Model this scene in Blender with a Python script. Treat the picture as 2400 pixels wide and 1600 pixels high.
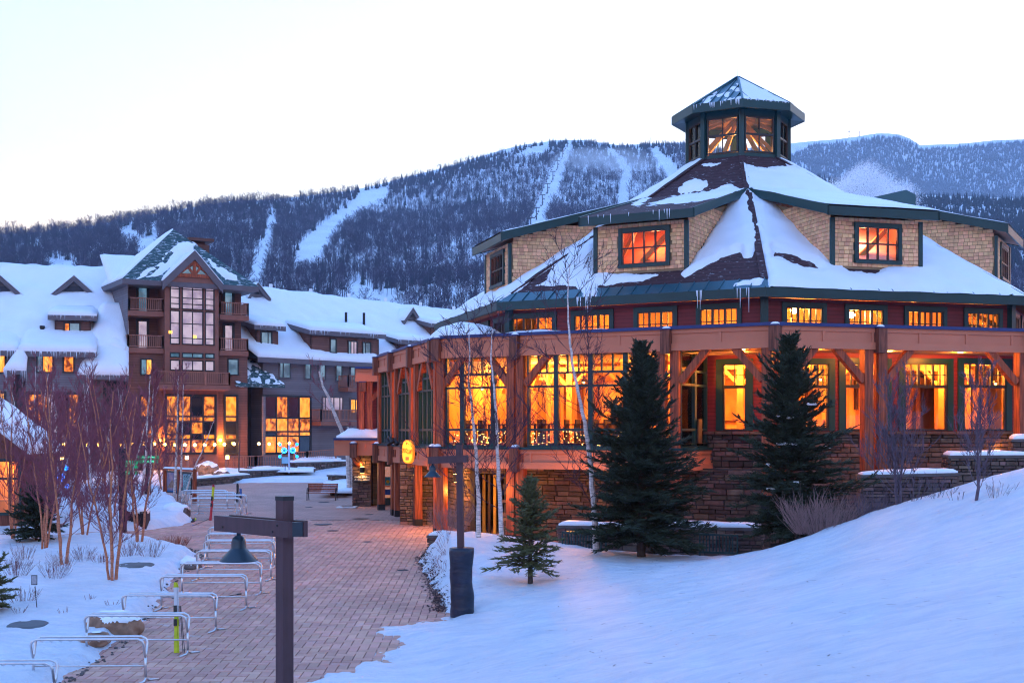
import bpy, bmesh, math, random
import numpy as np
from mathutils import Vector, Matrix, noise as mnoise

for o in list(bpy.data.objects): bpy.data.objects.remove(o)
SC = bpy.context.scene
COL = SC.collection
random.seed(7)
RNG = np.random.default_rng(7)
PI = math.pi
EYE, F, HZ = 6.0, 3000.0, 1012.0      # eye height, focal length and horizon row (2400 px wide picture)

# ------------------------------------------------------------------ camera, sky, sun, exposure
cam_d = bpy.data.cameras.new('camera'); cam = bpy.data.objects.new('camera', cam_d); COL.objects.link(cam)
cam.location = (0, 0, EYE); cam.rotation_euler = (PI/2, 0, 0)
cam_d.sensor_width = 36; cam_d.lens = 45; cam_d.shift_y = 212/2400
cam_d.clip_start = 0.1; cam_d.clip_end = 30000
SC.camera = cam
SUN_EL, SUN_AZ = math.radians(1.0), math.radians(26)     # dusk: the sun is down behind the mountain, ahead and to the right
world = bpy.data.worlds.new('World'); SC.world = world; world.use_nodes = True
wn = world.node_tree.nodes; wl = world.node_tree.links
bg = wn['Background']
sky = wn.new('ShaderNodeTexSky'); sky.sky_type = 'NISHITA'; sky.sun_disc = False
sky.sun_elevation = SUN_EL; sky.sun_rotation = SUN_AZ
sky.altitude = 500; sky.air_density = 2.5; sky.dust_density = 1.0; sky.ozone_density = 3.5
wb = wn.new('ShaderNodeMix'); wb.data_type = 'RGBA'; wb.blend_type = 'MULTIPLY'; wb.inputs[0].default_value = 1
wb.inputs[7].default_value = (0.86, 0.955, 1.20, 1)        # camera white balance set for the tungsten windows
wl.new(sky.outputs[0], wb.inputs[6]); wl.new(wb.outputs[2], bg.inputs[0])
bg.inputs[1].default_value = 0.15
sun_d = bpy.data.lights.new('sun', 'SUN'); sun_o = bpy.data.objects.new('sun', sun_d); COL.objects.link(sun_o)
sun_d.energy = 0.05; sun_d.angle = math.radians(10); sun_d.color = (1, .86, .7)
sun_o.rotation_euler = (PI/2 - SUN_EL, 0, PI - SUN_AZ)
SC.view_settings.view_transform = 'Standard'; SC.view_settings.look = 'None'
SC.view_settings.exposure = 5.05; SC.view_settings.gamma = 1; SC.view_settings.use_curve_mapping = False
SC.cycles.use_denoising = True; SC.cycles.filter_width = 1.15
SC.cycles.max_bounces = 8; SC.cycles.diffuse_bounces = 2; SC.cycles.glossy_bounces = 3
SC.cycles.transparent_max_bounces = 24; SC.cycles.volume_bounces = 1
SC.cycles.sample_clamp_indirect = 4
SC.cycles.caustics_reflective = False; SC.cycles.caustics_refractive = False
try: SC.cycles.use_light_tree = True
except Exception: pass

# ------------------------------------------------------------------ helpers
def P(u, v, y): return Vector(((u-1200)/F*y, y, EYE-(v-HZ)/F*y))
def px(p): return 1200+F*p[0]/p[1], HZ-F*(p[2]-EYE)/p[1]
_GY = [0, 10, 28, 45, 60, 75, 95, 112, 130, 160]; _GZ = [-6.2, -5.95, -5.3, -4.62, -4.1, -3.87, -3.66, -3.36, -3.15, -3.1]
def G(y): return EYE+np.interp(y, _GY, _GZ)            # height of the paved square, rising gently away from the camera
def gy(v):                                             # depth at which the square shows at picture row v
    lo, hi = 5.0, 160.0
    for _ in range(50):
        m = (lo+hi)/2
        if HZ-F*(G(m)-EYE)/m > v: lo = m
        else: hi = m
    return lo
def GP(u, v): y = gy(v); return P(u, v, y)
def vnoise(x, y, z=0.0): return mnoise.noise((x, y, z))

MATS = {}
def mat(name, col, rough=.75, metal=0., var=.12, scale=2.0, bump=0., bscale=30., spec=.4, island=0., stretch=None, col2=None, emit=None, est=0.):
    if name in MATS: return MATS[name]
    m = bpy.data.materials.new(name); m.use_nodes = True; MATS[name] = m
    n = m.node_tree.nodes; l = m.node_tree.links; b = n['Principled BSDF']
    b.inputs['Roughness'].default_value = rough; b.inputs['Metallic'].default_value = metal
    b.inputs['Specular IOR Level'].default_value = spec
    geo = n.new('ShaderNodeNewGeometry')
    vec = geo.outputs['Position']
    if stretch:
        mp = n.new('ShaderNodeMapping'); mp.inputs['Scale'].default_value = stretch
        l.new(vec, mp.inputs[0]); vec = mp.outputs[0]
    no = n.new('ShaderNodeTexNoise'); no.inputs['Scale'].default_value = scale; no.inputs['Detail'].default_value = 4
    l.new(vec, no.inputs['Vector'])
    ra = n.new('ShaderNodeValToRGB')
    c = Vector(col); lo = c*(1-var); hi = Vector(col2) if col2 else c*(1+var)
    ra.color_ramp.elements[0].color = (*lo, 1); ra.color_ramp.elements[1].color = (*hi, 1)
    ra.color_ramp.elements[0].position = .3; ra.color_ramp.elements[1].position = .7
    l.new(no.outputs[0], ra.inputs[0]); out = ra.outputs[0]
    if island:
        oi = n.new('ShaderNodeObjectInfo'); ad = n.new('ShaderNodeMath'); ad.operation = 'ADD'
        l.new(geo.outputs['Random Per Island'], ad.inputs[0]); l.new(oi.outputs['Random'], ad.inputs[1])
        fr = n.new('ShaderNodeMath'); fr.operation = 'FRACT'; l.new(ad.outputs[0], fr.inputs[0])
        r2 = n.new('ShaderNodeMapRange'); r2.inputs[3].default_value = 1-island; r2.inputs[4].default_value = 1+island
        l.new(fr.outputs[0], r2.inputs[0])
        hs = n.new('ShaderNodeHueSaturation'); l.new(out, hs.inputs['Color']); l.new(r2.outputs[0], hs.inputs['Value'])
        r3 = n.new('ShaderNodeMapRange'); r3.inputs[3].default_value = .5-island*.06; r3.inputs[4].default_value = .5+island*.06
        f2 = n.new('ShaderNodeMath'); f2.operation = 'MULTIPLY'; f2.inputs[1].default_value = 7.31; l.new(fr.outputs[0], f2.inputs[0])
        f3 = n.new('ShaderNodeMath'); f3.operation = 'FRACT'; l.new(f2.outputs[0], f3.inputs[0]); l.new(f3.outputs[0], r3.inputs[0])
        l.new(r3.outputs[0], hs.inputs['Hue']); out = hs.outputs[0]
    l.new(out, b.inputs['Base Color'])
    if bump:
        n2 = n.new('ShaderNodeTexNoise'); n2.inputs['Scale'].default_value = bscale; n2.inputs['Detail'].default_value = 3
        l.new(vec, n2.inputs['Vector'])
        bu = n.new('ShaderNodeBump'); bu.inputs['Strength'].default_value = bump; bu.inputs['Distance'].default_value = .05
        l.new(n2.outputs[0], bu.inputs['Height']); l.new(bu.outputs[0], b.inputs['Normal'])
    if emit:
        b.inputs['Emission Color'].default_value = (*emit, 1); b.inputs['Emission Strength'].default_value = est*.48
    return m

def courses(m, rows, dark=.55, axis=2, width=.12, cols=0., dirv=None):
    """darken thin course lines (lap joints of boards or shingles too fine to pick apart) on material m"""
    n = m.node_tree.nodes; l = m.node_tree.links; b = n['Principled BSDF']
    src = b.inputs['Base Color'].links[0].from_socket
    geo = n.new('ShaderNodeNewGeometry'); sp = n.new('ShaderNodeSeparateXYZ'); l.new(geo.outputs['Position'], sp.inputs[0])
    mu = n.new('ShaderNodeMath'); mu.operation = 'MULTIPLY'; mu.inputs[1].default_value = rows; l.new(sp.outputs[axis], mu.inputs[0])
    fr = n.new('ShaderNodeMath'); fr.operation = 'FRACT'; l.new(mu.outputs[0], fr.inputs[0])
    lt = n.new('ShaderNodeMath'); lt.operation = 'LESS_THAN'; lt.inputs[1].default_value = width; l.new(fr.outputs[0], lt.inputs[0])
    mx = n.new('ShaderNodeMix'); mx.data_type = 'RGBA'; mx.blend_type = 'MULTIPLY'; mx.inputs[7].default_value = (dark, dark, dark, 1)
    l.new(lt.outputs[0], mx.inputs[0]); l.new(src, mx.inputs[6])
    fl = n.new('ShaderNodeMath'); fl.operation = 'FLOOR'; l.new(mu.outputs[0], fl.inputs[0])
    wn_ = n.new('ShaderNodeTexWhiteNoise'); wn_.noise_dimensions = '1D'; l.new(fl.outputs[0], wn_.inputs['W'])
    mr = n.new('ShaderNodeMapRange'); mr.inputs[3].default_value = .88; mr.inputs[4].default_value = 1.12; l.new(wn_.outputs[0], mr.inputs[0])
    hs = n.new('ShaderNodeHueSaturation'); l.new(mr.outputs[0], hs.inputs['Value']); l.new(mx.outputs[2], hs.inputs['Color'])
    l.new(hs.outputs[0], b.inputs['Base Color'])
    return m

def woff(o):
    w = Vector((0, 0, 0))
    while o is not None: w += o.location; o = o.parent
    return w

def tag(o, label=None, cat=None, group=None, kind=None):
    if label: o['label'] = label
    if cat: o['category'] = cat
    if group: o['group'] = group
    if kind: o['kind'] = kind
    return o
def thing(name, label, cat, loc=(0, 0, 0), group=None):
    o = bpy.data.objects.new(name, None); COL.objects.link(o); o.location = loc; o.empty_display_size = .3
    return tag(o, label, cat, group)
def link(name, me, parent=None, kind=None):
    o = bpy.data.objects.new(name, me); COL.objects.link(o)
    if parent is not None: o.parent = parent
    if kind: o['kind'] = kind
    return o
def copy_tree(o, parent=None):
    c = o.copy(); COL.objects.link(c); c.parent = parent
    for ch in list(o.children): copy_tree(ch, c)
    return c

class MB:
    def __init__(s): s.v = []; s.f = []; s.m = []
    def add(s, vs, fs, m=0):
        b = len(s.v); s.v += [tuple(v) for v in vs]; s.f += [tuple(b+i for i in f) for f in fs]; s.m += [m]*len(fs); return s
    def para(s, o, a, b, c, m=0):
        o, a, b, c = Vector(o), Vector(a), Vector(b), Vector(c)
        if a.cross(b).dot(c) < 0: a, b = b, a
        vs = [o, o+a, o+a+b, o+b, o+c, o+a+c, o+a+b+c, o+b+c]
        return s.add(vs, [(3, 2, 1, 0), (4, 5, 6, 7), (0, 1, 5, 4), (1, 2, 6, 5), (2, 3, 7, 6), (3, 0, 4, 7)], m)
    def box(s, c, sz, m=0, rz=0.):
        ca, sa = math.cos(rz), math.sin(rz)
        a = Vector((ca*sz[0], sa*sz[0], 0)); b = Vector((-sa*sz[1], ca*sz[1], 0)); d = Vector((0, 0, sz[2]))
        return s.para(Vector(c)-(a+b+d)/2, a, b, d, m)
    def beam(s, p, q, w, h, m=0, up=(0, 0, 1)):
        p, q = Vector(p), Vector(q); d = q-p; z = Vector(up)
        x = d.cross(z)
        if x.length < 1e-6: x = d.cross(Vector((1, 0, 0)))
        x.normalize(); z = x.cross(d).normalized()
        return s.para(p-x*w/2-z*h/2, d, x*w, z*h, m)
    def quad(s, a, b, c, d, m=0): return s.add([a, b, c, d], [(0, 1, 2, 3)], m)
    def poly(s, pts, m=0): return s.add(pts, [tuple(range(len(pts)))], m)
    def prism(s, pts, ex, m=0):
        pts = [Vector(p) for p in pts]; ex = Vector(ex); n = len(pts)
        nn = Vector((0, 0, 0))
        for i in range(n): nn += pts[i].cross(pts[(i+1) % n])
        if nn.dot(ex) < 0: pts.reverse()
        vs = pts+[p+ex for p in pts]
        fs = [tuple(range(n-1, -1, -1)), tuple(range(n, 2*n))]+[(i, (i+1) % n, n+(i+1) % n, n+i) for i in range(n)]
        return s.add(vs, fs, m)
    def tube(s, pts, rad, n=6, m=0, cap=True):
        pts = [Vector(p) for p in pts]
        if not hasattr(rad, '__len__'): rad = [rad]*len(pts)
        vs = []; fs = []; pr = None
        for i, p in enumerate(pts):
            d = (pts[min(i+1, len(pts)-1)]-pts[max(i-1, 0)])
            if d.length < 1e-9: d = Vector((0, 0, 1))
            d.normalize()
            if pr is None:
                x = d.cross(Vector((0, 0, 1)))
                if x.length < .05: x = d.cross(Vector((1, 0, 0)))
            else: x = pr-d*pr.dot(d)
            x.normalize(); pr = x; y = d.cross(x)
            for k in range(n):
                a = 2*PI*k/n; vs.append(p+(x*math.cos(a)+y*math.sin(a))*rad[i])
        for i in range(len(pts)-1):
            for k in range(n): fs.append((i*n+k, i*n+(k+1) % n, (i+1)*n+(k+1) % n, (i+1)*n+k))
        if cap and n > 2: fs += [tuple(range(n-1, -1, -1)), tuple(range((len(pts)-1)*n, len(pts)*n))]
        return s.add(vs, fs, m)
    def lathe(s, c, prof, n=16, m=0, axis=None):
        c = Vector(c); vs = []; fs = []
        for r, z in prof:
            for k in range(n):
                a = 2*PI*k/n; vs.append(c+Vector((r*math.cos(a), r*math.sin(a), z)))
        for i in range(len(prof)-1):
            for k in range(n): fs.append((i*n+k, i*n+(k+1) % n, (i+1)*n+(k+1) % n, (i+1)*n+k))
        return s.add(vs, fs, m)
    def blob(s, c, r, n=6, m=0, jit=0.):
        c = Vector(c); r = Vector(r) if hasattr(r, '__len__') else Vector((r, r, r)); vs = [c+Vector((0, 0, -r.z))]; fs = []
        for i in range(1, n):
            t = PI*i/n
            for k in range(2*n):
                a = PI*k/n; j = 1+jit*random.uniform(-1, 1)
                vs.append(c+Vector((r.x*math.sin(t)*math.cos(a)*j, r.y*math.sin(t)*math.sin(a)*j, -r.z*math.cos(t)*j)))
        vs.append(c+Vector((0, 0, r.z))); N = 2*n
        for k in range(N): fs.append((0, 1+(k+1) % N, 1+k))
        for i in range(n-2):
            for k in range(N): fs.append((1+i*N+k, 1+i*N+(k+1) % N, 1+(i+1)*N+(k+1) % N, 1+(i+1)*N+k))
        for k in range(N): fs.append((len(vs)-1, 1+(n-2)*N+k, 1+(n-2)*N+(k+1) % N))
        return s.add(vs, fs, m)
    def build(s, name, mats, parent=None, smooth=False, kind=None):
        if not isinstance(mats, (list, tuple)): mats = [mats]
        me = bpy.data.meshes.new(name); off = woff(parent) if parent else Vector((0, 0, 0))
        vs = np.array(s.v, dtype=np.float64).reshape(-1, 3)-np.array(off)
        me.from_pydata(vs.tolist(), [], s.f)
        for m in mats: me.materials.append(m)
        if len(mats) > 1: me.polygons.foreach_set('material_index', s.m)
        if smooth: me.polygons.foreach_set('use_smooth', [True]*len(s.f))
        me.update()
        return link(name, me, parent, kind)

def grid_mesh(name, V, nx, ny, m, parent=None, keep=None, smooth=True, kind=None):
    """V: (ny, nx, 3) array of points -> sheet"""
    idx = np.arange(nx*ny).reshape(ny, nx)
    f = np.stack([idx[:-1, :-1], idx[:-1, 1:], idx[1:, 1:], idx[1:, :-1]], -1).reshape(-1, 4)
    if keep is not None: f = f[keep.reshape(-1)]
    V = V.reshape(-1, 3)
    used = np.unique(f); remap = -np.ones(len(V), int); remap[used] = np.arange(len(used))
    V = V[used]; f = remap[f]
    off = np.array(woff(parent)) if parent else 0
    me = bpy.data.meshes.new(name); me.from_pydata((V-off).tolist(), [], f.tolist())
    me.materials.append(m)
    if smooth: me.polygons.foreach_set('use_smooth', [True]*len(f))
    me.update()
    return link(name, me, parent, kind)

class Plane:
    """a vertical facade: o = ground point, d = unit direction to the right, n = outward normal"""
    def __init__(s, o, d):
        s.o = Vector((o[0], o[1], 0)); s.d = Vector((d[0], d[1], 0)).normalized(); s.n = Vector((s.d.y, -s.d.x, 0))
    def px(s, u, v, out=0.):
        t = (u-1200)/F; o = s.o+s.n*out
        q = (t*o.y-o.x)/(s.d.x-t*s.d.y); y = o.y+s.d.y*q
        return q, EYE-(v-HZ)/F*y
    def pt(s, q, z, out=0.):
        r = s.o+s.d*q+s.n*out; return Vector((r.x, r.y, z))
    def box(s, mb, q0, q1, z0, z1, o0, o1, m=0):
        return mb.para(s.pt(q0, z0, o0), s.d*(q1-q0), Vector((0, 0, z1-z0)), s.n*(o1-o0), m)
    def beam(s, mb, a, b, w, o0, o1, m=0):
        """bar in the plane from (q,z) a to b, width w, between offsets"""
        a, b = Vector(a), Vector(b); d = (b-a).normalized(); p = Vector((-d.y, d.x))*w/2
        pts = [a+p, b+p, b-p, a-p]
        return mb.prism([s.pt(t.x, t.y, o0) for t in pts], s.n*(o1-o0), m)
    def wallpoly(s, mb, outline, holes, o0, o1, m=0):
        """wall with rectangular holes (q0,q1,z0,z1): built as a grid of solid cells"""
        q0, q1, z0, z1 = outline
        qs = sorted({q0, q1, *[min(max(h[i], q0), q1) for h in holes for i in (0, 1)]})
        zs = sorted({z0, z1, *[min(max(h[i], z0), z1) for h in holes for i in (2, 3)]})
        for a, b in zip(qs[:-1], qs[1:]):
            run = None
            for c, d in zip(zs[:-1], zs[1:]):
                mq, mz = (a+b)/2, (c+d)/2
                inh = any(h[0] < mq < h[1] and h[2] < mz < h[3] for h in holes)
                if not inh: run = [c, d] if run is None else [run[0], d]
                if inh and run: s.box(mb, a, b, run[0], run[1], o0, o1, m); run = None
            if run: s.box(mb, a, b, run[0], run[1], o0, o1, m)
        return mb

_unit = {}
def unit_block(name, m, bev=.12):
    k = (name, m.name)
    if k not in _unit:
        bm = bmesh.new(); bmesh.ops.create_cube(bm, size=1)
        for v in bm.verts:      # chamfered outer face (+y is outward here: local axes d, n, z)
            if v.co.y < 0: v.co.x *= 1-bev*.35; v.co.z *= 1-bev
        me = bpy.data.meshes.new(name); bm.to_mesh(me); bm.free(); me.materials.append(m); _unit[k] = me
    return _unit[k]
def blocks(parent, name, items, m, limit=300, bev=.12):
    """items: (centre, dvec, nvec(outward), size(q, out, z), tilt) ; the largest in view are objects of their own, the rest one joined part"""
    items = sorted(items, key=lambda it: -(it[3][0]*it[3][2])/max(it[0].y, 1)**2)
    off = woff(parent); me = unit_block(name, m, bev); rest = MB()
    for i, (c, d, n, sz, tilt) in enumerate(items):
        R = Matrix((d, -n, Vector((0, 0, 1)) if abs(n.z) < .5 else d.cross(-n)*-1)).transposed()
        if abs(n.z) >= .5: R = Matrix((d, -n, d.cross(-n))).transposed()
        R = R @ Matrix.Rotation(tilt, 3, 'Y')
        if i < limit:
            o = link(name, me, parent)
            o.matrix_local = Matrix.Translation(c-off) @ R.to_4x4() @ Matrix.Diagonal((*sz, 1))
        else:
            vs = [R @ Vector((v.co.x*sz[0], v.co.y*sz[1], v.co.z*sz[2]))+c for v in me.vertices]
            rest.add(vs, [tuple(p.vertices) for p in me.polygons])
    if rest.v: rest.build(name+'_rest' if False else name, m, parent, kind='stuff')
def stones(plane, q0, q1, zlo, zhi, out, items, ch=(.1, .26), cl=(.25, .8), depth=.12, hole=None, seed=1):
    """irregular coursed rubble on a facade; zlo/zhi numbers or functions of q"""
    r = random.Random(seed)
    fz0 = zlo if callable(zlo) else (lambda q: zlo); fz1 = zhi if callable(zhi) else (lambda q: zhi)
    z = min(fz0(q0), fz0(q1)); top = max(fz1(q0), fz1(q1))
    while z < top-.02:
        h = min(r.uniform(*ch), top-z)
        if top-z-h < .07: h = top-z
        q = q0
        while q < q1-.01:
            L = r.uniform(*cl)*(.6+h*2.2)
            if q1-q-L < .15: L = q1-q
            qm = q+L/2; a, b = max(z, fz0(qm)), min(z+h, fz1(qm))
            if b-a > .04 and not (hole and any(x[0] < qm < x[1] and x[2] < (a+b)/2 < x[3] for x in hole)):
                split = r.random() < .22 and b-a > .16
                segs = [(a, (a+b)/2), ((a+b)/2, b)] if split else [(a, b)]
                for (s0, s1) in segs:
                    dp = depth+r.uniform(-.03, .035)
                    items.append((plane.pt(qm, (s0+s1)/2, out+dp/2-.04), plane.d, plane.n, (L-.022, dp, s1-s0-.02), r.uniform(-.012, .012)))
            q += L
        z += h

def roof_snow(name, a, b, c, d, m, parent=None, thick=.3, cell=.5, mask=None, lump=.12, edge=.5, seed=0, over=0., kind=None):
    """snow blanket on the quad a-b-c-d (a,b along the eave, d,c along the top); mask(u_px, v_px) -> signed px distance inside"""
    a, b, c, d = map(Vector, (a, b, c, d))
    nx = max(4, int(max((b-a).length, (c-d).length)/cell)+1); ny = max(4, int(max((d-a).length, (c-b).length)/cell)+1)
    n = (b-a).cross(d-a)
    if n.length < 1e-6: n = (c-a).cross(d-a)
    n.normalize()
    if n.z < 0: n = -n
    V = np.zeros((ny, nx, 3)); T = np.zeros((ny, nx))
    for j in range(ny):
        t = j/(ny-1)
        for i in range(nx):
            s = i/(nx-1); p = (a*(1-s)+b*s)*(1-t)+(d*(1-s)+c*s)*t
            th = thick*(1+.35*vnoise(p.x*.35+seed, p.y*.35, p.z*.35))+lump*vnoise(p.x*1.1, p.y*1.1+seed, p.z*1.1)*.5
            es = min(s, 1-s)*((b-a).length*(1-t)+(c-d).length*t); et = min(t*(d-a).length, 1e9)
            k = 1
            if edge: k = min(1, .25+max(0, min(es, et))/edge*.75) ** .6
            th *= k
            if mask:
                u, v = px(p); sd = mask(u, v)+5.*vnoise(p.x*1.6+seed, p.y*1.6, p.z*1.6)+3.2*vnoise(p.x*4.5, p.y*4.5, p.z*4.5)+1.5*vnoise(p.x*11, p.y*11, p.z*11)
                q = sd/11.0
                th = thick*min(1, max(q, -.9))*(1+.3*vnoise(p.x*.8, p.y*.8, p.z*.8)) if q < 1 else th
            T[j, i] = th
            off = n*th
            if over and j == 0: off = off*.3+Vector((0, 0, -.03))
            V[j, i] = p+off
    keep = None
    if mask: keep = np.maximum.reduce([T[:-1, :-1], T[1:, :-1], T[:-1, 1:], T[1:, 1:]]) > -.02
    else:   # skirt rows close the sheet at its rim
        V[0] -= np.array(n)*0
        V2 = np.zeros((ny+2, nx+2, 3)); V2[1:-1, 1:-1] = V
        low = lambda p, th: p
        V2[0, 1:-1] = V[0]-np.array(n)*T[0][:, None]*1.0; V2[-1, 1:-1] = V[-1]-np.array(n)*T[-1][:, None]
        V2[1:-1, 0] = V[:, 0]-np.array(n)*T[:, 0][:, None]; V2[1:-1, -1] = V[:, -1]-np.array(n)*T[:, -1][:, None]
        V2[0, 0] = V2[0, 1]; V2[0, -1] = V2[0, -2]; V2[-1, 0] = V2[-1, 1]; V2[-1, -1] = V2[-1, -2]
        V = V2; nx += 2; ny += 2
    if keep is not None and not keep.any(): return None
    return grid_mesh(name, V, nx, ny, m, parent, keep, kind=kind)

def poly_sd(poly):
    """signed distance in pixels, positive inside"""
    A = np.array(poly, float); B = np.roll(A, -1, 0)
    def f(u, v):
        p = np.array((u, v)); ab = B-A; t = np.clip(((p-A)*ab).sum(1)/np.maximum((ab*ab).sum(1), 1e-9), 0, 1)
        dd = np.sqrt((((A+ab*t[:, None])-p)**2).sum(1).min())
        c = (A[:, 1] > v) != (B[:, 1] > v)
        with np.errstate(divide='ignore', invalid='ignore'):
            xi = (B[:, 0]-A[:, 0])*(v-A[:, 1])/(B[:, 1]-A[:, 1])+A[:, 0]
        ins = (np.sum(c & (u < xi)) % 2) == 1
        return dd if ins else -dd
    return f
def union_sd(polys, minus=()):
    fs = [poly_sd(p) for p in polys]; gs = [poly_sd(p) for p in minus]
    def f(u, v):
        r = max(g(u, v) for g in fs) if fs else 1e3
        for g in gs: r = min(r, -g(u, v))
        return r
    return f
def poly_sd_np(poly, X, Y):
    A = np.array(poly, float); B = np.roll(A, -1, 0); D = np.full(X.shape, 1e18); ins = np.zeros(X.shape, bool)
    for (ax, ay), (bx, by) in zip(A, B):
        ex, ey = bx-ax, by-ay; t = np.clip(((X-ax)*ex+(Y-ay)*ey)/max(ex*ex+ey*ey, 1e-12), 0, 1)
        D = np.minimum(D, (X-ax-ex*t)**2+(Y-ay-ey*t)**2)
        if ay != by:
            c = (ay > Y) != (by > Y); ins ^= c & (X < ex*(Y-ay)/(by-ay)+ax)
    D = np.sqrt(D); return np.where(ins, D, -D)
# ------------------------------------------------------------------ materials
snow_m = mat('snow', (.82, .85, .90), rough=.5, var=.05, scale=.5, bump=.55, bscale=7., spec=.35)
snow_roof = mat('roof_snow', (.82, .85, .9), rough=.6, var=.03, scale=.7, bump=.2, bscale=5., spec=.2)
snow_hill = mat('mountain_snow', (.74, .79, .86), rough=.8, var=.10, scale=.02, spec=.1)
timber = mat('red_brown_timber', (.36, .075, .028), rough=.6, var=.3, scale=1.6, stretch=(6, 6, .7), bump=.15, bscale=8)
timber_dk = mat('dark_brown_timber', (.20, .06, .035), rough=.6, var=.25, scale=2., stretch=(6, 6, .8))
band_m = mat('tan_painted_board', (.58, .19, .105), rough=.65, var=.06, scale=.8, bump=.05)
green_m = mat('dark_green_trim', (.005, .042, .046), rough=.4, var=.12, scale=1.)
cap_m = mat('navy_metal_cap', (.02, .045, .16), rough=.35, var=.1, metal=.2)
redside = courses(mat('dark_red_siding', (.19, .018, .024), rough=.6, var=.12, scale=1.2), 6.5, dark=.45)
shingle_m = mat('cedar_shingle', (.82, .43, .22), rough=.8, var=.1, scale=2.5, island=.2, stretch=(3, 3, 1))
asphalt = courses(mat('asphalt_roof_shingle', (.062, .024, .03), rough=.85, var=.25, scale=6., bump=.2, bscale=20), 5.5, dark=.5, width=.18)
metal_roof = mat('blue_green_metal_roof', (.035, .115, .15), rough=.32, metal=.35, var=.12, scale=.8)
stone_m = mat('rubble_stone', (.125, .078, .066), rough=.85, var=.3, scale=3.5, bump=.5, bscale=14, island=.5)
mortar = mat('dark_mortar', (.05, .045, .045), rough=.95, var=.2)
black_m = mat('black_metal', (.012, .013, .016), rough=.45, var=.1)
steel = mat('galvanized_steel', (.62, .63, .66), rough=.32, metal=.85, var=.1, scale=6.)
grey_side = courses(mat('grey_clapboard', (.16, .135, .15), rough=.7, var=.08, scale=.8), 5.2, dark=.55, width=.14)
brown_side = courses(mat('brown_shingle_siding', (.16, .065, .05), rough=.75, var=.14, scale=1.5), 4.5, dark=.6, width=.14)
brown_trim = mat('brown_trim', (.23, .085, .06), rough=.6, var=.1)
grey_trim = mat('grey_brown_fascia', (.12, .10, .115), rough=.6, var=.1)
rail_m = mat('brown_railing', (.30, .12, .085), rough=.6, var=.12)
dark_frame = mat('black_window_frame', (.018, .02, .025), rough=.4, var=.1)
bark_w = mat('white_birch_bark', (.62, .52, .48), rough=.8, var=.5, scale=3., stretch=(1.5, 1.5, 9))
bark_p = mat('paper_bark', (.46, .17, .09), rough=.8, var=.4, scale=5., stretch=(2, 2, 5))
twig_m = mat('purple_twigs', (.21, .058, .08), rough=.8, var=.2)
needle = mat('spruce_needles', (.034, .044, .024), rough=.7, var=.35, scale=3., spec=.2)
needle2 = mat('young_spruce_needles', (.10, .10, .04), rough=.7, var=.35, scale=3., spec=.2)
twig_dk = mat('dark_birch_twigs', (.055, .024, .04), rough=.8, var=.2)
bark_d = mat('spruce_bark', (.075, .05, .04), rough=.9, var=.3, scale=6)
def _snowgrain(m):     # wind crust and grooming ripple at two more scales
    n = m.node_tree.nodes; l = m.node_tree.links; b = n['Principled BSDF']; old = b.inputs['Normal'].links[0].from_node
    g = n.new('ShaderNodeNewGeometry'); mp = n.new('ShaderNodeMapping'); mp.inputs['Scale'].default_value = (1.0, 3.2, 1); mp.inputs['Rotation'].default_value = (0, 0, .35); l.new(g.outputs['Position'], mp.inputs[0])
    t = n.new('ShaderNodeTexNoise'); t.inputs['Scale'].default_value = 1.6; t.inputs['Detail'].default_value = 8; t.inputs['Roughness'].default_value = .68; l.new(mp.outputs[0], t.inputs['Vector'])
    bu = n.new('ShaderNodeBump'); bu.inputs['Strength'].default_value = 1.; bu.inputs['Distance'].default_value = .2; l.new(t.outputs[0], bu.inputs['Height']); l.new(old.outputs[0], bu.inputs['Normal']); l.new(bu.outputs[0], b.inputs['Normal'])
    t2 = n.new('ShaderNodeTexNoise'); t2.inputs['Scale'].default_value = .9; t2.inputs['Detail'].default_value = 9; t2.inputs['Roughness'].default_value = .72; l.new(mp.outputs[0], t2.inputs['Vector'])
    src = b.inputs['Base Color'].links[0].from_socket; mx = n.new('ShaderNodeMix'); mx.data_type = 'RGBA'; mx.blend_type = 'MULTIPLY'; mx.inputs[0].default_value = 1
    ra = n.new('ShaderNodeValToRGB'); ra.color_ramp.elements[0].position = .36; ra.color_ramp.elements[1].position = .6; ra.color_ramp.elements[0].color = (.80, .86, .94, 1); ra.color_ramp.elements[1].color = (1, 1, 1, 1)
    l.new(t2.outputs[0], ra.inputs[0]); l.new(src, mx.inputs[6]); l.new(ra.outputs[0], mx.inputs[7]); l.new(mx.outputs[2], b.inputs['Base Color'])
_snowgrain(snow_m)
def _dusting(m, thr=.60, sc=3.2):     # thin wind-blown snow caught on the courses
    n = m.node_tree.nodes; l = m.node_tree.links; b = n['Principled BSDF']; src = b.inputs['Base Color'].links[0].from_socket
    g = n.new('ShaderNodeNewGeometry'); mp = n.new('ShaderNodeMapping'); mp.inputs['Scale'].default_value = (1, 1, 4.5); l.new(g.outputs['Position'], mp.inputs[0])
    t = n.new('ShaderNodeTexNoise'); t.inputs['Scale'].default_value = sc; t.inputs['Detail'].default_value = 7; t.inputs['Roughness'].default_value = .7; l.new(mp.outputs[0], t.inputs['Vector'])
    r = n.new('ShaderNodeValToRGB'); r.color_ramp.elements[0].position = thr; r.color_ramp.elements[1].position = thr+.1; l.new(t.outputs[0], r.inputs[0])
    mx = n.new('ShaderNodeMix'); mx.data_type = 'RGBA'; mx.inputs[7].default_value = (.75, .8, .86, 1); l.new(r.outputs[0], mx.inputs[0]); l.new(src, mx.inputs[6]); l.new(mx.outputs[2], b.inputs['Base Color'])
_dusting(asphalt, .61)
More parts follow.
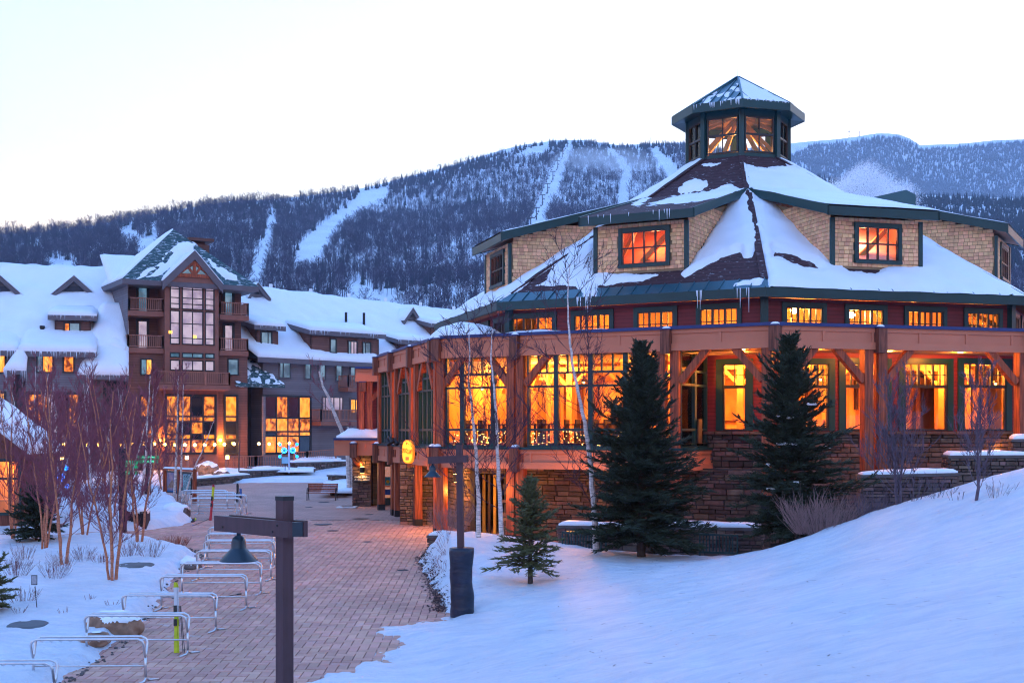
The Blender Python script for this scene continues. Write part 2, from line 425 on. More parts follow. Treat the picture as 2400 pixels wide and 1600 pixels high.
def _grain(m):        # checks and weather streaks along the timber
    n = m.node_tree.nodes; l = m.node_tree.links; b = n['Principled BSDF']; src = b.inputs['Base Color'].links[0].from_socket
    g = n.new('ShaderNodeNewGeometry'); mp = n.new('ShaderNodeMapping'); mp.inputs['Scale'].default_value = (14, 14, .9); l.new(g.outputs['Position'], mp.inputs[0])
    t = n.new('ShaderNodeTexNoise'); t.inputs['Scale'].default_value = 1.3; t.inputs['Detail'].default_value = 6; l.new(mp.outputs[0], t.inputs['Vector'])
    r = n.new('ShaderNodeValToRGB'); r.color_ramp.elements[0].position = .38; r.color_ramp.elements[1].position = .62; r.color_ramp.elements[0].color = (.5, .46, .45, 1); r.color_ramp.elements[1].color = (1.15, 1.12, 1.1, 1); l.new(t.outputs[0], r.inputs[0])
    mx = n.new('ShaderNodeMix'); mx.data_type = 'RGBA'; mx.blend_type = 'MULTIPLY'; mx.inputs[0].default_value = 1; l.new(src, mx.inputs[6]); l.new(r.outputs[0], mx.inputs[7]); l.new(mx.outputs[2], b.inputs['Base Color'])
for m_ in (timber, timber_dk): _grain(m_)
ice_m = mat('ice', (.75, .85, .95), rough=.12, var=.05, spec=.6)

# ------------------------------------------------------------------ mountains
def disp(pts): return [(a*2400/2352, b*2400/2352) for a, b in pts]
ridgeA = disp([(-700, 560), (-300, 552), (0, 543), (100, 535), (200, 520), (300, 500), (370, 490), (450, 475), (540, 461), (600, 457), (700, 452), (800, 438), (900, 416), (1000, 391), (1100, 361), (1200, 335), (1270, 324), (1350, 323), (1420, 333), (1500, 328), (1570, 324), (1700, 345), (1850, 395), (2090, 447), (2352, 458), (2800, 480), (3200, 520)])
ridgeB = disp([(-700, 700), (900, 520), (1400, 400), (1650, 345), (1810, 329), (1900, 321), (1960, 315), (2010, 305), (2060, 308), (2090, 320), (2110, 337), (2200, 333), (2260, 325), (2352, 318), (2700, 300), (3200, 320)])
depA = [(-700, 1100), (0, 1250), (600, 1500), (1100, 2050), (1400, 2250), (1900, 2250), (2200, 1900), (3200, 1700)]
trails = [disp(p) for p in (
    [(905, 428), (825, 440), (806, 470), (760, 500), (720, 530), (690, 560), (672, 605), (735, 615), (742, 580), (770, 540), (800, 508), (880, 455)],
    [(637, 478), (617, 500), (596, 580), (570, 646), (603, 648), (620, 570), (634, 500)],
    [(346, 514), (361, 514), (361, 545), (370, 588), (312, 588), (310, 556), (265, 532), (302, 521), (320, 548), (345, 545)],
    [(108, 598), (165, 598), (182, 625), (108, 625)],
    [(1314, 322), (1301, 330), (1285, 362), (1262, 400), (1240, 460), (1204, 540), (1243, 535), (1256, 490), (1283, 440), (1300, 380), (1315, 330)],
    [(1388, 334), (1418, 370), (1430, 400), (1421, 440), (1418, 485), (1446, 475), (1446, 430), (1455, 402), (1440, 378), (1410, 345)],
    [(1510, 334), (1492, 352), (1512, 375), (1530, 408), (1560, 398), (1540, 368), (1518, 350)],
    [(1178, 365), (1213, 341), (1266, 329), (1256, 345), (1238, 358)],
    [(772, 636), (835, 655), (880, 682), (945, 712), (880, 706), (815, 668)])]

def hill(name, ridge, dep, yb, zb, rough, nu, nt, pw):
    us = np.linspace(-700, 3250, nu); ru = np.interp(us, *zip(*ridge)); rd = np.interp(us, *zip(*dep))
    ts = np.concatenate([np.linspace(0, 1, nt), [1.03, 1.1, 1.25]])
    V = np.zeros((len(ts), nu, 3)); sl = np.zeros((len(ts), nu))
    for i, u in enumerate(us):
        zr = EYE-(ru[i]-HZ)/F*rd[i]
        for j, t in enumerate(ts):
            y = yb+(rd[i]-yb)*t; x = (u-1200)/F*y
            h = t**pw if t <= 1 else 1-(t-1)*1.6
            z = zb+(zr-zb)*h
            k = min(1, t*4)*(.35 if t > .9 else 1)
            z += k*rough*(mnoise.noise((x/420, y/420, 3.1))*22+mnoise.noise((x/120, y/120, 7.7))*7+mnoise.noise((x/40, y/40, 1.3))*1.5)
            V[j, i] = (x, y, z)
    o = grid_mesh(name, V, nu, len(ts), snow_hill, kind='structure')
    return us, ts, V
usA, tsA, VA = hill('mountain', ridgeA, depA, 230., EYE-3.6, .8, 260, 90, 1.32)
usB, tsB, VB = hill('mountain', ridgeB, [(-700, 3900), (3250, 4300)], 2300., 60., 1.6, 160, 50, 1.2)

def sample_hill(us, ts, V, n, seed, nt):
    r = np.random.default_rng(seed); sub = V[:nt]
    fu = r.random(n)*(len(us)-1.001); ft = r.random(n)*(nt-1.001)
    i = fu.astype(int); j = ft.astype(int); a = (fu-i)[:, None]; b = (ft-j)[:, None]
    p = (sub[j, i]*(1-a)+sub[j, i+1]*a)*(1-b)+(sub[j+1, i]*(1-a)+sub[j+1, i+1]*a)*b
    return p, ft/(nt-1)
def instancer(name, label, pts, scl, rots, src):
    me = bpy.data.meshes.new(name); me.from_pydata(pts.tolist(), [], [])
    a = me.attributes.new('tsize', 'FLOAT', 'POINT'); a.data.foreach_set('value', scl)
    a = me.attributes.new('trot', 'FLOAT_VECTOR', 'POINT'); a.data.foreach_set('vector', rots.reshape(-1))
    o = link(name, me, kind='stuff'); tag(o, label, 'forest')
    ng = bpy.data.node_groups.new(name, 'GeometryNodeTree'); ng.is_modifier = True
    ng.interface.new_socket('Geometry', in_out='INPUT', socket_type='NodeSocketGeometry')
    ng.interface.new_socket('Geometry', in_out='OUTPUT', socket_type='NodeSocketGeometry')
    N = ng.nodes; L = ng.links
    gi = N.new('NodeGroupInput'); go = N.new('NodeGroupOutput')
    ip = N.new('GeometryNodeInstanceOnPoints'); oi = N.new('GeometryNodeObjectInfo'); oi.inputs[0].default_value = src
    oi.transform_space = 'ORIGINAL'
    mp = N.new('GeometryNodeMeshToPoints'); L.new(gi.outputs[0], mp.inputs[0])
    at = N.new('GeometryNodeInputNamedAttribute'); at.data_type = 'FLOAT'; at.inputs[0].default_value = 'tsize'
    ar = N.new('GeometryNodeInputNamedAttribute'); ar.data_type = 'FLOAT_VECTOR'; ar.inputs[0].default_value = 'trot'
    L.new(mp.outputs[0], ip.inputs['Points']); L.new(oi.outputs['Geometry'], ip.inputs['Instance'])
    L.new(ar.outputs[0], ip.inputs['Rotation']); L.new(at.outputs[0], ip.inputs['Scale'])
    L.new(ip.outputs[0], go.inputs[0])
    md = o.modifiers.new('trees', 'NODES'); md.node_group = ng
    return o

far_bark = mat('hardwood_twigs', (.042, .030, .058), rough=.9, var=.25, scale=.03, spec=.1)
far_bark2 = mat('pale_hardwood', (.12, .10, .15), rough=.9, var=.25, scale=.03, spec=.1)
far_needle = mat('fir_needles', (.010, .018, .026), rough=.9, var=.3, scale=.05, spec=.1)
fir_snowy = mat('frosted_fir', (.07, .10, .15), rough=.9, var=.6, scale=.4, col2=(.5, .56, .66), spec=.1)
def far_hardwood(name, m, loc, seed):
    r = random.Random(seed); mb = MB(); H = 14.
    mb.tube([(0, 0, -1), (0, 0, H*.45), (r.uniform(-.4, .4), r.uniform(-.4, .4), H*.95)], [.2, .15, .02], 3, cap=False)
    for k in range(13):
        z = H*r.uniform(.3, .8); a = r.uniform(0, 2*PI); L = (H-z)*r.uniform(.5, .8)+1.2; el = r.uniform(.6, 1.15)
        d = Vector((math.cos(a)*math.cos(el), math.sin(a)*math.cos(el), math.sin(el))); p = Vector((0, 0, z)); q = p+d*L
        mb.tube([p, q], [.085, .015], 3, cap=False)
        for t in range(6):     # sprays of fine twigs
            s = p+d*L*r.uniform(.35, 1); e = (d+Vector((r.uniform(-.7, .7), r.uniform(-.7, .7), r.uniform(-.1, .7)))).normalized()*r.uniform(.9, 1.9)
            w = e.cross(Vector((r.uniform(-1, 1), r.uniform(-1, 1), r.uniform(-1, 1)))).normalized()*r.uniform(.05, .15)
            mb.add([s-w*.3, s+w*.3, s+e+w, s+e*.8-w], [(0, 1, 2, 3)])
    o = mb.build(name, m); o.location = loc; return o
def far_fir(name, m, loc, seed):
    r = random.Random(seed); mb = MB(); H = 12.
    mb.tube([(0, 0, -1), (0, 0, H)], [.2, .03], 4, cap=False)
    for k in range(13):
        z = H*(.1+.88*k/13); R = (H-z)*.24+.15
        for a in range(7):
            t = 2*PI*a/7+k*.7+r.uniform(-.2, .2); R2 = R*r.uniform(.7, 1.15)
            c, s_ = math.cos(t), math.sin(t); w = R2*.38
            mb.add([(0, 0, z+.5), (c*R2*.6-s_*w, s_*R2*.6+c*w, z), (c*R2, s_*R2, z-R2*.35), (c*R2*.6+s_*w, s_*R2*.6-c*w, z)], [(0, 1, 2, 3)])
    o = mb.build(name, m); o.location = loc; return o

def forest():
    pA, tA = sample_hill(usA, tsA, VA, 420000, 3, 88)
    pA = pA[np.random.default_rng(5).random(len(pA)) < np.clip((pA[:, 1]/1500.)**1.0, .04, 1)*.21]
    u = 1200+F*pA[:, 0]/pA[:, 1]; v = HZ-F*(pA[:, 2]-EYE)/pA[:, 1]
    keep = (u > -250) & (u < 2650) & (pA[:, 1] > 235)
    # even cover on the ground: thin the samples so that spacing stays natural at every distance
    y = pA[:, 1]; r = np.random.default_rng(5)
    for tr in trails:
        for hh in (0, 3.5, 7.): keep &= poly_sd_np(tr, u, v-hh*F/y) < 1.
    rk = np.interp(u, *zip(*ridgeA)); dv = v-rk
    nz = np.array([mnoise.noise((a/90., b/90., 2.)) for a, b in zip(pA[:, 0], pA[:, 1])])
    right = np.clip((u-1650)/500, 0, 1)
    pc = np.clip(.95-dv/60., 0, 1)*np.clip((u-250)/900, .15, 1)+.07+.9*right*(v < 640*1.02)+np.clip(nz-.42, 0, 1)*.9
    con = r.random(len(u)) < pc
    gap = nz+.5*np.array([mnoise.noise((a/25., b/25., 9.)) for a, b in zip(pA[:, 0], pA[:, 1])])
    keep &= (gap > -.62) | con
    print('forest', keep.sum(), (keep & con).sum())
    def go(name, label, m, src, hs):
        k = keep & m; n = k.sum()
        sc = np.clip(r.normal(hs, .2*hs, n), .4*hs, 1.6*hs)*np.clip(pA[k, 1]/900., .55, .8)
        rot = np.stack([r.normal(0, .05, n), r.normal(0, .05, n), r.random(n)*6.28], -1)
        instancer(name, label, pA[k]-np.array([0, 0, .3]), sc, rot, src)
    def seat(i): return tuple(VA[12, i])
    pick = r.random(len(u))
    s1 = far_hardwood('bare_tree', far_bark, seat(60), 1); s2 = far_hardwood('bare_tree', far_bark, seat(70), 2); s3 = far_hardwood('bare_tree', far_bark2, seat(64), 3)
    for s in (s1, s2, s3): tag(s, 'bare hardwood trees covering the mountainside', 'forest', kind='stuff')
    s4 = far_fir('fir_tree', far_needle, seat(62), 4); tag(s4, 'dark firs along the mountain ridge', 'forest', kind='stuff')
    go('hardwood_forest', 'bare hardwood trees covering the mountainside', ~con & (pick < .42), s1, 1.0)
    go('hardwood_forest', 'bare hardwood trees covering the mountainside', ~con & (pick >= .42) & (pick < .84), s2, 1.05)
    go('hardwood_forest', 'bare hardwood trees covering the mountainside', ~con & (pick >= .84), s3, .95)
    go('fir_forest', 'dark firs along the mountain ridge', con, s4, 1.0)
    # far summit: frosted firs
    pB, tB = sample_hill(usB, tsB, VB, 200000, 8, 49)
    pB = pB[(1200+F*pB[:, 0]/pB[:, 1] > 1500) & (1200+F*pB[:, 0]/pB[:, 1] < 2650)]
    u = 1200+F*pB[:, 0]/pB[:, 1]; v = HZ-F*(pB[:, 2]-EYE)/pB[:, 1]
    nz = np.array([mnoise.noise((a/260., b/260., 4.)) for a, b in zip(pB[:, 0], pB[:, 1])])
    k = (u > 1500) & (u < 2650) & (nz > -.42+.12*np.clip(1-(v-np.interp(u, *zip(*ridgeB)))/60, 0, 1))
    s5 = far_fir('fir_tree', fir_snowy, tuple(VB[20, 120]), 5); tag(s5, 'frosted firs on the far summit', 'forest', kind='stuff')
    n = k.sum(); print('far', n)
    instancer('frosted_forest', 'frosted firs on the far summit', pB[k], np.clip(r.normal(1.1, .25, n), .5, 1.8), np.stack([np.zeros(n), np.zeros(n), r.random(n)*6.28], -1), s5)
if 1: forest()
# ------------------------------------------------------------------ valley floor, square, snow
paver_m = mat('concrete_paver', (.52, .275, .21), rough=.75, var=.16, scale=.55, island=.16, bump=.3, bscale=25)
def _stain(m):     # trodden, salt-whitened patches with a shape of their own
    n = m.node_tree.nodes; l = m.node_tree.links; b = n['Principled BSDF']; src = b.inputs['Base Color'].links[0].from_socket
    g = n.new('ShaderNodeNewGeometry'); t = n.new('ShaderNodeTexNoise'); t.inputs['Scale'].default_value = 1.7; t.inputs['Detail'].default_value = 7; t.inputs['Roughness'].default_value = .7
    l.new(g.outputs['Position'], t.inputs['Vector'])
    r = n.new('ShaderNodeValToRGB'); r.color_ramp.elements[0].position = .6; r.color_ramp.elements[1].position = .74
    r.color_ramp.elements[1].color = (.55, .55, .55, 1); l.new(t.outputs[0], r.inputs[0])
    mx = n.new('ShaderNodeMix'); mx.data_type = 'RGBA'; mx.inputs[7].default_value = (.55, .55, .6, 1)
    l.new(r.outputs[0], mx.inputs[0]); l.new(src, mx.inputs[6]); l.new(mx.outputs[2], b.inputs['Base Color'])
_stain(paver_m)
joint_m = mat('sand_joint', (.10, .07, .07), rough=.95, var=.2, scale=4)
far_paver = mat('paving_far', (.52, .29, .235), rough=.75, var=.14, scale=.35)
def _bricks(m):
    n = m.node_tree.nodes; l = m.node_tree.links; b = n['Principled BSDF']; src = b.inputs['Base Color'].links[0].from_socket
    g = n.new('ShaderNodeNewGeometry'); t = n.new('ShaderNodeTexBrick'); t.inputs['Scale'].default_value = 1.; t.inputs['Mortar Size'].default_value = .012
    t.inputs['Brick Width'].default_value = .46; t.inputs['Row Height'].default_value = .23
    t.inputs['Color1'].default_value = (1, 1, 1, 1); t.inputs['Color2'].default_value = (.8, .8, .8, 1); t.inputs['Mortar'].default_value = (.4, .4, .4, 1)
    l.new(g.outputs['Position'], t.inputs['Vector'])
    mx = n.new('ShaderNodeMix'); mx.data_type = 'RGBA'; mx.blend_type = 'MULTIPLY'; mx.inputs[0].default_value = 1
    l.new(src, mx.inputs[6]); l.new(t.outputs[0], mx.inputs[7]); l.new(mx.outputs[2], b.inputs['Base Color'])
_bricks(far_paver)

def gxy(*pts): return [tuple(GP(u, v))[:2] for u, v in pts]
# outline of the paved square on the ground
PLAZA = gxy((440, 1800), (575, 1600), (655, 1570), (745, 1541), (835, 1516), (850, 1503), (815, 1492), (750, 1482), (690, 1472), (680, 1461), (740, 1455), (860, 1451), (1000, 1446), (1026, 1440), (1030, 1420), (1020, 1380), (1000, 1340), (988, 1312), (1004, 1292)) \
    + [(-2.0, 49.2), (3.2, 46.6), (8.6, 44.0), (14, 43.2), (60, 44.5), (60, 100), (-9, 100), (-12, 96), (-14, 93)] + gxy((460, 1132), (380, 1150), (395, 1180), (440, 1205), (452, 1222), (420, 1232), (335, 1243), (215, 1247), (60, 1262), (-300, 1275), (-300, 1290), (60, 1278), (215, 1257), (330, 1262), (385, 1272), (440, 1287), (470, 1300), (455, 1316), (420, 1350), (375, 1418), (330, 1470), (230, 1548), (140, 1605), (0, 1700))
# snow surface: heights read off the picture where the slope shows, smoothed by a thin-plate spline
CP = [P(*t) for t in ((1100, 1260, 43.), (1062, 1392, 36.5), (1150, 1330, 40.), (1240, 1362, 37.), (1300, 1302, 42.), (1400, 1294, 42.), (1500, 1306, 41.), (1720, 1306, 40.), (1850, 1272, 38.), (2000, 1216, 36.5), (2150, 1172, 35.), (2290, 1182, 32.5), (2400, 1106, 34.), (2600, 1050, 34.),
    (2400, 1600, 15.), (2000, 1600, 17.), (1600, 1600, 20.), (1200, 1600, 23.5), (960, 1600, 27.), (1200, 1480, 30.), (1500, 1450, 29.), (1900, 1400, 26.), (2300, 1350, 24.), (1500, 1352, 35.5), (1900, 1300, 33.), (2300, 1252, 29.), (1050, 1446, 34.2), (2000, 1500, 20.), (900, 1480, 32.4), (1000, 1520, 29.8))]
CP += [Vector(p)+Vector((0, 0, EYE)) for p in ((0, 0, -1.8), (8, 0, -.9), (-8, 0, -3.6), (16, 10, -1.2), (-6, 14, -5.4), (24, 32, .3), (30, 20, .2), (4, 47, -4.4), (10, 45, -4.2), (18, 43, -2.6), (26, 42, -.9), (-4, 24, -5.4), (40, 40, 1.0), (45, 10, 1.0))]
CPx = np.array([(c.x, c.y) for c in CP]); CPz = np.array([c.z for c in CP])
def _tps(r2): return np.where(r2 > 1e-12, .5*r2*np.log(np.maximum(r2, 1e-12)), 0)
_K = _tps(((CPx[:, None]-CPx[None])**2).sum(-1))+np.eye(len(CPx))*.6; _Pm = np.hstack([np.ones((len(CPx), 1)), CPx])
_A = np.vstack([np.hstack([_K, _Pm]), np.hstack([_Pm.T, np.zeros((3, 3))])]); _W = np.linalg.solve(_A, np.concatenate([CPz, np.zeros(3)]))
def slope_z(X, Y):
    sh = X.shape; x = X.ravel(); y = Y.ravel(); out = np.zeros(len(x))
    for i in range(0, len(x), 20000):
        q = np.stack([x[i:i+20000], y[i:i+20000]], -1); r2 = ((q[:, None]-CPx[None])**2).sum(-1)
        out[i:i+20000] = _tps(r2) @ _W[:len(CPx)]+_W[-3]+q @ _W[-2:]
    return out.reshape(sh)
def npnoise(X, Y, s, z=0.): return np.array([mnoise.noise((a*s, b*s, z)) for a, b in zip(X.ravel(), Y.ravel())]).reshape(X.shape)
def snow_z(X, Y):
    X = np.asarray(X, float); Y = np.asarray(Y, float)
    sd = -poly_sd_np(PLAZA, X, Y)                       # >0 on the snow
    wig = .22*npnoise(X, Y, 1.4, 2.)+.10*npnoise(X, Y, 4.5, 5.)
    right = X > -9.0+.06*Y
    right = np.where(Y > 49.5, False, right)
    zr = slope_z(X, Y); g = G(Y)
    lump = .05*npnoise(X, Y, .9, 1.)+.03*npnoise(X, Y, 2.6, 3.)
    bank = np.clip(1-np.abs(Y-40)/9, 0, 1)*np.clip(1-np.abs(X+.5)/5, 0, 1)
    zR = zr+lump*(.9+2.0*bank)+.035*npnoise(X*.7+Y*.3, Y*1.8, 1.3, 21.)+.016*npnoise(X, Y*2, 3.6, 22.)+.05*bank*npnoise(X, Y, 7., 8.)
    back = np.clip((Y-55)/10, 0, 1)
    zL = g+.3+.16*npnoise(X, Y, .35, 4.)+.07*npnoise(X, Y, 1.7, 6.)+.03*npnoise(X, Y, 5., 2.)+back*.5
    z = np.where(right, zR, zL)
    tip = np.clip(1-np.hypot(X+4.2, Y-31)/5.5, 0, 1)
    wig = wig*(1+3.2*tip)+tip*.5*npnoise(X, Y, 2.6, 11.)+tip*.35*npnoise(X, Y, 9., 12.)
    k = np.clip((sd+wig)/np.where(right, .75+1.6*tip, .55), -1, 1)
    return np.where(k < 1, g-.14+np.clip(k+.18, -1, 1.18)/1.18*np.maximum(z-g+.14, .12), np.maximum(z, g+.05)), sd
us = np.concatenate([np.arange(-2600, -260, 60), np.arange(-260, 2660, 9), np.arange(2660, 5000, 60)])
ys = np.concatenate([np.geomspace(3.5, 20, 70), np.geomspace(20.2, 62, 250), np.geomspace(62.5, 135, 60)])
UU, YY = np.meshgrid(us, ys); XX = (UU-1200)/F*YY
ZZ, SD = snow_z(XX, YY)
far = YY > 75
ZZ = np.where(far & (SD > 0), np.minimum(ZZ, G(YY)+.25), ZZ)
keep = np.maximum.reduce([SD[:-1, :-1], SD[1:, :-1], SD[:-1, 1:], SD[1:, 1:]]) > -.6
snow_o = grid_mesh('snow_ground', np.stack([XX, YY, ZZ], -1), len(us), len(ys), snow_m, keep=keep, kind='structure')
def snow_at(x, y): return float(snow_z(np.array([x]), np.array([y]))[0][0])
def ground_at(x, y):
    z, sd = snow_z(np.array([x]), np.array([y])); return float(max(z[0], G(y)))

# one big sheet under everything
mb = MB(); gx = [-5000, -900, -120, 120, 900, 5000]; gyv = [-600, -30, 0, 28, 45, 60, 75, 95, 112, 130, 160, 230, 330]
for a, b in zip(gyv[:-1], gyv[1:]):
    for c, d in zip(gx[:-1], gx[1:]):
        za, zb = float(G(max(a, 0)))-.4, float(G(max(b, 0)))-.4
        mb.quad((c, a, za), (d, a, za), (d, b, zb), (c, b, zb))
tag(mb.build('ground', snow_hill), kind='structure')
# the paved square: joint bed, then paver blocks near by and paving texture far off
plaza_ys = np.concatenate([np.linspace(8, 60, 53), np.linspace(62, 130, 35)])
mbp = MB(); xs = np.linspace(-34, 34, 18)
for a, b in zip(plaza_ys[:-1], plaza_ys[1:]):
    for c, d in zip(xs[:-1], xs[1:]):
        far_ = a >= 60
        q = 0 if far_ else -.022
        mbp.quad((c, a, G(a)+q), (d, a, G(a)+q), (d, b, G(b)+q), (c, b, G(b)+q), 1 if far_ else 0)
plaza = tag(mbp.build('plaza', [joint_m, far_paver]), kind='structure')
def pavers():
    W = .23; it = []; X = []; r = random.Random(3)
    for j in range(int(22/W), int(60/W)):
        yy = j*W
        x0 = -(1300/F)*yy-1; x1 = .06*yy+2.5
        for i in range(int(x0/W), int(x1/W)):
            k = (i-j) % 4
            if k == 0: X.append(((i+1)*W, (j+.5)*W, 2*W, W))
            elif k == 3: X.append(((i+.5)*W, (j+1)*W, W, 2*W))
    A = np.array(X); sd = poly_sd_np(PLAZA, A[:, 0], A[:, 1]); tipd = np.hypot(A[:, 0]+4.2, A[:, 1]-31) < 6.5; A = A[sd > np.where(tipd, -3., -.5)]
    a = np.array([HZ-F*(G(y)-EYE)/y for y in A[:, 1]]); A = A[a < 1640]
    order = np.argsort(A[:, 1]); A = A[order]
    u = 1200+F*A[:, 0]/A[:, 1]; v = HZ-F*(G(A[:, 1])-EYE)/A[:, 1]
    vis = (u > 10) & (u < 2390) & (v < 1590)
    A = np.concatenate([A[vis], A[~vis]])
    me = {}
    def tile(w, l):
        bm = MB(); g = .006; t = .012
        w2, l2 = w/2-g, l/2-g
        bm.add([(-w2, -l2, -.03), (w2, -l2, -.03), (w2, l2, -.03), (-w2, l2, -.03), (-w2+t*.6, -l2+t*.6, 0), (w2-t*.6, -l2+t*.6, 0), (w2-t*.6, l2-t*.6, 0), (-w2+t*.6, l2-t*.6, 0)],
               [(4, 5, 6, 7), (0, 1, 5, 4), (1, 2, 6, 5), (2, 3, 7, 6), (3, 0, 4, 7)])
        return bm
    rest = MB(); shared = {}
    for n, (x, y, w, l) in enumerate(A):
        z = float(G(y))+r.uniform(-.004, .003); tx = math.atan(.04)+r.uniform(-.01, .01)
        if n < 300:
            key = w > l
            if key not in shared:
                o = tile(w, l).build('paver', paver_m, plaza); shared[key] = o.data
            else: o = link('paver', shared[key], plaza)
            o.location = (x, y, z); o.rotation_euler = (tx, r.uniform(-.01, .01), 0)
        else:
            b = tile(w, l); s_ = math.tan(tx)
            rest.add([(vx+x, vy+y, vz+z+vy*s_) for vx, vy, vz in b.v], b.f)
    rest.build('paver', paver_m, plaza, kind='stuff')
pavers()
# ------------------------------------------------------------------ glass
def glass_mat(name, refl=.9, tint=(1, 1, 1)):
    m = bpy.data.materials.new(name); m.use_nodes = True; n = m.node_tree.nodes; l = m.node_tree.links; n.remove(n['Principled BSDF'])
    tr = n.new('ShaderNodeBsdfTransparent'); tr.inputs[0].default_value = (*tint, 1)
    gl = n.new('ShaderNodeBsdfGlossy'); gl.inputs['Roughness'].default_value = .02; gl.inputs[0].default_value = (refl, refl, refl, 1)
    fr = n.new('ShaderNodeFresnel'); fr.inputs[0].default_value = 1.32
    geo = n.new('ShaderNodeNewGeometry'); no = n.new('ShaderNodeTexNoise'); no.inputs['Scale'].default_value = .7; l.new(geo.outputs['Position'], no.inputs['Vector'])
    bu = n.new('ShaderNodeBump'); bu.inputs['Strength'].default_value = .04; bu.inputs['Distance'].default_value = .3; l.new(no.outputs[0], bu.inputs['Height']); l.new(bu.outputs[0], gl.inputs['Normal'])
    mx = n.new('ShaderNodeMixShader'); l.new(fr.outputs[0], mx.inputs[0]); l.new(tr.outputs[0], mx.inputs[1]); l.new(gl.outputs[0], mx.inputs[2])
    l.new(mx.outputs[0], n['Material Output'].inputs[0]); MATS[name] = m; return m
glass = glass_mat('clear_window_glass')
dark_glass = mat('dark_reflecting_glass', (.014, .018, .026), rough=.04, var=.3, scale=.6, spec=1.)
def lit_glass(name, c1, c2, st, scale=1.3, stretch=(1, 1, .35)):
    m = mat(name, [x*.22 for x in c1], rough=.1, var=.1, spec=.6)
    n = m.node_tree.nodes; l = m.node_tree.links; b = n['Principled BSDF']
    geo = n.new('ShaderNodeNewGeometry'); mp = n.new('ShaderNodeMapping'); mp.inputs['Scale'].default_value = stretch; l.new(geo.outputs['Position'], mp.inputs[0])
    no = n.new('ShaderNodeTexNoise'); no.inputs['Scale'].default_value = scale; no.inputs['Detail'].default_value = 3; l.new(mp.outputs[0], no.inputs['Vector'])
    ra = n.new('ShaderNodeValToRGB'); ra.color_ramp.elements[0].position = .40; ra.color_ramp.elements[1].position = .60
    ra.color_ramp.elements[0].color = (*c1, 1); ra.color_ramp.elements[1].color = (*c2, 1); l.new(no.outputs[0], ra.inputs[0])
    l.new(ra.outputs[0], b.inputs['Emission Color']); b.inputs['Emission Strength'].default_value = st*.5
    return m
lamp_m = mat('warm_lamp_glass', (1, .7, .3), emit=(1, .50, .12), est=1.6)
bulb_m = mat('string_bulb', (1, .6, .2), emit=(1, .42, .06), est=4.5)
inner_wall = mat('honey_wood_wall', (.72, .40, .13), rough=.7, var=.5, scale=.8, stretch=(1.2, 1.2, .3))
inner_beam = mat('orange_interior_beam', (.55, .26, .08), rough=.6, var=.2)
inner_floor = mat('interior_floor', (.25, .13, .07), rough=.6, var=.2)
inner_dark = mat('interior_furniture', (.05, .025, .015), rough=.6, var=.3)

def window(parent, pl, q0, q1, z0, z1, vs=(), hs=(), out=.04, trim=.16, fr=.05, depth=.09, mt=None, mf=None, gm=None, name='window', sill=True, pane_out=None):
    """trim boards and sash bars are one mesh, each pane is a piece of its own"""
    mt = mt or green_m; mf = mf or dark_frame; gm = gm or glass; mb = MB()
    if trim:
        t = trim
        pl.box(mb, q0-t, q1+t, z1, z1+t*1.1, out-.05, out+.06, 0); pl.box(mb, q0-t, q1+t, z0-t*.8, z0, out-.05, out+(.10 if sill else .06), 0)
        pl.box(mb, q0-t, q0, z0, z1, out-.05, out+.055, 0); pl.box(mb, q1, q1+t, z0, z1, out-.05, out+.055, 0)
    for a, b in ((q0, q0+fr), (q1-fr, q1)): pl.box(mb, a, b, z0, z1, out-depth, out+.03, 1)
    pl.box(mb, q0+fr, q1-fr, z0, z0+fr, out-depth, out+.03, 1); pl.box(mb, q0+fr, q1-fr, z1-fr, z1, out-depth, out+.03, 1)
    vs = sorted(vs); hs = sorted(hs)
    for q, w in vs: pl.box(mb, q-w/2, q+w/2, z0+fr, z1-fr, out-depth*.8, out+.026, 1)
    qe = [q0+fr]+[x for q, w in vs for x in (q-w/2, q+w/2)]+[q1-fr]
    ze = [z0+fr]+[x for z, w in hs for x in (z-w/2, z+w/2)]+[z1-fr]
    for z, w in hs:
        for a, b in zip(qe[0::2], qe[1::2]): pl.box(mb, a, b, z-w/2, z+w/2, out-depth*.8, out+.022, 1)
    o = mb.build(name, [mt, mf], parent)
    po = out-depth*.5 if pane_out is None else pane_out
    for a, b in zip(qe[0::2], qe[1::2]):
        for c, d in zip(ze[0::2], ze[1::2]):
            p = MB(); g = gm(a, b, c, d) if callable(gm) else gm
            pl.box(p, a, b, c, d, po-.006, po+.006); p.build('pane', g, o)
    return o

# ------------------------------------------------------------------ base lodge (octagon with dormers and a lantern)
LC = Vector((11.354, 64.356, 0)); LA = -.106; Q8 = PI/4; C8 = math.cos(PI/8); T8 = math.tan(PI/8)
def lcor(i, R, z=0.): a = LA+i*Q8; return Vector((LC.x+R*math.sin(a), LC.y-R*math.cos(a), z+EYE))
def lface(j, r): a = LA+(j+.5)*Q8; return Plane((LC.x+r*math.sin(a), LC.y-r*math.cos(a)), (math.cos(a), math.sin(a)))
lodge = thing('base_lodge', 'octagonal timber and stone ski lodge with lit windows, dormers and a glazed rooftop lantern', 'building', (LC.x, LC.y, EYE-4.2))
VIS = (-2, -1, 0, 1)
rE, zE = 14.25, 5.5; rC, zC = 2.31, 13.36; SL = (zC-zE)/(rE-rC)
def zroof(r): return zE+SL*(rE-r)
def ring(mb, r0, z0, r1, z1, js=range(8), m=0):
    for j in js: mb.quad(lcor(j, r0/C8, z0), lcor(j+1, r0/C8, z0), lcor(j+1, r1/C8, z1), lcor(j, r1/C8, z1), m)
# main roof: shingles, metal eave strip with standing seams, fascia, soffit
rM = rE-.64
mb = MB(); ring(mb, rM, zroof(rM), rC-.2, zroof(rC-.2)); roof = mb.build('roof', asphalt, lodge)
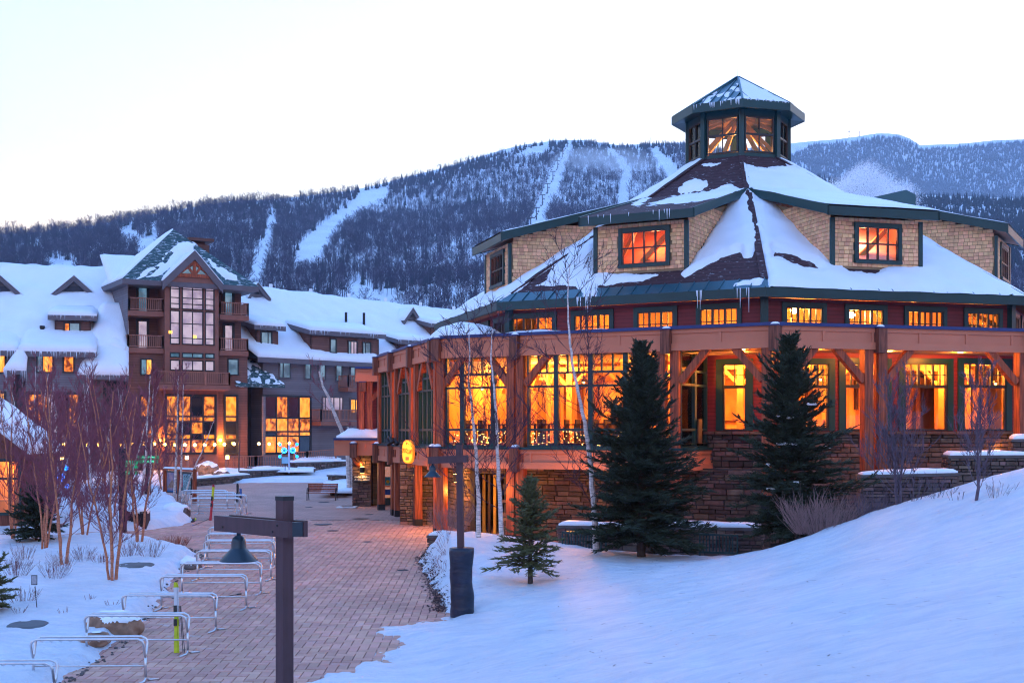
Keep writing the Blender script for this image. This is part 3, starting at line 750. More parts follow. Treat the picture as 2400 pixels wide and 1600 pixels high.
# hip caps
mb = MB()
for i in range(8): mb.beam(lcor(i, (rM)/C8, zroof(rM)+.03), lcor(i, rC/C8, zroof(rC)+.03), .3, .05)
mb.build('hip_cap', asphalt, roof)
for j in VIS:
    pl = lface(j, 0); hw0, hw1 = rE*T8, rM*T8; n = int(round(2*hw0/.62)); px_ = [-hw0+2*hw0*k/n for k in range(n+1)]
    for a, b in zip(px_[:-1], px_[1:]):
        def cl(q): return max(-hw1, min(hw1, q))
        m2 = MB(); pts = [pl.pt(a, EYE+zE+.012, rE), pl.pt(b, EYE+zE+.012, rE), pl.pt(cl(b), EYE+zroof(rM)+.012, rM), pl.pt(cl(a), EYE+zroof(rM)+.012, rM)]
        if (pts[2]-pts[3]).length < .02: pts = pts[:3] if False else [pts[0], pts[1], pts[2]]
        m2.prism(pts, (0, 0, .03))
        m2.beam(pl.pt(b-.02, EYE+zE+.06, rE), pl.pt(cl(b-.02), EYE+zroof(rM)+.06, rM), .035, .06)
        m2.build('metal_panel', metal_roof, roof)
mb = MB()
for j in (-3, 2, 3, 4): ring(mb, rE, zE, rM, zroof(rM), (j,))
mb.build('metal_strip', metal_roof, roof)
mb = MB()
for j in range(8):
    a0, a1 = lcor(j, rE/C8+.02, zE-.32), lcor(j+1, rE/C8+.02, zE-.32); up = Vector((0, 0, .36))
    b0, b1 = lcor(j, (rE-.12)/C8, zE-.32), lcor(j+1, (rE-.12)/C8, zE-.32)
    mb.add([a0, a1, b1, b0, a0+up, a1+up, b1+up, b0+up], [(3, 2, 1, 0), (4, 5, 6, 7), (0, 1, 5, 4), (2, 3, 7, 6)])
mb.build('eave_fascia', green_m, roof)
mb = MB(); ring(mb, rE-.12, zE-.26, 13.4, zE-.26); mb.build('soffit', band_m, roof)
# walls ------------------------------------------------------------
rW, rU, rB = 14.0, 13.6, 17.055
zB0, zB1 = 3.03, 3.83            # upper parapet band
upper = {}
def upwall(j):
    pl = lface(j, rU); hw = rU*T8; holes = []; ws = []
    cs = {-1: [(1187, 1305), (1339, 1439), (1486, 1588), (1632, 1739)], 0: [(1832, 1936), (1979, 2078), (2118, 2218), (2258, 2348)]}.get(j)
    if cs: spans = [(pl.px(a, 740)[0]+.17, pl.px(b, 740)[0]-.17) for a, b in cs]
    else: spans = [(-hw+2*hw*(k+.5)/4-.85, -hw+2*hw*(k+.5)/4+.85) for k in range(4)]
    z0, z1 = EYE+zB1+.02, EYE+zE-.62
    for a, b in spans: holes.append((a, b, z0, z1))
    m2 = MB(); pl.wallpoly(m2, (-hw, hw, EYE+3.3, EYE+zE-.28), holes, -.14, 0)
    m2.build('clerestory_wall', redside, lodge)
    for a, b in spans:
        w3 = (b-a)/3
        vs = [(a+w3, .09), (a+2*w3, .09)]+[(a+w3*(k+.5), .028) for k in range(3)]
        window(lodge, pl, a, b, z0, z1, vs, [((z0+z1)/2, .028)], out=.02, trim=.17, fr=.045)
for j in VIS: upwall(j)
mb = MB()
for j in (2, 3, 4, 5):
    pl = lface(j, rU); pl.box(mb, -rU*T8, rU*T8, EYE+3.3, EYE+zE-.28, -.14, 0)
mb.build('clerestory_wall', redside, lodge)
for i in range(-2, 3):
    mb = MB(); c = lcor(i, rU/C8, 3.3); a = LA+i*Q8; mb.box((c.x, c.y, EYE+4.3), (.3, .3, 1.9), rz=a); mb.build('corner_board', green_m, lodge)
# flat porch roof between the clerestory and the parapet, snow drifted on it
mb = MB(); ring(mb, rB-.1, zB1-.35, rU-.1, zB1-.30); mb.build('porch_roof', mortar, lodge)
# parapet band of recessed panels between stubs
def band(j, q0, q1, z0, z1, r, cap=True, stub_at=(), parent=None, np_=None, nm='parapet_band'):
    pl = lface(j, r) if not isinstance(j, Plane) else j; H = z1-z0; par = parent or lodge
    m2 = MB()
    pl.box(m2, q0, q1, EYE+z0, EYE+z1, -.3, -.04)
    pl.box(m2, q0, q1, EYE+z0, EYE+z0+H*.34, -.04, .06); pl.box(m2, q0, q1, EYE+z1-H*.20, EYE+z1, -.04, .03)
    o = m2.build(nm, band_m, par)
    if cap:
        c = MB(); pl.box(c, q0-.02, q1+.02, EYE+z1, EYE+z1+.12, -.42, .12); c.build('metal_cap', cap_m, o)
    n = np_ or max(1, round((q1-q0)/1.95)); e = [q0+(q1-q0)*k/n for k in range(n+1)]
    for k, (a, b) in enumerate(zip(e[:-1], e[1:])):
        c = MB(); pl.box(c, a+.05, b-.05, EYE+z0+H*.34, EYE+z1-H*.20, -.04, -.015); c.build('panel', band_m, o)
        c = MB(); pl.box(c, b-.05, b+.05 if k < n-1 else b, EYE+z0+H*.34, EYE+z1-H*.20, -.04, .028); c.build('batten', band_m, o)
    return o
def stub(pl, q, z0, z1, w=.36, parent=None, snow=True):
    m2 = MB(); pl.box(m2, q-w/2, q+w/2, EYE+z0-.12, EYE+z1-.02, -.2, .28); pl.box(m2, q-w/2-.02, q+w/2+.02, EYE+z1-.02, EYE+z1+.03, -.2, .31, 1)
    o = m2.build('beam_end', [timber_dk, cap_m], parent or lodge)
    if snow:
        c = MB(); c.blob(pl.pt(q, EYE+z1+.03, .06), (w*.5, .22, .10), 5); c.build('snow_cap', snow_roof, o, smooth=True)
HB = rB*T8
for j in VIS: band(j, -HB, HB, zB0, zB1, rB)
mb = MB()
for j in (2, 3, 4, 5):
    pl = lface(j, rB); pl.box(mb, -HB, HB, EYE+zB0, EYE+zB1+.12, -.3, 0)
mb.build('parapet_band', band_m, lodge)
mb = MB()
for j in (2, 3, 4, 5):
    pl = lface(j, rW); pl.box(mb, -rW*T8, rW*T8, EYE-4.5, EYE+zB0+.1, -.2, 0)
mb.build('rear_wall', redside, lodge)
mb = MB(); ring(mb, rW-.24, -.44, rW-.24, 3.0, (2, 3, 4, 5)); mb.build('rear_lining', inner_wall, lodge)
# porch ceiling
mb = MB(); ring(mb, rB-.28, zB0+.08, rW-.1, zB0+.08); mb.build('porch_ceiling', mat('porch_ceiling_board', (.40, .22, .15), var=.1), lodge)

# columns: pairs of timbers with knee braces
def column(pl, q, zlo, zhi, w=.36, out=-.15, base=True, side=None, nm='column'):
    m2 = MB(); pl.box(m2, q-w/2, q+w/2, EYE+zlo+(.32 if base else 0), EYE+zhi, out-w/2, out+w/2)
    o = m2.build(nm, timber, lodge)
    if base: c = MB(); pl.box(c, q-w/2-.01, q+w/2+.01, EYE+zlo-.2, EYE+zlo+.32, out-w/2-.01, out+w/2+.01); c.build('column_base', black_m, o)
    return o
def brace(pl, q, dq, ztop, out=-.15, L=1.15, w=.26):
    m2 = MB(); pl.beam(m2, (q, EYE+ztop-L), (q+dq, EYE+ztop+.05), w, out-.13, out+.13); m2.build('knee_brace', timber, lodge)
PL, PR, PG = lface(-1, rB), lface(0, rB), lface(-2, rB)
zS = -.62; zL0 = -1.46                # lower band on the glazed side
cols_L = [PL.px(1034, 900)[0], PL.px(1203, 900)[0], PL.px(1561, 900)[0], PL.px(1800, 900)[0]]
for k, u in enumerate((1036, 1200, 1222, 1552, 1584, 1799)):
    q = PL.px(u, 900, -.15)[0]
    top_only = k >= 3
    column(PL, q, -2.6 if k == 5 else (float(G(PL.pt(q, 0).y))-EYE-.02 if not top_only else -3.2), zB0, .34, base=True)
for u, dq in ((1040, 1.), (1195, -1.), (1232, 1.05), (1545, -1.0), (1596, 1.05), (1788, -1.05)):
    brace(PL, PL.px(u, 900, -.15)[0], dq, zB0)
for u in (1027, 1210, 1564, 1818): stub(PL, PL.px(u, 790)[0], zB0, zB1)
for u in (1027, 1210, 1564): stub(PL, PL.px(u, 1065)[0], zL0, zS)
for k, u in enumerate((1840, 2031, 2064, 2392, 2428)):
    column(PR, PR.px(u, 900, -.15)[0], -1.75 if u > 1900 else -2.6, zB0, .36)
for u, dq in ((1846, 1.1), (2022, -1.15), (2074, 1.1), (2380, -1.2)): brace(PR, PR.px(u, 900, -.15)[0], dq, zB0)
for u in (2060, 2412): stub(PR, PR.px(u, 790)[0], zB0, zB1)
for k, f in enumerate((.06, .34, .40, .66, .72, .97)):
    q = HB-2*HB*f; column(PG, q, float(G(PG.pt(q, 0).y))-EYE-.02, zB0, .34)
for f in (.06, .37, .69, .97):
    q = HB-2*HB*f; stub(PG, q, zB0, zB1); stub(PG, q, zL0, zS)
for f, dq in ((.1, -1.), (.31, 1.), (.43, -1.), (.63, 1.), (.75, -1.)): brace(PG, HB-2*HB*f, dq, zB0)

# lower band + glazed room on faces -2 and -1, ends in a slanted return
qEnd = PL.px(1600, 1000)[0]
band(-1, -HB, qEnd, zL0, zS-.08, rB, cap=False, nm='lower_band'); band(-2, -HB, HB, zL0, zS-.08, rB, cap=False, nm='lower_band')
A_ = PL.pt(qEnd, 0, -.05); B_ = lface(-1, rW).pt(lface(-1, rW).px(1668, 1000)[0], 0)
PT = Plane((A_.x, A_.y), (B_.x-A_.x, B_.y-A_.y)); LT = (B_-A_).length
band(PT, 0, LT, zL0, zS-.08, 0, cap=False, nm='lower_band', np_=1)
mb = MB()
for pl, a, b in ((PL, -HB, qEnd), (PG, -HB, HB), (PT, 0, LT)): pl.box(mb, a, b, EYE+zS-.08, EYE+zS+.02, -.3, .1)
mb.build('window_sill', green_m, lodge)
zR = [(.09, .09), (1.80, .08), (2.33, .08)]
def glazing(pl, q0, q1, posts, minor, top=zB0+.05):
    hs = [(EYE+z, w) for z, w in zR]
    vs = [(q, .2) for q in posts]
    o = window(lodge, pl, q0, q1, EYE+zS+.02, EYE+top, vs, hs, out=-.16, trim=0, fr=.07, depth=.16, mf=green_m, name='glazed_wall')
    for q in minor: m2 = MB(); pl.box(m2, q-.035, q+.035, EYE+2.37, EYE+top-.06, -.24, -.13); m2.build('transom_bar', green_m, o)
def qs(pl, us): return [pl.px(u, 950, -.15)[0] for u in us]
g = qs(PL, (1045, 1083, 1155, 1191)); glazing(PL, g[0], g[3], g[1:3], qs(PL, (1106, 1130)))
g = qs(PL, (1236, 1303, 1384, 1466, 1541)); glazing(PL, g[0], g[4], g[1:4], qs(PL, (1262, 1282, 1330, 1356, 1410, 1436, 1490, 1515)))
fr_ = lambda f: HB-2*HB*f
for a, b in ((.08, .325), (.415, .645), (.735, .96)):
    q0, q1 = fr_(b), fr_(a); glazing(PG, q0, q1, [q0+(q1-q0)*k/4 for k in (1, 2, 3)], [])
glazing(PT, .15, LT-.12, [LT*.55], [])
# porch wall (recessed) on the right half of face -1 and on faces 0, 1
def porch(j, q0, q1, wins, seed):
    pl = lface(j, rW); holes = [w[:4] for w in wins]
    m2 = MB(); pl.wallpoly(m2, (q0, q1, EYE+.03, EYE+zB0+.1), holes, -.2, 0); m2.build('red_wall', redside, lodge)
    m2 = MB(); pl.wallpoly(m2, (q0, q1, EYE-.4, EYE+zB0), holes, -.24, -.205); m2.build('wall_lining', inner_wall, lodge)
    m2 = MB(); pl.box(m2, q0, q1, EYE-4.5, EYE+.03, -.3, -.05); m2.build('stone_base', mortar, lodge)
    for a, b, c, d, n in wins:
        z = c+(d-c)*.66; w = (b-a)/n
        vs = []
        o = window(lodge, pl, a, b, z, d, [(a+w*k, .10) for k in range(1, n)]+[(a+w*(k+.5), .028) for k in range(n)], [((z+d)/2, .028)], out=0, trim=0, fr=.05)
        o2 = window(lodge, pl, a, b, c, z, [], [], out=0, trim=0, fr=.07)
        t = MB()
        for x0, x1, y0, y1 in ((a-.26, a, c, d+.2), (b, b+.26, c, d+.2), (a, b, d, d+.2)): pl.box(t, x0, x1, y0, y1, -.03, .06)
        t.build('window_trim', green_m, o)
    it = []; stones(pl, q0, q1, EYE-4.3, EYE-.1, -.02, it, seed=seed)
    for k in range(int((q1-q0)/.7)+1):
        a = q0+k*.7; b = min(q1, a+.7)
        if b-a > .1: it.append((pl.pt((a+b)/2, EYE-.03, .06), pl.d, pl.n, (b-a-.012, .34, .12), 0))
    return it
pW1, pW0 = lface(-1, rW), lface(0, rW)
def wpx(pl, u0, u1, n, v0=1004, v1=852): a = pl.px(u0, v0); b = pl.px(u1, v1); return (a[0], b[0], EYE+.05, b[1], n)
stone_items = porch(-1, pW1.px(1640, 1000)[0], rW*T8, [wpx(pW1, 1694, 1750, 1)], 11)
stone_items += porch(0, -rW*T8, rW*T8, [wpx(pW0, 1862, 1942, 3), wpx(pW0, 1979, 2075, 3), wpx(pW0, 2119, 2220, 3), wpx(pW0, 2257, 2357, 3)], 12)
porch(1, -rW*T8, rW*T8, [(-4, -2, EYE+.05, EYE+2.6, 3), (-1, 1, EYE+.05, EYE+2.6, 3)], 13)
# stone ground storey behind the columns under the glazed room
pS = lface(-1, 15.2); m2 = MB()
hl = [(pS.px(1090, 1180)[0], pS.px(1180, 1180)[0], EYE-4.5, EYE-1.75)]
pS.wallpoly(m2, (-6.3, 6.3, EYE-4.6, EYE-1.4), hl, -.25, -.05); m2.build('stone_base', mortar, lodge)
stones(pS, -6.3, 6.3, EYE-4.4, EYE-1.45, -.02, stone_items, hole=hl, seed=21)
pS2 = lface(-2, 15.6); m2 = MB(); pS2.box(m2, -6.4, 6.4, EYE-4.6, EYE-1.4, -.25, -.05); m2.build('stone_base', mortar, lodge)
stones(pS2, -6.4, 6.4, EYE-4.2, EYE-1.45, -.02, stone_items, seed=22)
blocks(lodge, 'stone', stone_items, stone_m, 300)
# entrance under the glazed room: dark timber doorway with yellow boards
m2 = MB(); a, b = hl[0][:2]
for k in range(7):
    q = a+(b-a)*(k+.5)/7; pS.box(m2, q-.06, q+.06, EYE-4.3, EYE-1.8, -.5, -.42, k % 2)
m2.build('entrance_door', [mat('yellow_board', (.55, .33, .05), var=.15), inner_dark], lodge)
mb = MB(); pl = lface(-1, rB)
mb.poly([lcor(-2, rB/C8, zL0+.02), lcor(-1, rB/C8, zL0+.02), pl.pt(qEnd, EYE+zL0+.02), Vector((B_.x, B_.y, EYE+zL0+.02)), lcor(0, 9, zL0+.02), lcor(-2, 9, zL0+.02)])
mb.build('underside', timber_dk, lodge)
# floor, core and ceiling inside
mb = MB()
flo = [lcor(i, 14.8, -.45) for i in range(8)]; mb.poly(flo)
mb.poly([lcor(-2, rB/C8-.3, -.44), lcor(-1, rB/C8-.3, -.44), pl.pt(qEnd, EYE-.44, -.3), Vector((B_.x, B_.y, EYE-.44)), lcor(0, 9, -.44), lcor(-2, 9, -.44)])
mb.build('interior_floor', inner_floor, lodge)
mb = MB(); ring(mb, 8.2, -.44, 8.2, 3.2, m=0); mb.build('interior_wall', inner_wall, lodge)
m2 = MB()
for j in (-2, -1, 0, 1):
    pl8 = lface(j, 8.2)
    for q in (-2.4, -.4, 1.9): pl8.box(m2, q-.22, q+.22, EYE-.44, EYE+3.2, 0, .3)
    pl8.box(m2, -3.4, 3.4, EYE+2.3, EYE+2.6, .3, .5)
m2.build('interior_post', inner_beam, lodge)
m2 = MB()
for j in (-2, -1, 0, 1):
    for q, z, w, h in ((-1.5, .9, .9, 2.4), (.8, .9, 1.0, 2.3)):
        lface(j, 8.2).box(m2, q-w/2, q+w/2, EYE-.4, EYE-.4+h, .0, .12)
m2.build('interior_door', mat('interior_door_wood', (.60, .27, .07), var=.2), lodge)
mb = MB(); ring(mb, 16.4, 3.0, 8.0, 3.0, (-2, -1)); ring(mb, rW-.2, 3.0, 8.0, 3.0, (0, 1, 2, 3, 4, 5)); mb.build('interior_ceiling', mat('interior_ceiling_board', (.5, .3, .14), var=.15), lodge)
mb = MB(); ring(mb, rU-.16, 3.35, .1, 3.35); mb.build('upper_floor', inner_floor, lodge)
# roof trusses seen through clerestory, dormers and lantern
m2 = MB()
for i in range(16):
    a = LA+i*Q8/2; d = Vector((math.sin(a), -math.cos(a), 0)); R0 = 13.2
    p0 = Vector((LC.x, LC.y, EYE))+d*R0; p1 = Vector((LC.x, LC.y, EYE))+d*2.2
    m2.beam(p0+Vector((0, 0, zroof(13.4)-.45)), p1+Vector((0, 0, zroof(2.2)-.5)), .25, .35)
    m2.beam(Vector((LC.x, LC.y, EYE+4.6))+d*13.2, Vector((LC.x, LC.y, EYE+7.2))+d*8.5, .18, .22)
    if i % 2: m2.box(p1*.45+p0*.55+Vector((0, 0, 5.2)), (.3, .3, 4.5), rz=a)
m2.build('roof_truss', inner_beam, lodge)
mb = MB(); ring(mb, 9.4, 3.35, 9.4, zroof(9.4)-.1); mb.build('upper_inner_wall', mat('upper_inner_wall', (.6, .34, .14), var=.3, scale=.7), lodge)
mb = MB(); ring(mb, rE-.5, zroof(rE-.5)-.14, rC, zroof(rC)-.14); mb.build('roof_lining', mat('roof_lining_board', (.62, .33, .13), var=.2), roof)
# free-standing posts, tie beams, wall panels and pendant lamps give the dining hall depth
ri = random.Random(77); pan = [mat('wall_panel_%d' % k, c, var=.3) for k, c in enumerate(((.40, .15, .04), (.16, .06, .025), (.80, .55, .22), (.55, .25, .07), (.06, .03, .02)))]
for j in (-2, -1, 0, 1):
    p11 = lface(j, 11.2)
    for q in (-3.9, -1.3, 1.3, 3.9):
        m2 = MB(); p11.box(m2, q-.14, q+.14, EYE-.44, EYE+3., -.14, .14); m2.build('interior_column', inner_beam, lodge)
        for sg in (-1, 1): m2 = MB(); p11.beam(m2, (q, EYE+1.9), (q+sg*.8, EYE+2.65), .15, -.08, .08); m2.build('interior_brace', inner_beam, lodge)
    m2 = MB(); p11.box(m2, -4.6, 4.6, EYE+2.6, EYE+2.85, -.1, .1); m2.build('tie_beam', inner_beam, lodge)
    p8 = lface(j, 8.23); q = -3.2
    while q < 3.0:
        w = ri.uniform(.4, 1.1); z0 = ri.choice((-.44, -.44, .5, 1.0)); z1 = z0+ri.uniform(.7, 2.4); m2 = MB(); p8.box(m2, q, q+w, EYE+z0, EYE+min(2.9, z1), .0, .08+ri.random()*.2); m2.build('wall_panel', ri.choice(pan), lodge); q += w+ri.uniform(.1, .6)
    p13 = lface(j, 12.6)
    for q in (-2.6, 0., 2.6):
        m2 = MB(); c = p13.pt(q, EYE+2.15); m2.lathe(c, [(.02, .8), (.02, .1), (.16, 0), (.15, -.02)], 10); m2.build('pendant_shade', inner_dark, lodge); m2 = MB(); m2.blob(c-Vector((0, 0, .03)), .06, 4); m2.build('pendant_bulb', lamp_m, lodge)
# furniture and fairy lights by the glass
m2 = MB(); rr = random.Random(5)
for k in range(14):
    q = -6.2+k*.72; o = rr.uniform(-2.2, -1.1)
    PL.box(m2, q-.3, q+.3, EYE+.28, EYE+.33, o-.3, o+.3); PL.box(m2, q-.04, q+.04, EYE-.44, EYE+.28, o-.04, o+.04)
    PL.box(m2, q-.42, q-.36, EYE-.44, EYE+.5, o-.2, o+.2); PL.box(m2, q+.36, q+.42, EYE-.44, EYE+.5, o-.2, o+.2)
m2.build('dining_furniture', inner_dark, lodge, kind='stuff')
m2 = MB()
for k in range(260):
    q = rr.uniform(-6.6, qEnd-.2); m2.blob(PL.pt(q, EYE+rr.uniform(-.55, .02)+.06*math.sin(q*3), -.38+rr.uniform(-.12, .05)), .012, 3)
for k in range(40): m2.blob(PT.pt(rr.uniform(.2, LT-.2), EYE+rr.uniform(-.5, 0), -.3), .016, 3)
m2.build('fairy_lights', mat('fairy_bulb', (1, .6, .2), emit=(1, .48, .10), est=1.6), lodge, kind='stuff')

# dormers
def dormer(j):
    r, hw = 12.57, 2.04; pl = lface(j, r); zb, zt = EYE+zroof(r)-.05, EYE+8.66
    z0, z1 = EYE+6.98, EYE+8.36; w0, w1 = -1.02+.12, 1.02+.12
    if j == -1: w0, w1 = -.82, 1.18
    if j == 0: w0, w1 = -.9, .98
    d = MB(); pl.wallpoly(d, (-hw, hw, zb, zt), [(w0, w1, z0, z1)], -.16, -.03)
    for sg in (-1, 1):     # cheeks: triangular side walls back to the roof
        rb = r-2.9; tri = [pl.pt(sg*hw, zb, 0), pl.pt(sg*hw, zt, 0), pl.pt(sg*hw, EYE+8.66+.28*(r-7.2), 7.2-r), pl.pt(sg*hw, EYE+zroof(7.2), 7.2-r)]
        d.prism(tri, pl.d*(-sg*.12))
    o = d.build('dormer', mat('dormer_sheathing', (.30, .19, .10), var=.1), lodge)
    for sg in (-1, 1): t = MB(); pl.box(t, sg*hw-.09, sg*hw+.09, zb-.02, zt, -.08, .05); t.build('corner_board', green_m, o)
    t = MB(); iw = hw-.14
    t.quad(pl.pt(-iw, EYE+zroof(r-.2)+.05, -.2), pl.pt(iw, EYE+zroof(r-.2)+.05, -.2), pl.pt(iw, EYE+zroof(8.2)+.05, 8.2-r), pl.pt(-iw, EYE+zroof(8.2)+.05, 8.2-r))
    for sg in (-1, 1): t.quad(pl.pt(sg*iw, EYE+zroof(r), -.17), pl.pt(sg*iw, zt, -.17), pl.pt(sg*iw, EYE+8.6+.28*4.3, 8.2-r), pl.pt(sg*iw, EYE+zroof(8.2), 8.2-r))
    t.quad(pl.pt(-iw, EYE+8.62, -.17), pl.pt(iw, EYE+8.62, -.17), pl.pt(iw, EYE+8.62+.28*4.2, 8.2-r), pl.pt(-iw, EYE+8.62+.28*4.2, 8.2-r))
    t.build('dormer_lining', mat('dormer_lining_board', (.70, .30, .16), var=.2), o)
    t = MB(); t.beam(pl.pt(-.3, EYE+7.2, -.9), pl.pt(1.4, EYE+8.8, -.9), .16, .2); t.beam(pl.pt(-1.5, EYE+7.1, -1.1), pl.pt(-.5, EYE+8.9, -1.1), .12, .16); t.build('rafter', inner_beam, o)
    window(o, pl, w0, w1, z0, z1, [(w0+(w1-w0)*k/4, .06) for k in (1, 2, 3)], [((z0+z1)/2, .06)], out=.02, trim=.15, fr=.05)
    # shed roof
    ov, rb = .55, 5.95; zf = EYE+9.03
    fr, bk = [pl.pt(s*(hw+ov), zf, ov) for s in (-1, 1)], [pl.pt(s*min(hw+ov, rb*T8), EYE+zroof(rb)+.03, rb-r) for s in (-1, 1)]
    s_ = MB(); s_.quad(fr[0], fr[1], bk[1], bk[0]); dr = s_.build('dormer_roof', asphalt, o)
    f = MB()
    f.prism([fr[0], fr[1], fr[1]-Vector((0, 0, .36)), fr[0]-Vector((0, 0, .36))], pl.n*-.08)
    for k, sg in ((0, -1), (1, 1)): f.prism([fr[k]+Vector((0, 0, .04)), fr[k]-Vector((0, 0, .34)), bk[k]-Vector((0, 0, .3)), bk[k]+Vector((0, 0, .06))], pl.d*(-sg*.08))
    f.build('fascia', green_m, o)
    s_ = MB(); a, b = [p-Vector((0, 0, .3)) for p in fr]; c_, d_ = [p-Vector((0, 0, .25)) for p in bk]; s_.quad(a, b, d_, c_); s_.build('soffit', mat('pink_tan_soffit', (.5, .26, .19), var=.05), o)
    # cedar shingles, front and cheeks
    it = []; row = .165; rs = random.Random(j)
    z = zb+.16
    while z < zt-.02:
        q = -hw+.1+rs.uniform(-.1, 0)
        while q < hw-.1:
            L = rs.uniform(.16, .27); a, b = max(q, -hw+.09), min(q+L, hw-.09)
            if b-a > .04 and not (w0-.15 < (a+b)/2 < w1+.15 and z < z1+.15 and z > z0-.2): it.append((pl.pt((a+b)/2, z+row/2+rs.uniform(-.006, .006), -.012), pl.d, pl.n, (b-a-.012, .03, row-.012), 0))
            q += L
        z += row
    for sg in ((1,) if j in (-1, -2) else (-1,)):
        pc = pl.n*-1; nn = pl.d*sg; dd = Vector((-nn.y, nn.x, 0)); z = zb+.1; pcx = Plane(pl.pt(sg*hw, 0, 0), (dd.x, dd.y)); sgn = 1 if dd.dot(pc) > 0 else -1
        while z < EYE+9.6:
            lo = 0.0 if z < zt else max(0, (z-zt-row)/.28)
            hi = (z-EYE-zroof(r))/SL+.05; lo = max(lo, 0.1); hi = min(hi, 5.2); q = lo+rs.uniform(0, .1)
            while q < hi:
                L = min(rs.uniform(.16, .27), hi-q)
                if L > .05: it.append((pcx.pt(sgn*(q+L/2), z+row/2, .012), dd, nn, (L-.012, .03, row-.012), 0))
                q += L
            z += row
    blocks(o, 'shingle', it, shingle_m, {-1: 130, 0: 130, -2: 40, 1: 0}[j], bev=.05)
    return pl, fr, bk
dorm = {j: dormer(j) for j in VIS}
# lantern
def lantern():
    rL = 2.31; zb, zt = 13.3, 15.62; o = None
    base = MB(); ring(base, rL+.02, zb-.25, rL+.02, zb+.22); ring(base, rL+.02, zb+.22, rL-.2, zb+.22)
    o = base.build('lantern', green_m, lodge)
    base = MB(); ring(base, rL+.02, 15.3, rL+.02, zt); ring(base, rL-.2, 15.3, rL+.02, 15.3); base.build('lantern_head', green_m, o)
    for i in range(8): m2 = MB(); c = lcor(i, (rL-.02)/C8, zb); m2.box((c.x, c.y, EYE+(zb+zt)/2), (.26, .26, zt-zb), rz=LA+i*Q8); m2.build('corner_post', green_m, o)
    for j in range(8):
        pl = lface(j, rL); h = rL*T8-.17
        window(o, pl, -h, h, EYE+zb+.25, EYE+15.3, [(0, .035)], [(EYE+14.43, .10)], out=.0, trim=0, fr=.07, depth=.1)
    rO = 3.02; m2 = MB(); ring(m2, rO, 15.86, .04, 17.78); ro = m2.build('lantern_roof', metal_roof, o)
    m2 = MB()
    for j in range(8):
        pl = lface(j, 0); hw = rO*T8
        m2.beam(lcor(j, rO/C8, 15.9), lcor(j, .1, 17.82), .09, .07)
        for k in (-.66, -.33, 0, .33, .66):
            rt = rO*abs(k); m2.beam(pl.pt(k*hw, EYE+15.89, rO), pl.pt(k*hw, EYE+15.89+(1-rt/rO)*1.92, rt+.02), .03, .06)
    m2.build('standing_seam', metal_roof, ro)
    m2 = MB(); ring(m2, rO+.04, 15.5, rO+.04, 15.9); ring(m2, rO-.02, 15.5, rO-.02, 15.86); ring(m2, rO+.04, 15.9, rO-.02, 15.9); ring(m2, rO+.04, 15.5, rL, 15.62); m2.build('lantern_fascia', green_m, ro)
    m2 = MB(); m2.tube([lcor(0, 0, 17.7), lcor(0, 0, 18.25)], [.03, .012], 5); m2.build('lightning_rod', steel, ro)
    m2 = MB()
    for i in range(8):
        a = LA+(i+.5)*Q8; d = Vector((math.sin(a), -math.cos(a), 0)); c = Vector((LC.x, LC.y, EYE))
        m2.beam(c+d*2.1+Vector((0, 0, 13.6)), c+d*.2+Vector((0, 0, 15.6)), .14, .18); m2.beam(c+d*2.1+Vector((0, 0, 15.2)), c+d*.1+Vector((0, 0, 15.9)), .14, .16)
    m2.build('lantern_truss', inner_beam, o)
    m2 = MB(); ring(m2, rO-.1, 15.84, .05, 17.7); m2.build('lantern_lining', mat('lantern_lining_board', (.6, .32, .13), var=.15), o)
lantern()

for j, mk in ((0, lambda u, v: 16+14*vnoise(u*.05, v*.05, 1)), (-1, lambda u, v: 9*vnoise(u*.05, v*.07, 4)-5), (1, lambda u, v: 8)):
    roof_snow('snow_patch', lcor(j, 3.02/C8, 15.88), lcor(j+1, 3.02/C8, 15.88), lcor(j+1, .1, 17.78), lcor(j, .1, 17.78), snow_roof, roof, thick=.06, cell=.1, mask=mk, lump=.03, seed=j)
# interior lamps (the lodge is lit inside)
def lamp(name, loc, e, rad=.25, col=(1, .33, .045)):
    d = bpy.data.lights.new(name, 'POINT'); d.energy = e*.48; d.color = col; d.shadow_soft_size = rad
    o = bpy.data.objects.new(name, d); COL.objects.link(o); o.location = loc; return o
KL = .42
for j, s in ((-2, -3), (-2, 2), (-1, -4), (-1, 0), (-1, 3.6), (0, -3), (0, .5), (0, 4), (1, -2), (-3, 2), (-3, -3), (-2, 5)):
    pl = lface(j, 12.2); lamp('interior_lamp', pl.pt(s, EYE+2.5), 120*KL, .2)
for j in range(-2, 2):
    for s in (-2.5, 2.5): pl = lface(j, 11.4); lamp('clerestory_lamp', pl.pt(s, EYE+4.7), 60*KL, .2)
for j in (-2, -1, 0, 1): pl = lface(j, 11.3); lamp('dormer_lamp', pl.pt(.2, EYE+8.3), 28*KL, .25, (1, .24, .10))
lamp('return_lamp', PL.pt(qEnd-1.0, EYE+2.3, -1.7), 60*KL, .2)
lamp('lantern_lamp', (LC.x, LC.y, EYE+13.9), 60*KL, .25, (1, .42, .14))
# two bright pendant globes seen through the clerestory
for u, v in ((1862, 727), (1995, 738)):
    pl = lface(0, 12.9); q, z = pl.px(u, v); m2 = MB(); m2.blob(pl.pt(q, z), (.17, .17, .13), 6); m2.build('pendant_lamp', mat('pendant_glow', (1, .8, .4), emit=(1, .62, .18), est=8.), lodge)
    lamp('pendant_light', pl.pt(q, z+.02, .35), 10, .1)

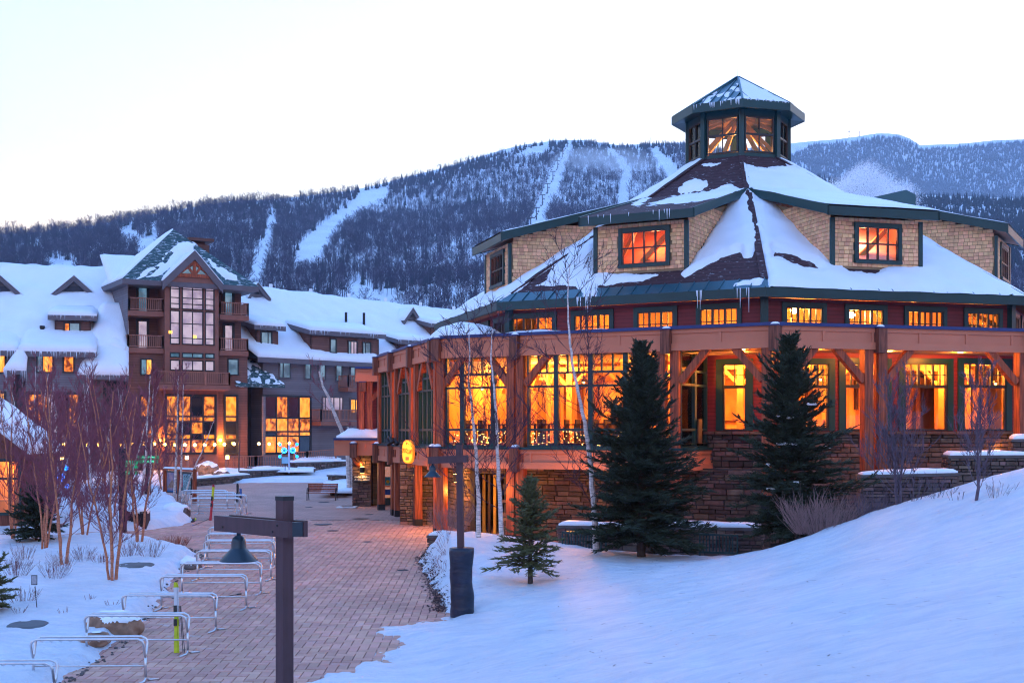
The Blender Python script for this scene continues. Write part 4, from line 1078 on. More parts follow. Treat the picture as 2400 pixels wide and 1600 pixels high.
# snow lying on the roof
maskL = union_sd([
    [(1712, 462), (1682, 518), (1634, 593), (1598, 640), (1604, 652), (1651, 622), (1700, 600), (1736, 589), (1739, 606), (1760, 603), (1777, 567), (1772, 535), (1758, 470), (1752, 440), (1735, 445)],
    [(1397, 555), (1397, 637), (1442, 640), (1545, 644), (1508, 655), (1403, 669), (1404, 687), (1395, 700), (1368, 702), (1360, 682), (1350, 669), (1250, 669), (1284, 654), (1299, 618), (1345, 583)],
    [(1396, 536), (1396, 554), (1330, 602), (1250, 652), (1195, 697), (1160, 712), (1150, 700), (1215, 660), (1300, 596)],
    [(1515, 481), (1560, 467), (1597, 456), (1663, 448), (1705, 428), (1730, 440), (1750, 452), (1722, 458), (1610, 475)],
    [(1592, 450), (1592, 440), (1606, 430), (1630, 421), (1655, 424), (1663, 434), (1640, 447), (1612, 453)],
    [(1645, 386), (1690, 381), (1690, 384), (1648, 390)],
    [(1500, 480), (1580, 420), (1640, 375), (1632, 372), (1560, 425), (1480, 480)],
    [(1720, 662), (1780, 650), (1790, 655), (1786, 668), (1715, 678)],
    [(1370, 521), (1610, 492), (1612, 497), (1372, 528)]])
maskR = union_sd([[(1735, 380), (1741, 372), (1900, 388), (2600, 560), (2700, 720), (1795, 690), (1798, 640), (1780, 560), (1750, 440)]],
                 [[(1974, 619), (1991, 636), (2052, 641), (2076, 624)], [(1810, 585), (1850, 595), (1905, 617), (1925, 632), (1890, 628), (1812, 600)], [(1741, 366), (1845, 376), (1840, 390), (1800, 392), (1746, 384)]])
def face_snow(j, mask, th):
    a, b = lcor(j, rE/C8, zE+.012), lcor(j+1, rE/C8, zE+.012); c, d = lcor(j+1, rC/C8, zC+.008), lcor(j, rC/C8, zC+.008)
    roof_snow('snow_patch', a, b, c, d, snow_roof, roof, thick=th, cell=.11, mask=mask, lump=.16, seed=j*3.3, kind=None)
    if j in dorm:
        pl, fr, bk = dorm[j]; up = Vector((0, 0, .006))
        roof_snow('snow_patch', fr[0]+up, fr[1]+up, bk[1]+up, bk[0]+up, snow_roof, roof, thick=th*.9, cell=.14, mask=mask, lump=.06, seed=j)
face_snow(-1, maskL, .14); face_snow(0, maskR, .15)
maskA = union_sd([[(-9999, -9999), (9999, -9999), (9999, 9999), (-9999, 9999)]])
face_snow(-2, maskA, .14); face_snow(1, maskA, .14)
# drift on the flat porch roof at the left, thin snow on the cap
for j, t0, t1 in ((-2, .25, 1), (-1, .0, .62)):
    a, b = lcor(j, (rB-.35)/C8, zB1-.2), lcor(j+1, (rB-.35)/C8, zB1-.2); c, d = lcor(j+1, rU/C8, zB1+.05), lcor(j, rU/C8, zB1+.05)
    q = lambda p, r_, t: p*(1-t)+r_*t
    roof_snow('snow_drift', q(a, b, t0), q(a, b, t1), q(d, c, t1), q(d, c, t0), snow_roof, lodge, thick=.42 if j == -1 else .55, cell=.4, lump=.3, edge=2.2, seed=j)
pl = lface(-2, 15.2); m2 = MB(); m2.blob(pl.pt(4.4, EYE+zB1-.1, 0), (1.8, 1.8, 1.05), 9, jit=.03); m2.build('snow_drift', snow_roof, lodge, smooth=True)
# icicles under the eaves
def icicles(parent, pl, spans, zt, out, seed, dens=9, lmax=.5, nm='icicle'):
    r = random.Random(seed); m2 = MB()
    for a, b in spans:
        for k in range(max(1, int((b-a)*dens))):
            q = r.uniform(a, b); L = r.uniform(.08, lmax)*r.random()
            m2.tube([pl.pt(q, zt+.03, out), pl.pt(q+r.uniform(-.01, .01), zt-L-.05, out)], [.022, .004], 4, cap=False)
    m2.build(nm, ice_m, parent, kind='stuff')
pl = lface(-1, rE+.03); icicles(roof, pl, [(pl.px(a, 700)[0], pl.px(b, 700)[0]) for a, b in ((1340, 1392), (1620, 1645), (1725, 1760))], EYE+zE+.03, 0, 3, 10, 1.0)
pl = lface(-1, 12.57+.57); icicles(roof, pl, [(-2.4, 1.8)], EYE+9.05, 0, 4, 2.5, .6)
m2 = MB()
for j in (-1, 0):
    for k in range(22):
        pl = lface(j, 3.06); q = random.uniform(-1.2, 1.2); L = random.uniform(.05, .3) if j == -1 else .06
        m2.tube([pl.pt(q, EYE+15.9), pl.pt(q, EYE+15.9-L)], [.02, .004], 4, cap=False)
m2.build('icicle', ice_m, roof, kind='stuff')
# rooftop vent hood behind, to the right
m2 = MB(); c = P(2060, 470, 66.); m2.prism([c+Vector((-2.6, 0, -.35)), c+Vector((1.4, 0, .55)), c+Vector((1.9, 0, .3)), c+Vector((1.9, 0, -1.2)), c+Vector((-2.6, 0, -1.4))], (0, 2.5, 0)); m2.build('vent_hood', metal_roof, lodge)
# porch down-lights
m2 = MB(); spots = []
for j, us in ((-1, (1740,)), (0, (1911, 2085, 2251))):
    pl = lface(j, 15.6)
    for u in us:
        q, _ = pl.px(u, 820); m2.lathe(pl.pt(q, EYE+zB0+.055), [(0, 0), (.11, 0), (.11, .03)], 12); spots.append(pl.pt(q, EYE+zB0-.05))
m2.build('downlight', lamp_m, lodge)
for s in spots: lamp('porch_light', s, 16, .1)
# ------------------------------------------------------------------ hotel: left wing, tower, right wing
hotel = thing('hotel', 'large brown and grey mountain hotel with a central tower, balconies and snow-covered roofs', 'building', (-31.8, 106, float(G(110))))
lit1 = lit_glass('lit_curtained_window', (.8, .20, .025), (1, .42, .08), .12, 3.0)
lit5 = lit_glass('amber_restaurant_window', (.75, .16, .015), (1, .33, .04), .11, 3.4, (1, 1, .6))
lit2 = lit_glass('dim_lit_window', (.10, .02, .01), (.8, .20, .03), .14, 2.8, (1, 1, .7))
lit3 = lit_glass('pale_painted_reflection', (.30, .24, .36), (.55, .45, .56), .06, .9, (1, 1, 1))  # sky reflection put into the panes as pale emission
lit4 = lit_glass('teal_dusk_window', (.02, .05, .08), (.07, .13, .19), .14, .8, (1, 1, 1))  # dusk sheen of unlit panes put in as faint teal emission
def pick(r, *opts):
    x = r.random()
    for p, m in opts:
        if x < p: return m
        x -= p
    return opts[-1][1]
def railing(parent, pts, h=1.05, sp=.16, name='railing', m=None, post=.12):
    """posts, top and bottom rail as one mesh; the thin balusters stay joined"""
    m = m or rail_m; a = MB(); b = MB()
    for p, q in zip(pts[:-1], pts[1:]):
        p, q = Vector(p), Vector(q); L = (q-p).length; d = (q-p)/L
        a.beam(p+Vector((0, 0, h)), q+Vector((0, 0, h)), .12, .07); a.beam(p+Vector((0, 0, .12)), q+Vector((0, 0, .12)), .07, .08)
        n = max(1, round(L/2.0))
        for k in range(n+1): c = p+d*L*k/n; a.box((c.x, c.y, c.z+h/2), (post, post, h+.06))
        for k in range(1, int(L/sp)): c = p+d*k*sp; b.box((c.x, c.y, c.z+h/2+.06), (.045, .045, h-.14))
    o = a.build(name, m, parent); b.build('baluster', m, o, kind='stuff'); return o
def balcony(pl, q0, q1, z, out0, out1, hr=1.05):
    m2 = MB(); pl.box(m2, q0, q1, z-.42, z, out0, out1); o = m2.build('balcony', brown_trim, hotel)
    railing(o, [pl.pt(q0+.06, z, out0), pl.pt(q0+.06, z, out1-.06), pl.pt(q1-.06, z, out1-.06), pl.pt(q1-.06, z, out0)], hr)
    return o
def shed_dormer(pl, eave_z, eave_out, sr, u0, u1, v0, v1, wins, wall, fas=.42, ov=.5, rise=.22, ovl=None, glassf=None):
    """u0,u1: wall ends; v0,v1: wall bottom and top in the picture"""
    out = -1.5
    for _ in range(12):
        qa, z0 = pl.px((u0+u1)/2, v0, out); out = .6*out+.4*(eave_out-(z0-eave_z)/sr)
    q0, _ = pl.px(u0, v0, out); q1, _ = pl.px(u1, v0, out); z1 = pl.px((u0+u1)/2, v1, out)[1]
    ws = []
    for (a, b, c, d, nv) in wins: ws.append((pl.px(a, d, out)[0], pl.px(b, d, out)[0], pl.px((a+b)/2, d, out)[1], pl.px((a+b)/2, c, out)[1], nv))
    depth = (z1+.3-z0)/(sr-rise)+.3
    m2 = MB(); pl.wallpoly(m2, (q0, q1, z0-.3, z1), [], out-.25, out)
    for sg, q in ((-1, q0), (1, q1)):
        m2.prism([pl.pt(q, z0-.3, out), pl.pt(q, z1, out), pl.pt(q, z1+rise*depth, out-depth), pl.pt(q, z0-.3+sr*depth, out-depth)], pl.d*(-sg*.15))
    o = m2.build('dormer', wall, hotel)
    for (a, b, c, d, nv) in ws:
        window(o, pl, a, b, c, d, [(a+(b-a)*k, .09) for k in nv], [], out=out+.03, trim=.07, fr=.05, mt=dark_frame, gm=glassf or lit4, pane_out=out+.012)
    zf = z1+fas
    fr = [pl.pt(q0-ov, zf, out+ov), pl.pt(q1+ov, zf, out+ov)]; bk = [pl.pt(q0-ov, zf+rise*(depth+ov), out-depth), pl.pt(q1+ov, zf+rise*(depth+ov), out-depth)]
    m2 = MB(); dz = Vector((0, 0, fas)); m2.add([fr[0], fr[1], bk[1], bk[0], fr[0]-dz, fr[1]-dz, bk[1]-dz, bk[0]-dz], [(0, 1, 2, 3), (7, 6, 5, 4), (4, 5, 1, 0), (5, 6, 2, 1), (7, 4, 0, 3)])
    m2.build('dormer_roof', grey_trim, o)
    roof_snow('snow_blanket', fr[0], fr[1], bk[1], bk[0], snow_roof, o, thick=.38, cell=.45, lump=.1, edge=.4, seed=u0)
    icicles(o, pl, [(q0-ov, q1+ov)], zf+.02, out+ov+.02, int(u0), 5, .5)
    return out
def gable_vent(pl, eave_z, eave_out, sr, ua, va, ul, ur, vb):
    """small louvred gable on the roof: apex (ua,va), base corners ul..ur at row vb"""
    out = -4.
    for _ in range(12): q, z = pl.px(ua, vb, out); out = .6*out+.4*(eave_out-(z-eave_z)/sr)
    qa, za = pl.px(ua, va, out); ql, zl = pl.px(ul, vb, out); qr, zr = pl.px(ur, vb, out); zb = (zl+zr)/2; dep = (za-zb)/sr+.5
    m2 = MB(); m2.prism([pl.pt(ql+.4, zb+.2, out), pl.pt(qr-.4, zb+.2, out), pl.pt(qa, za-.5, out)], pl.n*-dep); o = m2.build('gable_vent', grey_side, hotel)
    w = .30
    for a, b in (((ql, zb), (qa, za)), ((qa, za), (qr, zr))):
        t = MB(); A, B = pl.pt(*a, .35+out), pl.pt(*b, .35+out); t.prism([A, B, B-Vector((0, 0, w*1.5)), A-Vector((0, 0, w*1.5))], pl.n*-(dep+.4)); t.build('gable_roof', grey_trim, o)
    hgt = za-.9-zb
    for k in range(5):
        z = zb+.55+(hgt-.5)*k/5; hw = (qr-ql)/2*(1-(z-zb+.35)/(za-zb))-.25
        if hw > .1: t = MB(); pl.box(t, qa-hw, qa+hw, z, z+.12, out+.02, out+.08); t.build('louver', mat('louver_slat', (.05, .05, .07), var=.1), o)
    for sg in (0, 1):
        e = (ql, zb) if sg == 0 else (qr, zr); A = pl.pt(e[0], e[1]+.05, out+.4); B = pl.pt(qa, za+.05, out+.4)
        roof_snow('snow_blanket', A, B, B-pl.n*dep, A-pl.n*dep, snow_roof, o, thick=.16, cell=.5, lump=.05, edge=.3, seed=ua+sg)
# ---- left wing
HL = Plane((-32.15, 106.), (.964, .267)); zg = float(G(108))-.4
qL0, qL1 = HL.px(-420, 900)[0], HL.px(303, 900)[0]
zeL = HL.px(130, 822)[1]; outE = .75; srL = .80
m2 = MB(); HL.box(m2, qL0, qL1, zg, zeL, -9, 0); m2.build('wall', grey_side, hotel)
ridge_out = outE-(14.35+EYE-zeL)/srL; zrL = EYE+14.35
e0, e1 = HL.pt(qL0, zeL, outE), HL.pt(qL1-.2, zeL, outE); r0, r1 = HL.pt(qL0, zrL, ridge_out), HL.pt(qL1-.2, zrL, ridge_out); bz = Vector((0, 0, 0))
m2 = MB(); b0, b1 = HL.pt(qL0, zeL, 2*ridge_out-outE), HL.pt(qL1-.2, zeL, 2*ridge_out-outE)
m2.add([e0, e1, r1, r0, b0, b1], [(0, 1, 2, 3), (3, 2, 5, 4), (1, 5, 2), (0, 3, 4), (4, 5, 1, 0)]); m2.build('roof', grey_trim, hotel)
roof_snow('snow_blanket', e0, e1, r1, r0, snow_roof, hotel, thick=.45, cell=.45, lump=.4, edge=.6, seed=2.)
m2 = MB(); HL.box(m2, qL0, qL1, zeL-.42, zeL+.02, outE-.12, outE); m2.build('eave_fascia', grey_trim, hotel)
rh = random.Random(8)
shed_dormer(HL, zeL, outE, srL, 128, 213, 790, 752, [(151, 187, 757, 786, (.33,))], brown_side, glassf=lambda *a: pick(rh, (.5, lit2), (1, lit4)))
gable_vent(HL, zeL, outE, srL, 174, 648, 114, 231, 698); gable_vent(HL, zeL, outE, srL, 2, 648, -58, 59, 698); gable_vent(HL, zeL, outE, srL, -170, 648, -230, -110, 698)
# projecting lower bay with its own snow-laden eave and icicles
ob = 1.6
def bay(u0, u1, vtop, vbot, wins, fv):
    q0, z0 = HL.px(u0, vbot, ob); q1, z1 = HL.px(u1, vtop, ob)
    m2 = MB(); HL.box(m2, q0, q1, zg, z1, 0, ob); o = m2.build('wall_bay', grey_side, hotel)
    for a, b, c, d, nv, gm in wins:
        A, Z0 = HL.px(a, d, ob); B, Z1 = HL.px(b, c, ob)
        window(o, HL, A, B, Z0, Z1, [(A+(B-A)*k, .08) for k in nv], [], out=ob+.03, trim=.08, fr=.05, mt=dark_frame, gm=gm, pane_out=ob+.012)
    f0, f1 = HL.pt(q0-.5, z1+.1, ob+.7), HL.pt(q1+.5, z1+.1, ob+.7); k0, k1 = HL.pt(q0-.5, z1+1.9, -1.6), HL.pt(q1+.5, z1+1.9, -1.6); dz = Vector((0, 0, .42))
    m2 = MB(); m2.add([f0, f1, k1, k0, f0-dz, f1-dz, k1-dz, k0-dz], [(0, 1, 2, 3), (7, 6, 5, 4), (4, 5, 1, 0), (5, 6, 2, 1), (7, 4, 0, 3)]); m2.build('bay_roof', grey_trim, o)
    roof_snow('snow_blanket', f0, f1, k1, k0, snow_roof, o, thick=.5, cell=.4, lump=.18, edge=.5, seed=u0)
    icicles(o, HL, [(q0-.5, q1+.5)], z1+.1, ob+.72, int(u0)+3, 9, .9)
bay(60, 212, 829, 1000, [(87, 124, 833, 872, (.36,), lambda a, b, c, d: lit4 if b-a < .45 else lit1), (149, 173, 833, 872, (), lit2)], 816)
bay(-160, 30, 826, 1000, [(-60, 12, 833, 872, (.5,), lit1)], 812)
# little hood with long icicles
q0, z0 = HL.px(8, 868, 3.0); q1, z1 = HL.px(62, 868, 3.0)
a, b, c, d = HL.pt(q0, z0, 3.0), HL.pt(q1, z0, 3.0), HL.pt(q1, z0+1.7, 1.6), HL.pt(q0+.9, z0+1.7, 1.6)
m2 = MB(); m2.add([a, b, c, d, a-Vector((0, 0, .3)), b-Vector((0, 0, .3)), c-Vector((0, 0, .3)), d-Vector((0, 0, .3))], [(0, 1, 2, 3), (7, 6, 5, 4), (4, 5, 1, 0), (5, 6, 2, 1), (7, 4, 0, 3)]); hd = m2.build('hood', grey_trim, hotel)
roof_snow('snow_blanket', a, b, c, d, snow_roof, hd, thick=.5, cell=.25, lump=.2, edge=.3, seed=9.); icicles(hd, HL, [(q0, q1)], z0+.1, 3.02, 77, 16, 1.9)
# steep snow slide against the tower
q0, z0 = HL.px(182, 878, 2.0); q1, _ = HL.px(302, 878, 2.0); qt, zt_ = HL.px(262, 722, -3.2)
a, b, c, d = HL.pt(q0, z0, 2.2), HL.pt(q1, z0, 2.2), HL.pt(q1-.1, zt_, -3.2), HL.pt(qt-1.0, zt_, -3.2)
m2 = MB(); m2.add([a, b, c, d, a-Vector((0, 0, .35)), b-Vector((0, 0, .35)), c-Vector((0, 0, .5)), d-Vector((0, 0, .5))], [(0, 1, 2, 3), (7, 6, 5, 4), (4, 5, 1, 0), (5, 6, 2, 1), (7, 4, 0, 3)]); lr = m2.build('lower_roof', grey_trim, hotel)
roof_snow('snow_blanket', a, b, c, d, snow_roof, lr, thick=.65, cell=.35, lump=.3, edge=.5, seed=4.); icicles(lr, HL, [(q0, q1)], z0, 2.22, 5, 6, .8)
m2 = MB(); HL.box(m2, HL.px(242, 900)[0], HL.px(301, 900)[0], zg, z0-.4, .02, .06); m2.build('recess_shade', black_m, hotel)  # black sheet on the wall puts in the shade below the lower roof
# ground floor glazing
def storefront(pl, u0, u1, v0, v1, nv, hz, gm, out=0.):
    q0, z0 = pl.px(u0, v1, out); q1, z1 = pl.px((u1), v0, out)
    window(hotel, pl, q0, q1, z0, z1, [(q0+(q1-q0)*k/nv, .14) for k in range(1, nv)], [(z0+(z1-z0)*h, .14) for h in hz], out=out+.03, trim=.12, fr=.08, mt=dark_frame, gm=gm, pane_out=out+.012)
storefront(HL, 62, 210, 923, 1042, 6, (.22, .42), lambda a, b, c, d: pick(rh, (.3, lit2), (.1, lit5), (.1, lit3), (1, dark_glass)), ob)
storefront(HL, -60, 11, 920, 957, 2, (.5,), lit1, ob)
for u, v0, v1, r_ in ((99, 766, 797, .14), (90, 781, 805, .14)):
    b = HL.pt(HL.px(u, v1, -1.0)[0], HL.px(u, v1, -1.0)[1]-1.5, -1.0); t = HL.px(u, v0, -1.0)[1]
    m2 = MB(); m2.tube([b, (b.x, b.y, t)], r_, 10); m2.lathe((b.x, b.y, t-.1), [(0, .2), (r_*1.5, .2), (r_*1.5, -.12), (r_, -.12)], 10); m2.build('flue_pipe', black_m, hotel)
# ---- tower
HT = Plane((-31.8, 106.), (.86, .51)); WT = 10.25
zev = EYE+12.55; z2 = HT.px(340, 824)[1]
m2 = MB(); HT.box(m2, 0, WT, zg, z2, -9, 0); m2.build('tower_base', brown_side, hotel)
qc0, qc1 = HT.px(386, 750, .5)[0], HT.px(512, 750, .5)[0]
m2 = MB(); HT.box(m2, 0, WT, z2, zev, -9, -1.7); m2.build('tower_wall', brown_side, hotel)
m2 = MB(); HT.box(m2, -.03, .03, zg, zev+.3, -10, -.02); m2.build('side_wall', grey_side, hotel)
# central glazed bay
zt0, zt1 = HT.px(450, 880, .5)[1]-.5, HT.px(450, 648, .5)[1]
def HTp(u, v, o=.5): return HT.px(u, v, o)
cols = [(399, 420), (427, 475), (481, 501)]
rowsv = [(661, 725), (730, 807)]; rows2 = [(828, 838), (845, 868)]
holes = []
for a, b in cols:
    for (c, d) in rowsv+rows2+[(650, 658)]: holes.append((HTp(a, d)[0], HTp(b, d)[0], HTp(450, d)[1], HTp(450, c)[1]))
m2 = MB(); HT.wallpoly(m2, (qc0, qc1, zg, zt1), [], -1.7, .46); HT.wallpoly(m2, (qc0, qc1, HTp(450, 900)[1], zt1), holes, .46, .56)
cb = m2.build('glazed_bay', brown_trim, hotel)
for i, (a, b) in enumerate(cols):
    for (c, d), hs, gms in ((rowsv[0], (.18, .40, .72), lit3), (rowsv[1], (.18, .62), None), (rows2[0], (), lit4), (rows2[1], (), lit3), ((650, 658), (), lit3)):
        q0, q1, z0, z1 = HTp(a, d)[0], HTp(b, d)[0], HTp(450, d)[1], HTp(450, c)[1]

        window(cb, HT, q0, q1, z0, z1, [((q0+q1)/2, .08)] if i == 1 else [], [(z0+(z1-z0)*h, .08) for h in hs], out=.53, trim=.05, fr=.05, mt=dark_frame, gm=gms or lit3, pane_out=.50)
# lamp seen behind the glass
for u, v in ((457, 789), (400, 778)):
    q, z = HTp(u, v, .62); m2 = MB(); HT.box(m2, q-.14, q+.14, z-.12, z+.12, .54, .57); m2.build('table_lamp', mat('amber_lamp_shade', (.9, .5, .1), emit=(1, .42, .04), est=.3), cb)
# gable over the bay
ga = HTp(456.6, 587, 1.2); gl = (HTp(381, 658, 1.2)[0], HTp(381, 658, 1.2)[1]); gr = (HTp(523, 666, 1.2)[0], gl[1])
gable = MB(); gable.prism([HT.pt(*gl, 1.0), HT.pt(*ga, 1.0), HT.pt(*gr, 1.0)], HT.n*-5.5); go = gable.build('gable', brown_trim, hotel)
for a, b in ((gl, ga), (ga, gr)):
    t = MB(); A, B = HT.pt(*a, 1.25), HT.pt(*b, 1.25); t.prism([A, B, B-Vector((0, 0, .75)), A-Vector((0, 0, .75))], HT.n*-.25); t.build('barge_board', grey_trim, go)
for e in (gl, gr):
    A, B = HT.pt(e[0], e[1]+.02, 1.25), HT.pt(ga[0], ga[1]+.02, 1.25); roof_snow('snow_blanket', A, B, B-HT.n*5, A-HT.n*5, snow_roof, go, thick=.14, cell=.5, lump=.05, edge=.3, seed=e[0])
hz_ = gl[1]+.25; hwg = (gr[0]-gl[0])/2-1.2
m2 = MB(); HT.box(m2, ga[0]-hwg, ga[0]+hwg, hz_+.2, hz_+.5, 1.02, 1.14); m2.build('truss_tie', timber, go)
m2 = MB(); HT.box(m2, ga[0]-.13, ga[0]+.13, hz_+.5, ga[1]-.9, 1.02, 1.13); m2.build('king_post', timber, go)
for sg in (-1, 1):
    m2 = MB(); HT.beam(m2, (ga[0]+sg*.1, hz_+.5), (ga[0]+sg*hwg*.55, hz_+1.35), .2, 1.02, 1.12); m2.build('truss_strut', timber, go)
    m2 = MB(); HT.beam(m2, (ga[0]+sg*hwg*.98, hz_+.4), (ga[0]+sg*.1, ga[1]-1.0), .24, 1.02, 1.13); m2.build('truss_rafter', timber, go)
m2 = MB(); m2.prism([HT.pt(ga[0]-hwg*.8, hz_+.5, 1.01), HT.pt(ga[0]+hwg*.8, hz_+.5, 1.01), HT.pt(ga[0], ga[1]-1.2, 1.01)], HT.n*.01); m2.build('gable_glass', lit4, go)
# hip roof
e = [HT.pt(-.7, zev, 1.0), HT.pt(WT+.7, zev, 1.0), HT.pt(WT+.7, zev, -10), HT.pt(-.7, zev, -10)]; ap = HT.pt(5.0, EYE+17.75, -4.3)
green_roof = courses(mat('green_slate_roof', (.03, .075, .085), rough=.8, var=.3, scale=4.), 4.0, dark=.55); _dusting(green_roof, .55, 2.2)
m2 = MB(); dz = Vector((0, 0, .4)); m2.add(e+[ap]+[p-dz for p in e], [(0, 1, 4), (1, 2, 4), (2, 3, 4), (3, 0, 4)]); tr_ = m2.build('tower_roof', green_roof, hotel)
m2 = MB(); m2.add(e+[p-dz for p in e], [(4, 5, 1, 0), (5, 6, 2, 1), (6, 7, 3, 2), (7, 4, 0, 3), (7, 6, 5, 4)]); m2.build('tower_eave', grey_trim, tr_)
mT = union_sd([[(318, 652), (345, 632), (372, 620), (392, 592), (415, 570), (440, 566), (458, 572), (450, 590), (425, 606), (400, 626), (375, 645)], [(402, 596), (410, 575), (430, 566), (432, 580), (415, 600)], [(482, 600), (510, 622), (545, 640), (560, 655), (530, 655), (505, 632)]], [[(378, 612), (395, 588), (406, 592), (388, 622)], [(340, 640), (372, 622), (376, 630), (350, 648)]])
roof_snow('snow_patch', e[0]+Vector((0, 0, .03)), e[1]+Vector((0, 0, .03)), ap+HT.d*.2, ap-HT.d*.2, snow_roof, tr_, thick=.16, cell=.28, mask=mT)
roof_snow('snow_patch', e[3]+Vector((0, 0, .03)), e[0]+Vector((0, 0, .03)), ap, ap+HT.n*-.2, snow_roof, tr_, thick=.2, cell=.4, lump=.1)
# side gable roof to the left of the tower, chimney behind
q0, zA = HT.px(280, 640, -5.5); A = HT.pt(-.8, EYE+13.6, -3.2); B = HT.pt(-.8, EYE+15.3, -6.5); Cc = HT.pt(2.5, EYE+15.3, -6.5); D = HT.pt(2.5, EYE+13.6, -3.2)
A.z = EYE+12.6
roof_snow('snow_blanket', A, D, Cc, B, snow_roof, tr_, thick=.2, cell=.4, lump=.1, edge=.2, seed=1.)
m2 = MB(); c = HT.pt(8.0, EYE+15.4, -7); m2.box(c, (1.6, 1.6, 3.0), rz=.53); m2.box(c+Vector((0, 0, 1.9)), (2.3, 2.3, .25), rz=.53); m2.box(c+Vector((0, 0, 1.62)), (1.0, 1.0, .5), rz=.53); m2.build('chimney', brown_side, tr_)
# side bays: doors and balconies
for (u0, u1, vt, vb) in ((301, 384, 694, 737), (297, 384, 780, 824)):
    q0 = max(-.1, HT.px(u0, vb, .2)[0]); q1 = HT.px(u1, vb, .2)[0]; z = HT.px(330, vb-9, .2)[1]
    balcony(HT, q0, q1-.02, z, -1.7, .25)
    window(hotel, HT, HT.px(322, 700, -1.7)[0], HT.px(346, 700, -1.7)[0], z+.05, z+2.45, [], [], out=-1.66, trim=.12, fr=.1, mt=dark_frame, gm=lit3 if vb > 800 else lit4, pane_out=-1.68, name='balcony_door')
for (u0, u1, vt, vb) in ((514, 583, 705, 747), (513, 582, 791, 831)):
    q0 = HT.px(u0, vb, .2)[0]; q1 = min(WT+.5, HT.px(u1, vb, .2)[0]); z = HT.px(545, vb-9, .2)[1]
    balcony(HT, q0+.02, q1, z, -1.7, .25)
    window(hotel, HT, HT.px(525, 700, -1.7)[0]+.0, HT.px(546, 700, -1.7)[0], z+.05, z+2.4, [], [], out=-1.66, trim=.12, fr=.1, mt=dark_frame, gm=lit3 if vb > 800 else lit4, pane_out=-1.68, name='balcony_door')
q0, q1 = HT.px(367, 900, 1.9)[0], HT.px(540, 900, 1.9)[0]; z = HT.px(450, 901, 1.9)[1]; balcony(HT, q0, q1, z, 0.02, 1.9)
for a, b in ((330, 356), (534, 558)):
    A, Z0 = HT.px(a, 878); B, Z1 = HT.px(b, 842); window(hotel, HT, A, B, Z0, Z1, [((A+B)/2, .05)] if a < 400 else [], [], out=.03, trim=.06, fr=.06, mt=dark_frame, gm=(lambda p, q, r, s, A=A: lit4 if p < A+.3 else lit1) if a < 400 else lit4, pane_out=.012)
# ground floor of the tower: restaurant windows with warm light
for u0, u1, n, oo in ((329, 358, 1, 0.), (389, 504, 4, .46), (527, 555, 1, 0.)): storefront(HT, u0, u1, 928, 1062, n, (.24, .33, .55, .64), lambda a, b, c, d: pick(rh, (.6, lit2), (.14, lit5), (1, dark_glass)), oo)
for u in (516, 505, 375): # wall lamps
    q, z = HT.px(u, 1031, .12); m2 = MB(); m2.blob(HT.pt(q, z, .14), .13, 5); m2.build('wall_lamp', bulb_m, hotel)
lamp('wall_light', HT.pt(HT.px(516, 1031)[0], HT.px(516, 1031)[1], .6), 45, .1); lamp('wall_light', HT.pt(HT.px(375, 1031)[0], HT.px(375, 1031)[1], .6), 40, .1)
# ---- right wing
HW = Plane((-23.36, 113.), (.743, .669)); zeW = EYE+6.62; srW = .80; oW = .75; WL = 46.
qw0 = HW.px(616, 950)[0]
m2 = MB(); HW.box(m2, qw0, WL, zg, zeW, -10, 0); m2.build('wall', grey_side, hotel)
m2 = MB(); HW.box(m2, -.5, qw0, zg, HW.px(600, 893)[1], -3, -2.0); m2.build('recess_shade', black_m, hotel)  # black block stands in for the deep shade between tower and wing
ro = -8.6
rz0, rz1 = EYE+14.0, EYE+12.6
e0, e1 = HW.pt(-1.2, zeW+1.2, oW), HW.pt(WL, zeW-.35, oW); e0 = HW.pt(.6, zeW, oW); r0, r1 = HW.pt(-4, rz0, ro), HW.pt(WL, rz1, ro)
b0, b1 = HW.pt(-4, zeW, 2*ro-oW), HW.pt(WL, zeW, 2*ro-oW)
m2 = MB(); m2.add([e0, e1, r1, r0, b0, b1], [(0, 1, 2, 3), (3, 2, 5, 4), (1, 5, 2), (4, 5, 1, 0)]); m2.build('roof', grey_trim, hotel)
roof_snow('snow_blanket', e0, e1, r1, r0, snow_roof, hotel, thick=.38, cell=.5, lump=.3, edge=.4, seed=6.)
m2 = MB(); m2.prism([e0, e1, e1-Vector((0, 0, .45)), e0-Vector((0, 0, .45))], HW.n*-.12); m2.build('eave_fascia', grey_trim, hotel)
srE = (rz0-zeW)/(oW-ro)
g4 = lambda *a: pick(rh, (.15, lit1), (.12, lit3), (1, lit4))
shed_dormer(HW, zeW, oW, srE, 601, 652, 815, 775, [(612, 636, 778, 811, (.66,))], brown_side, glassf=g4)
shed_dormer(HW, zeW, oW, srE, 729, 888, 836, 790, [(774, 787, 795, 826, ()), (816, 836, 800, 830, (.3, .65)), (850, 868, 803, 834, (.35,))], brown_side, glassf=g4)
shed_dormer(HW, zeW, oW, srE, 935, 985, 832, 808, [], brown_side)
shed_dormer(HW, zeW, oW, srE, 1010, 1060, 790, 770, [], brown_side)
gable_vent(HW, zeW, oW, srE, 963, 722, 942, 983, 754); gable_vent(HW, zeW, oW, srE, 600, 663, 575, 631, 703)
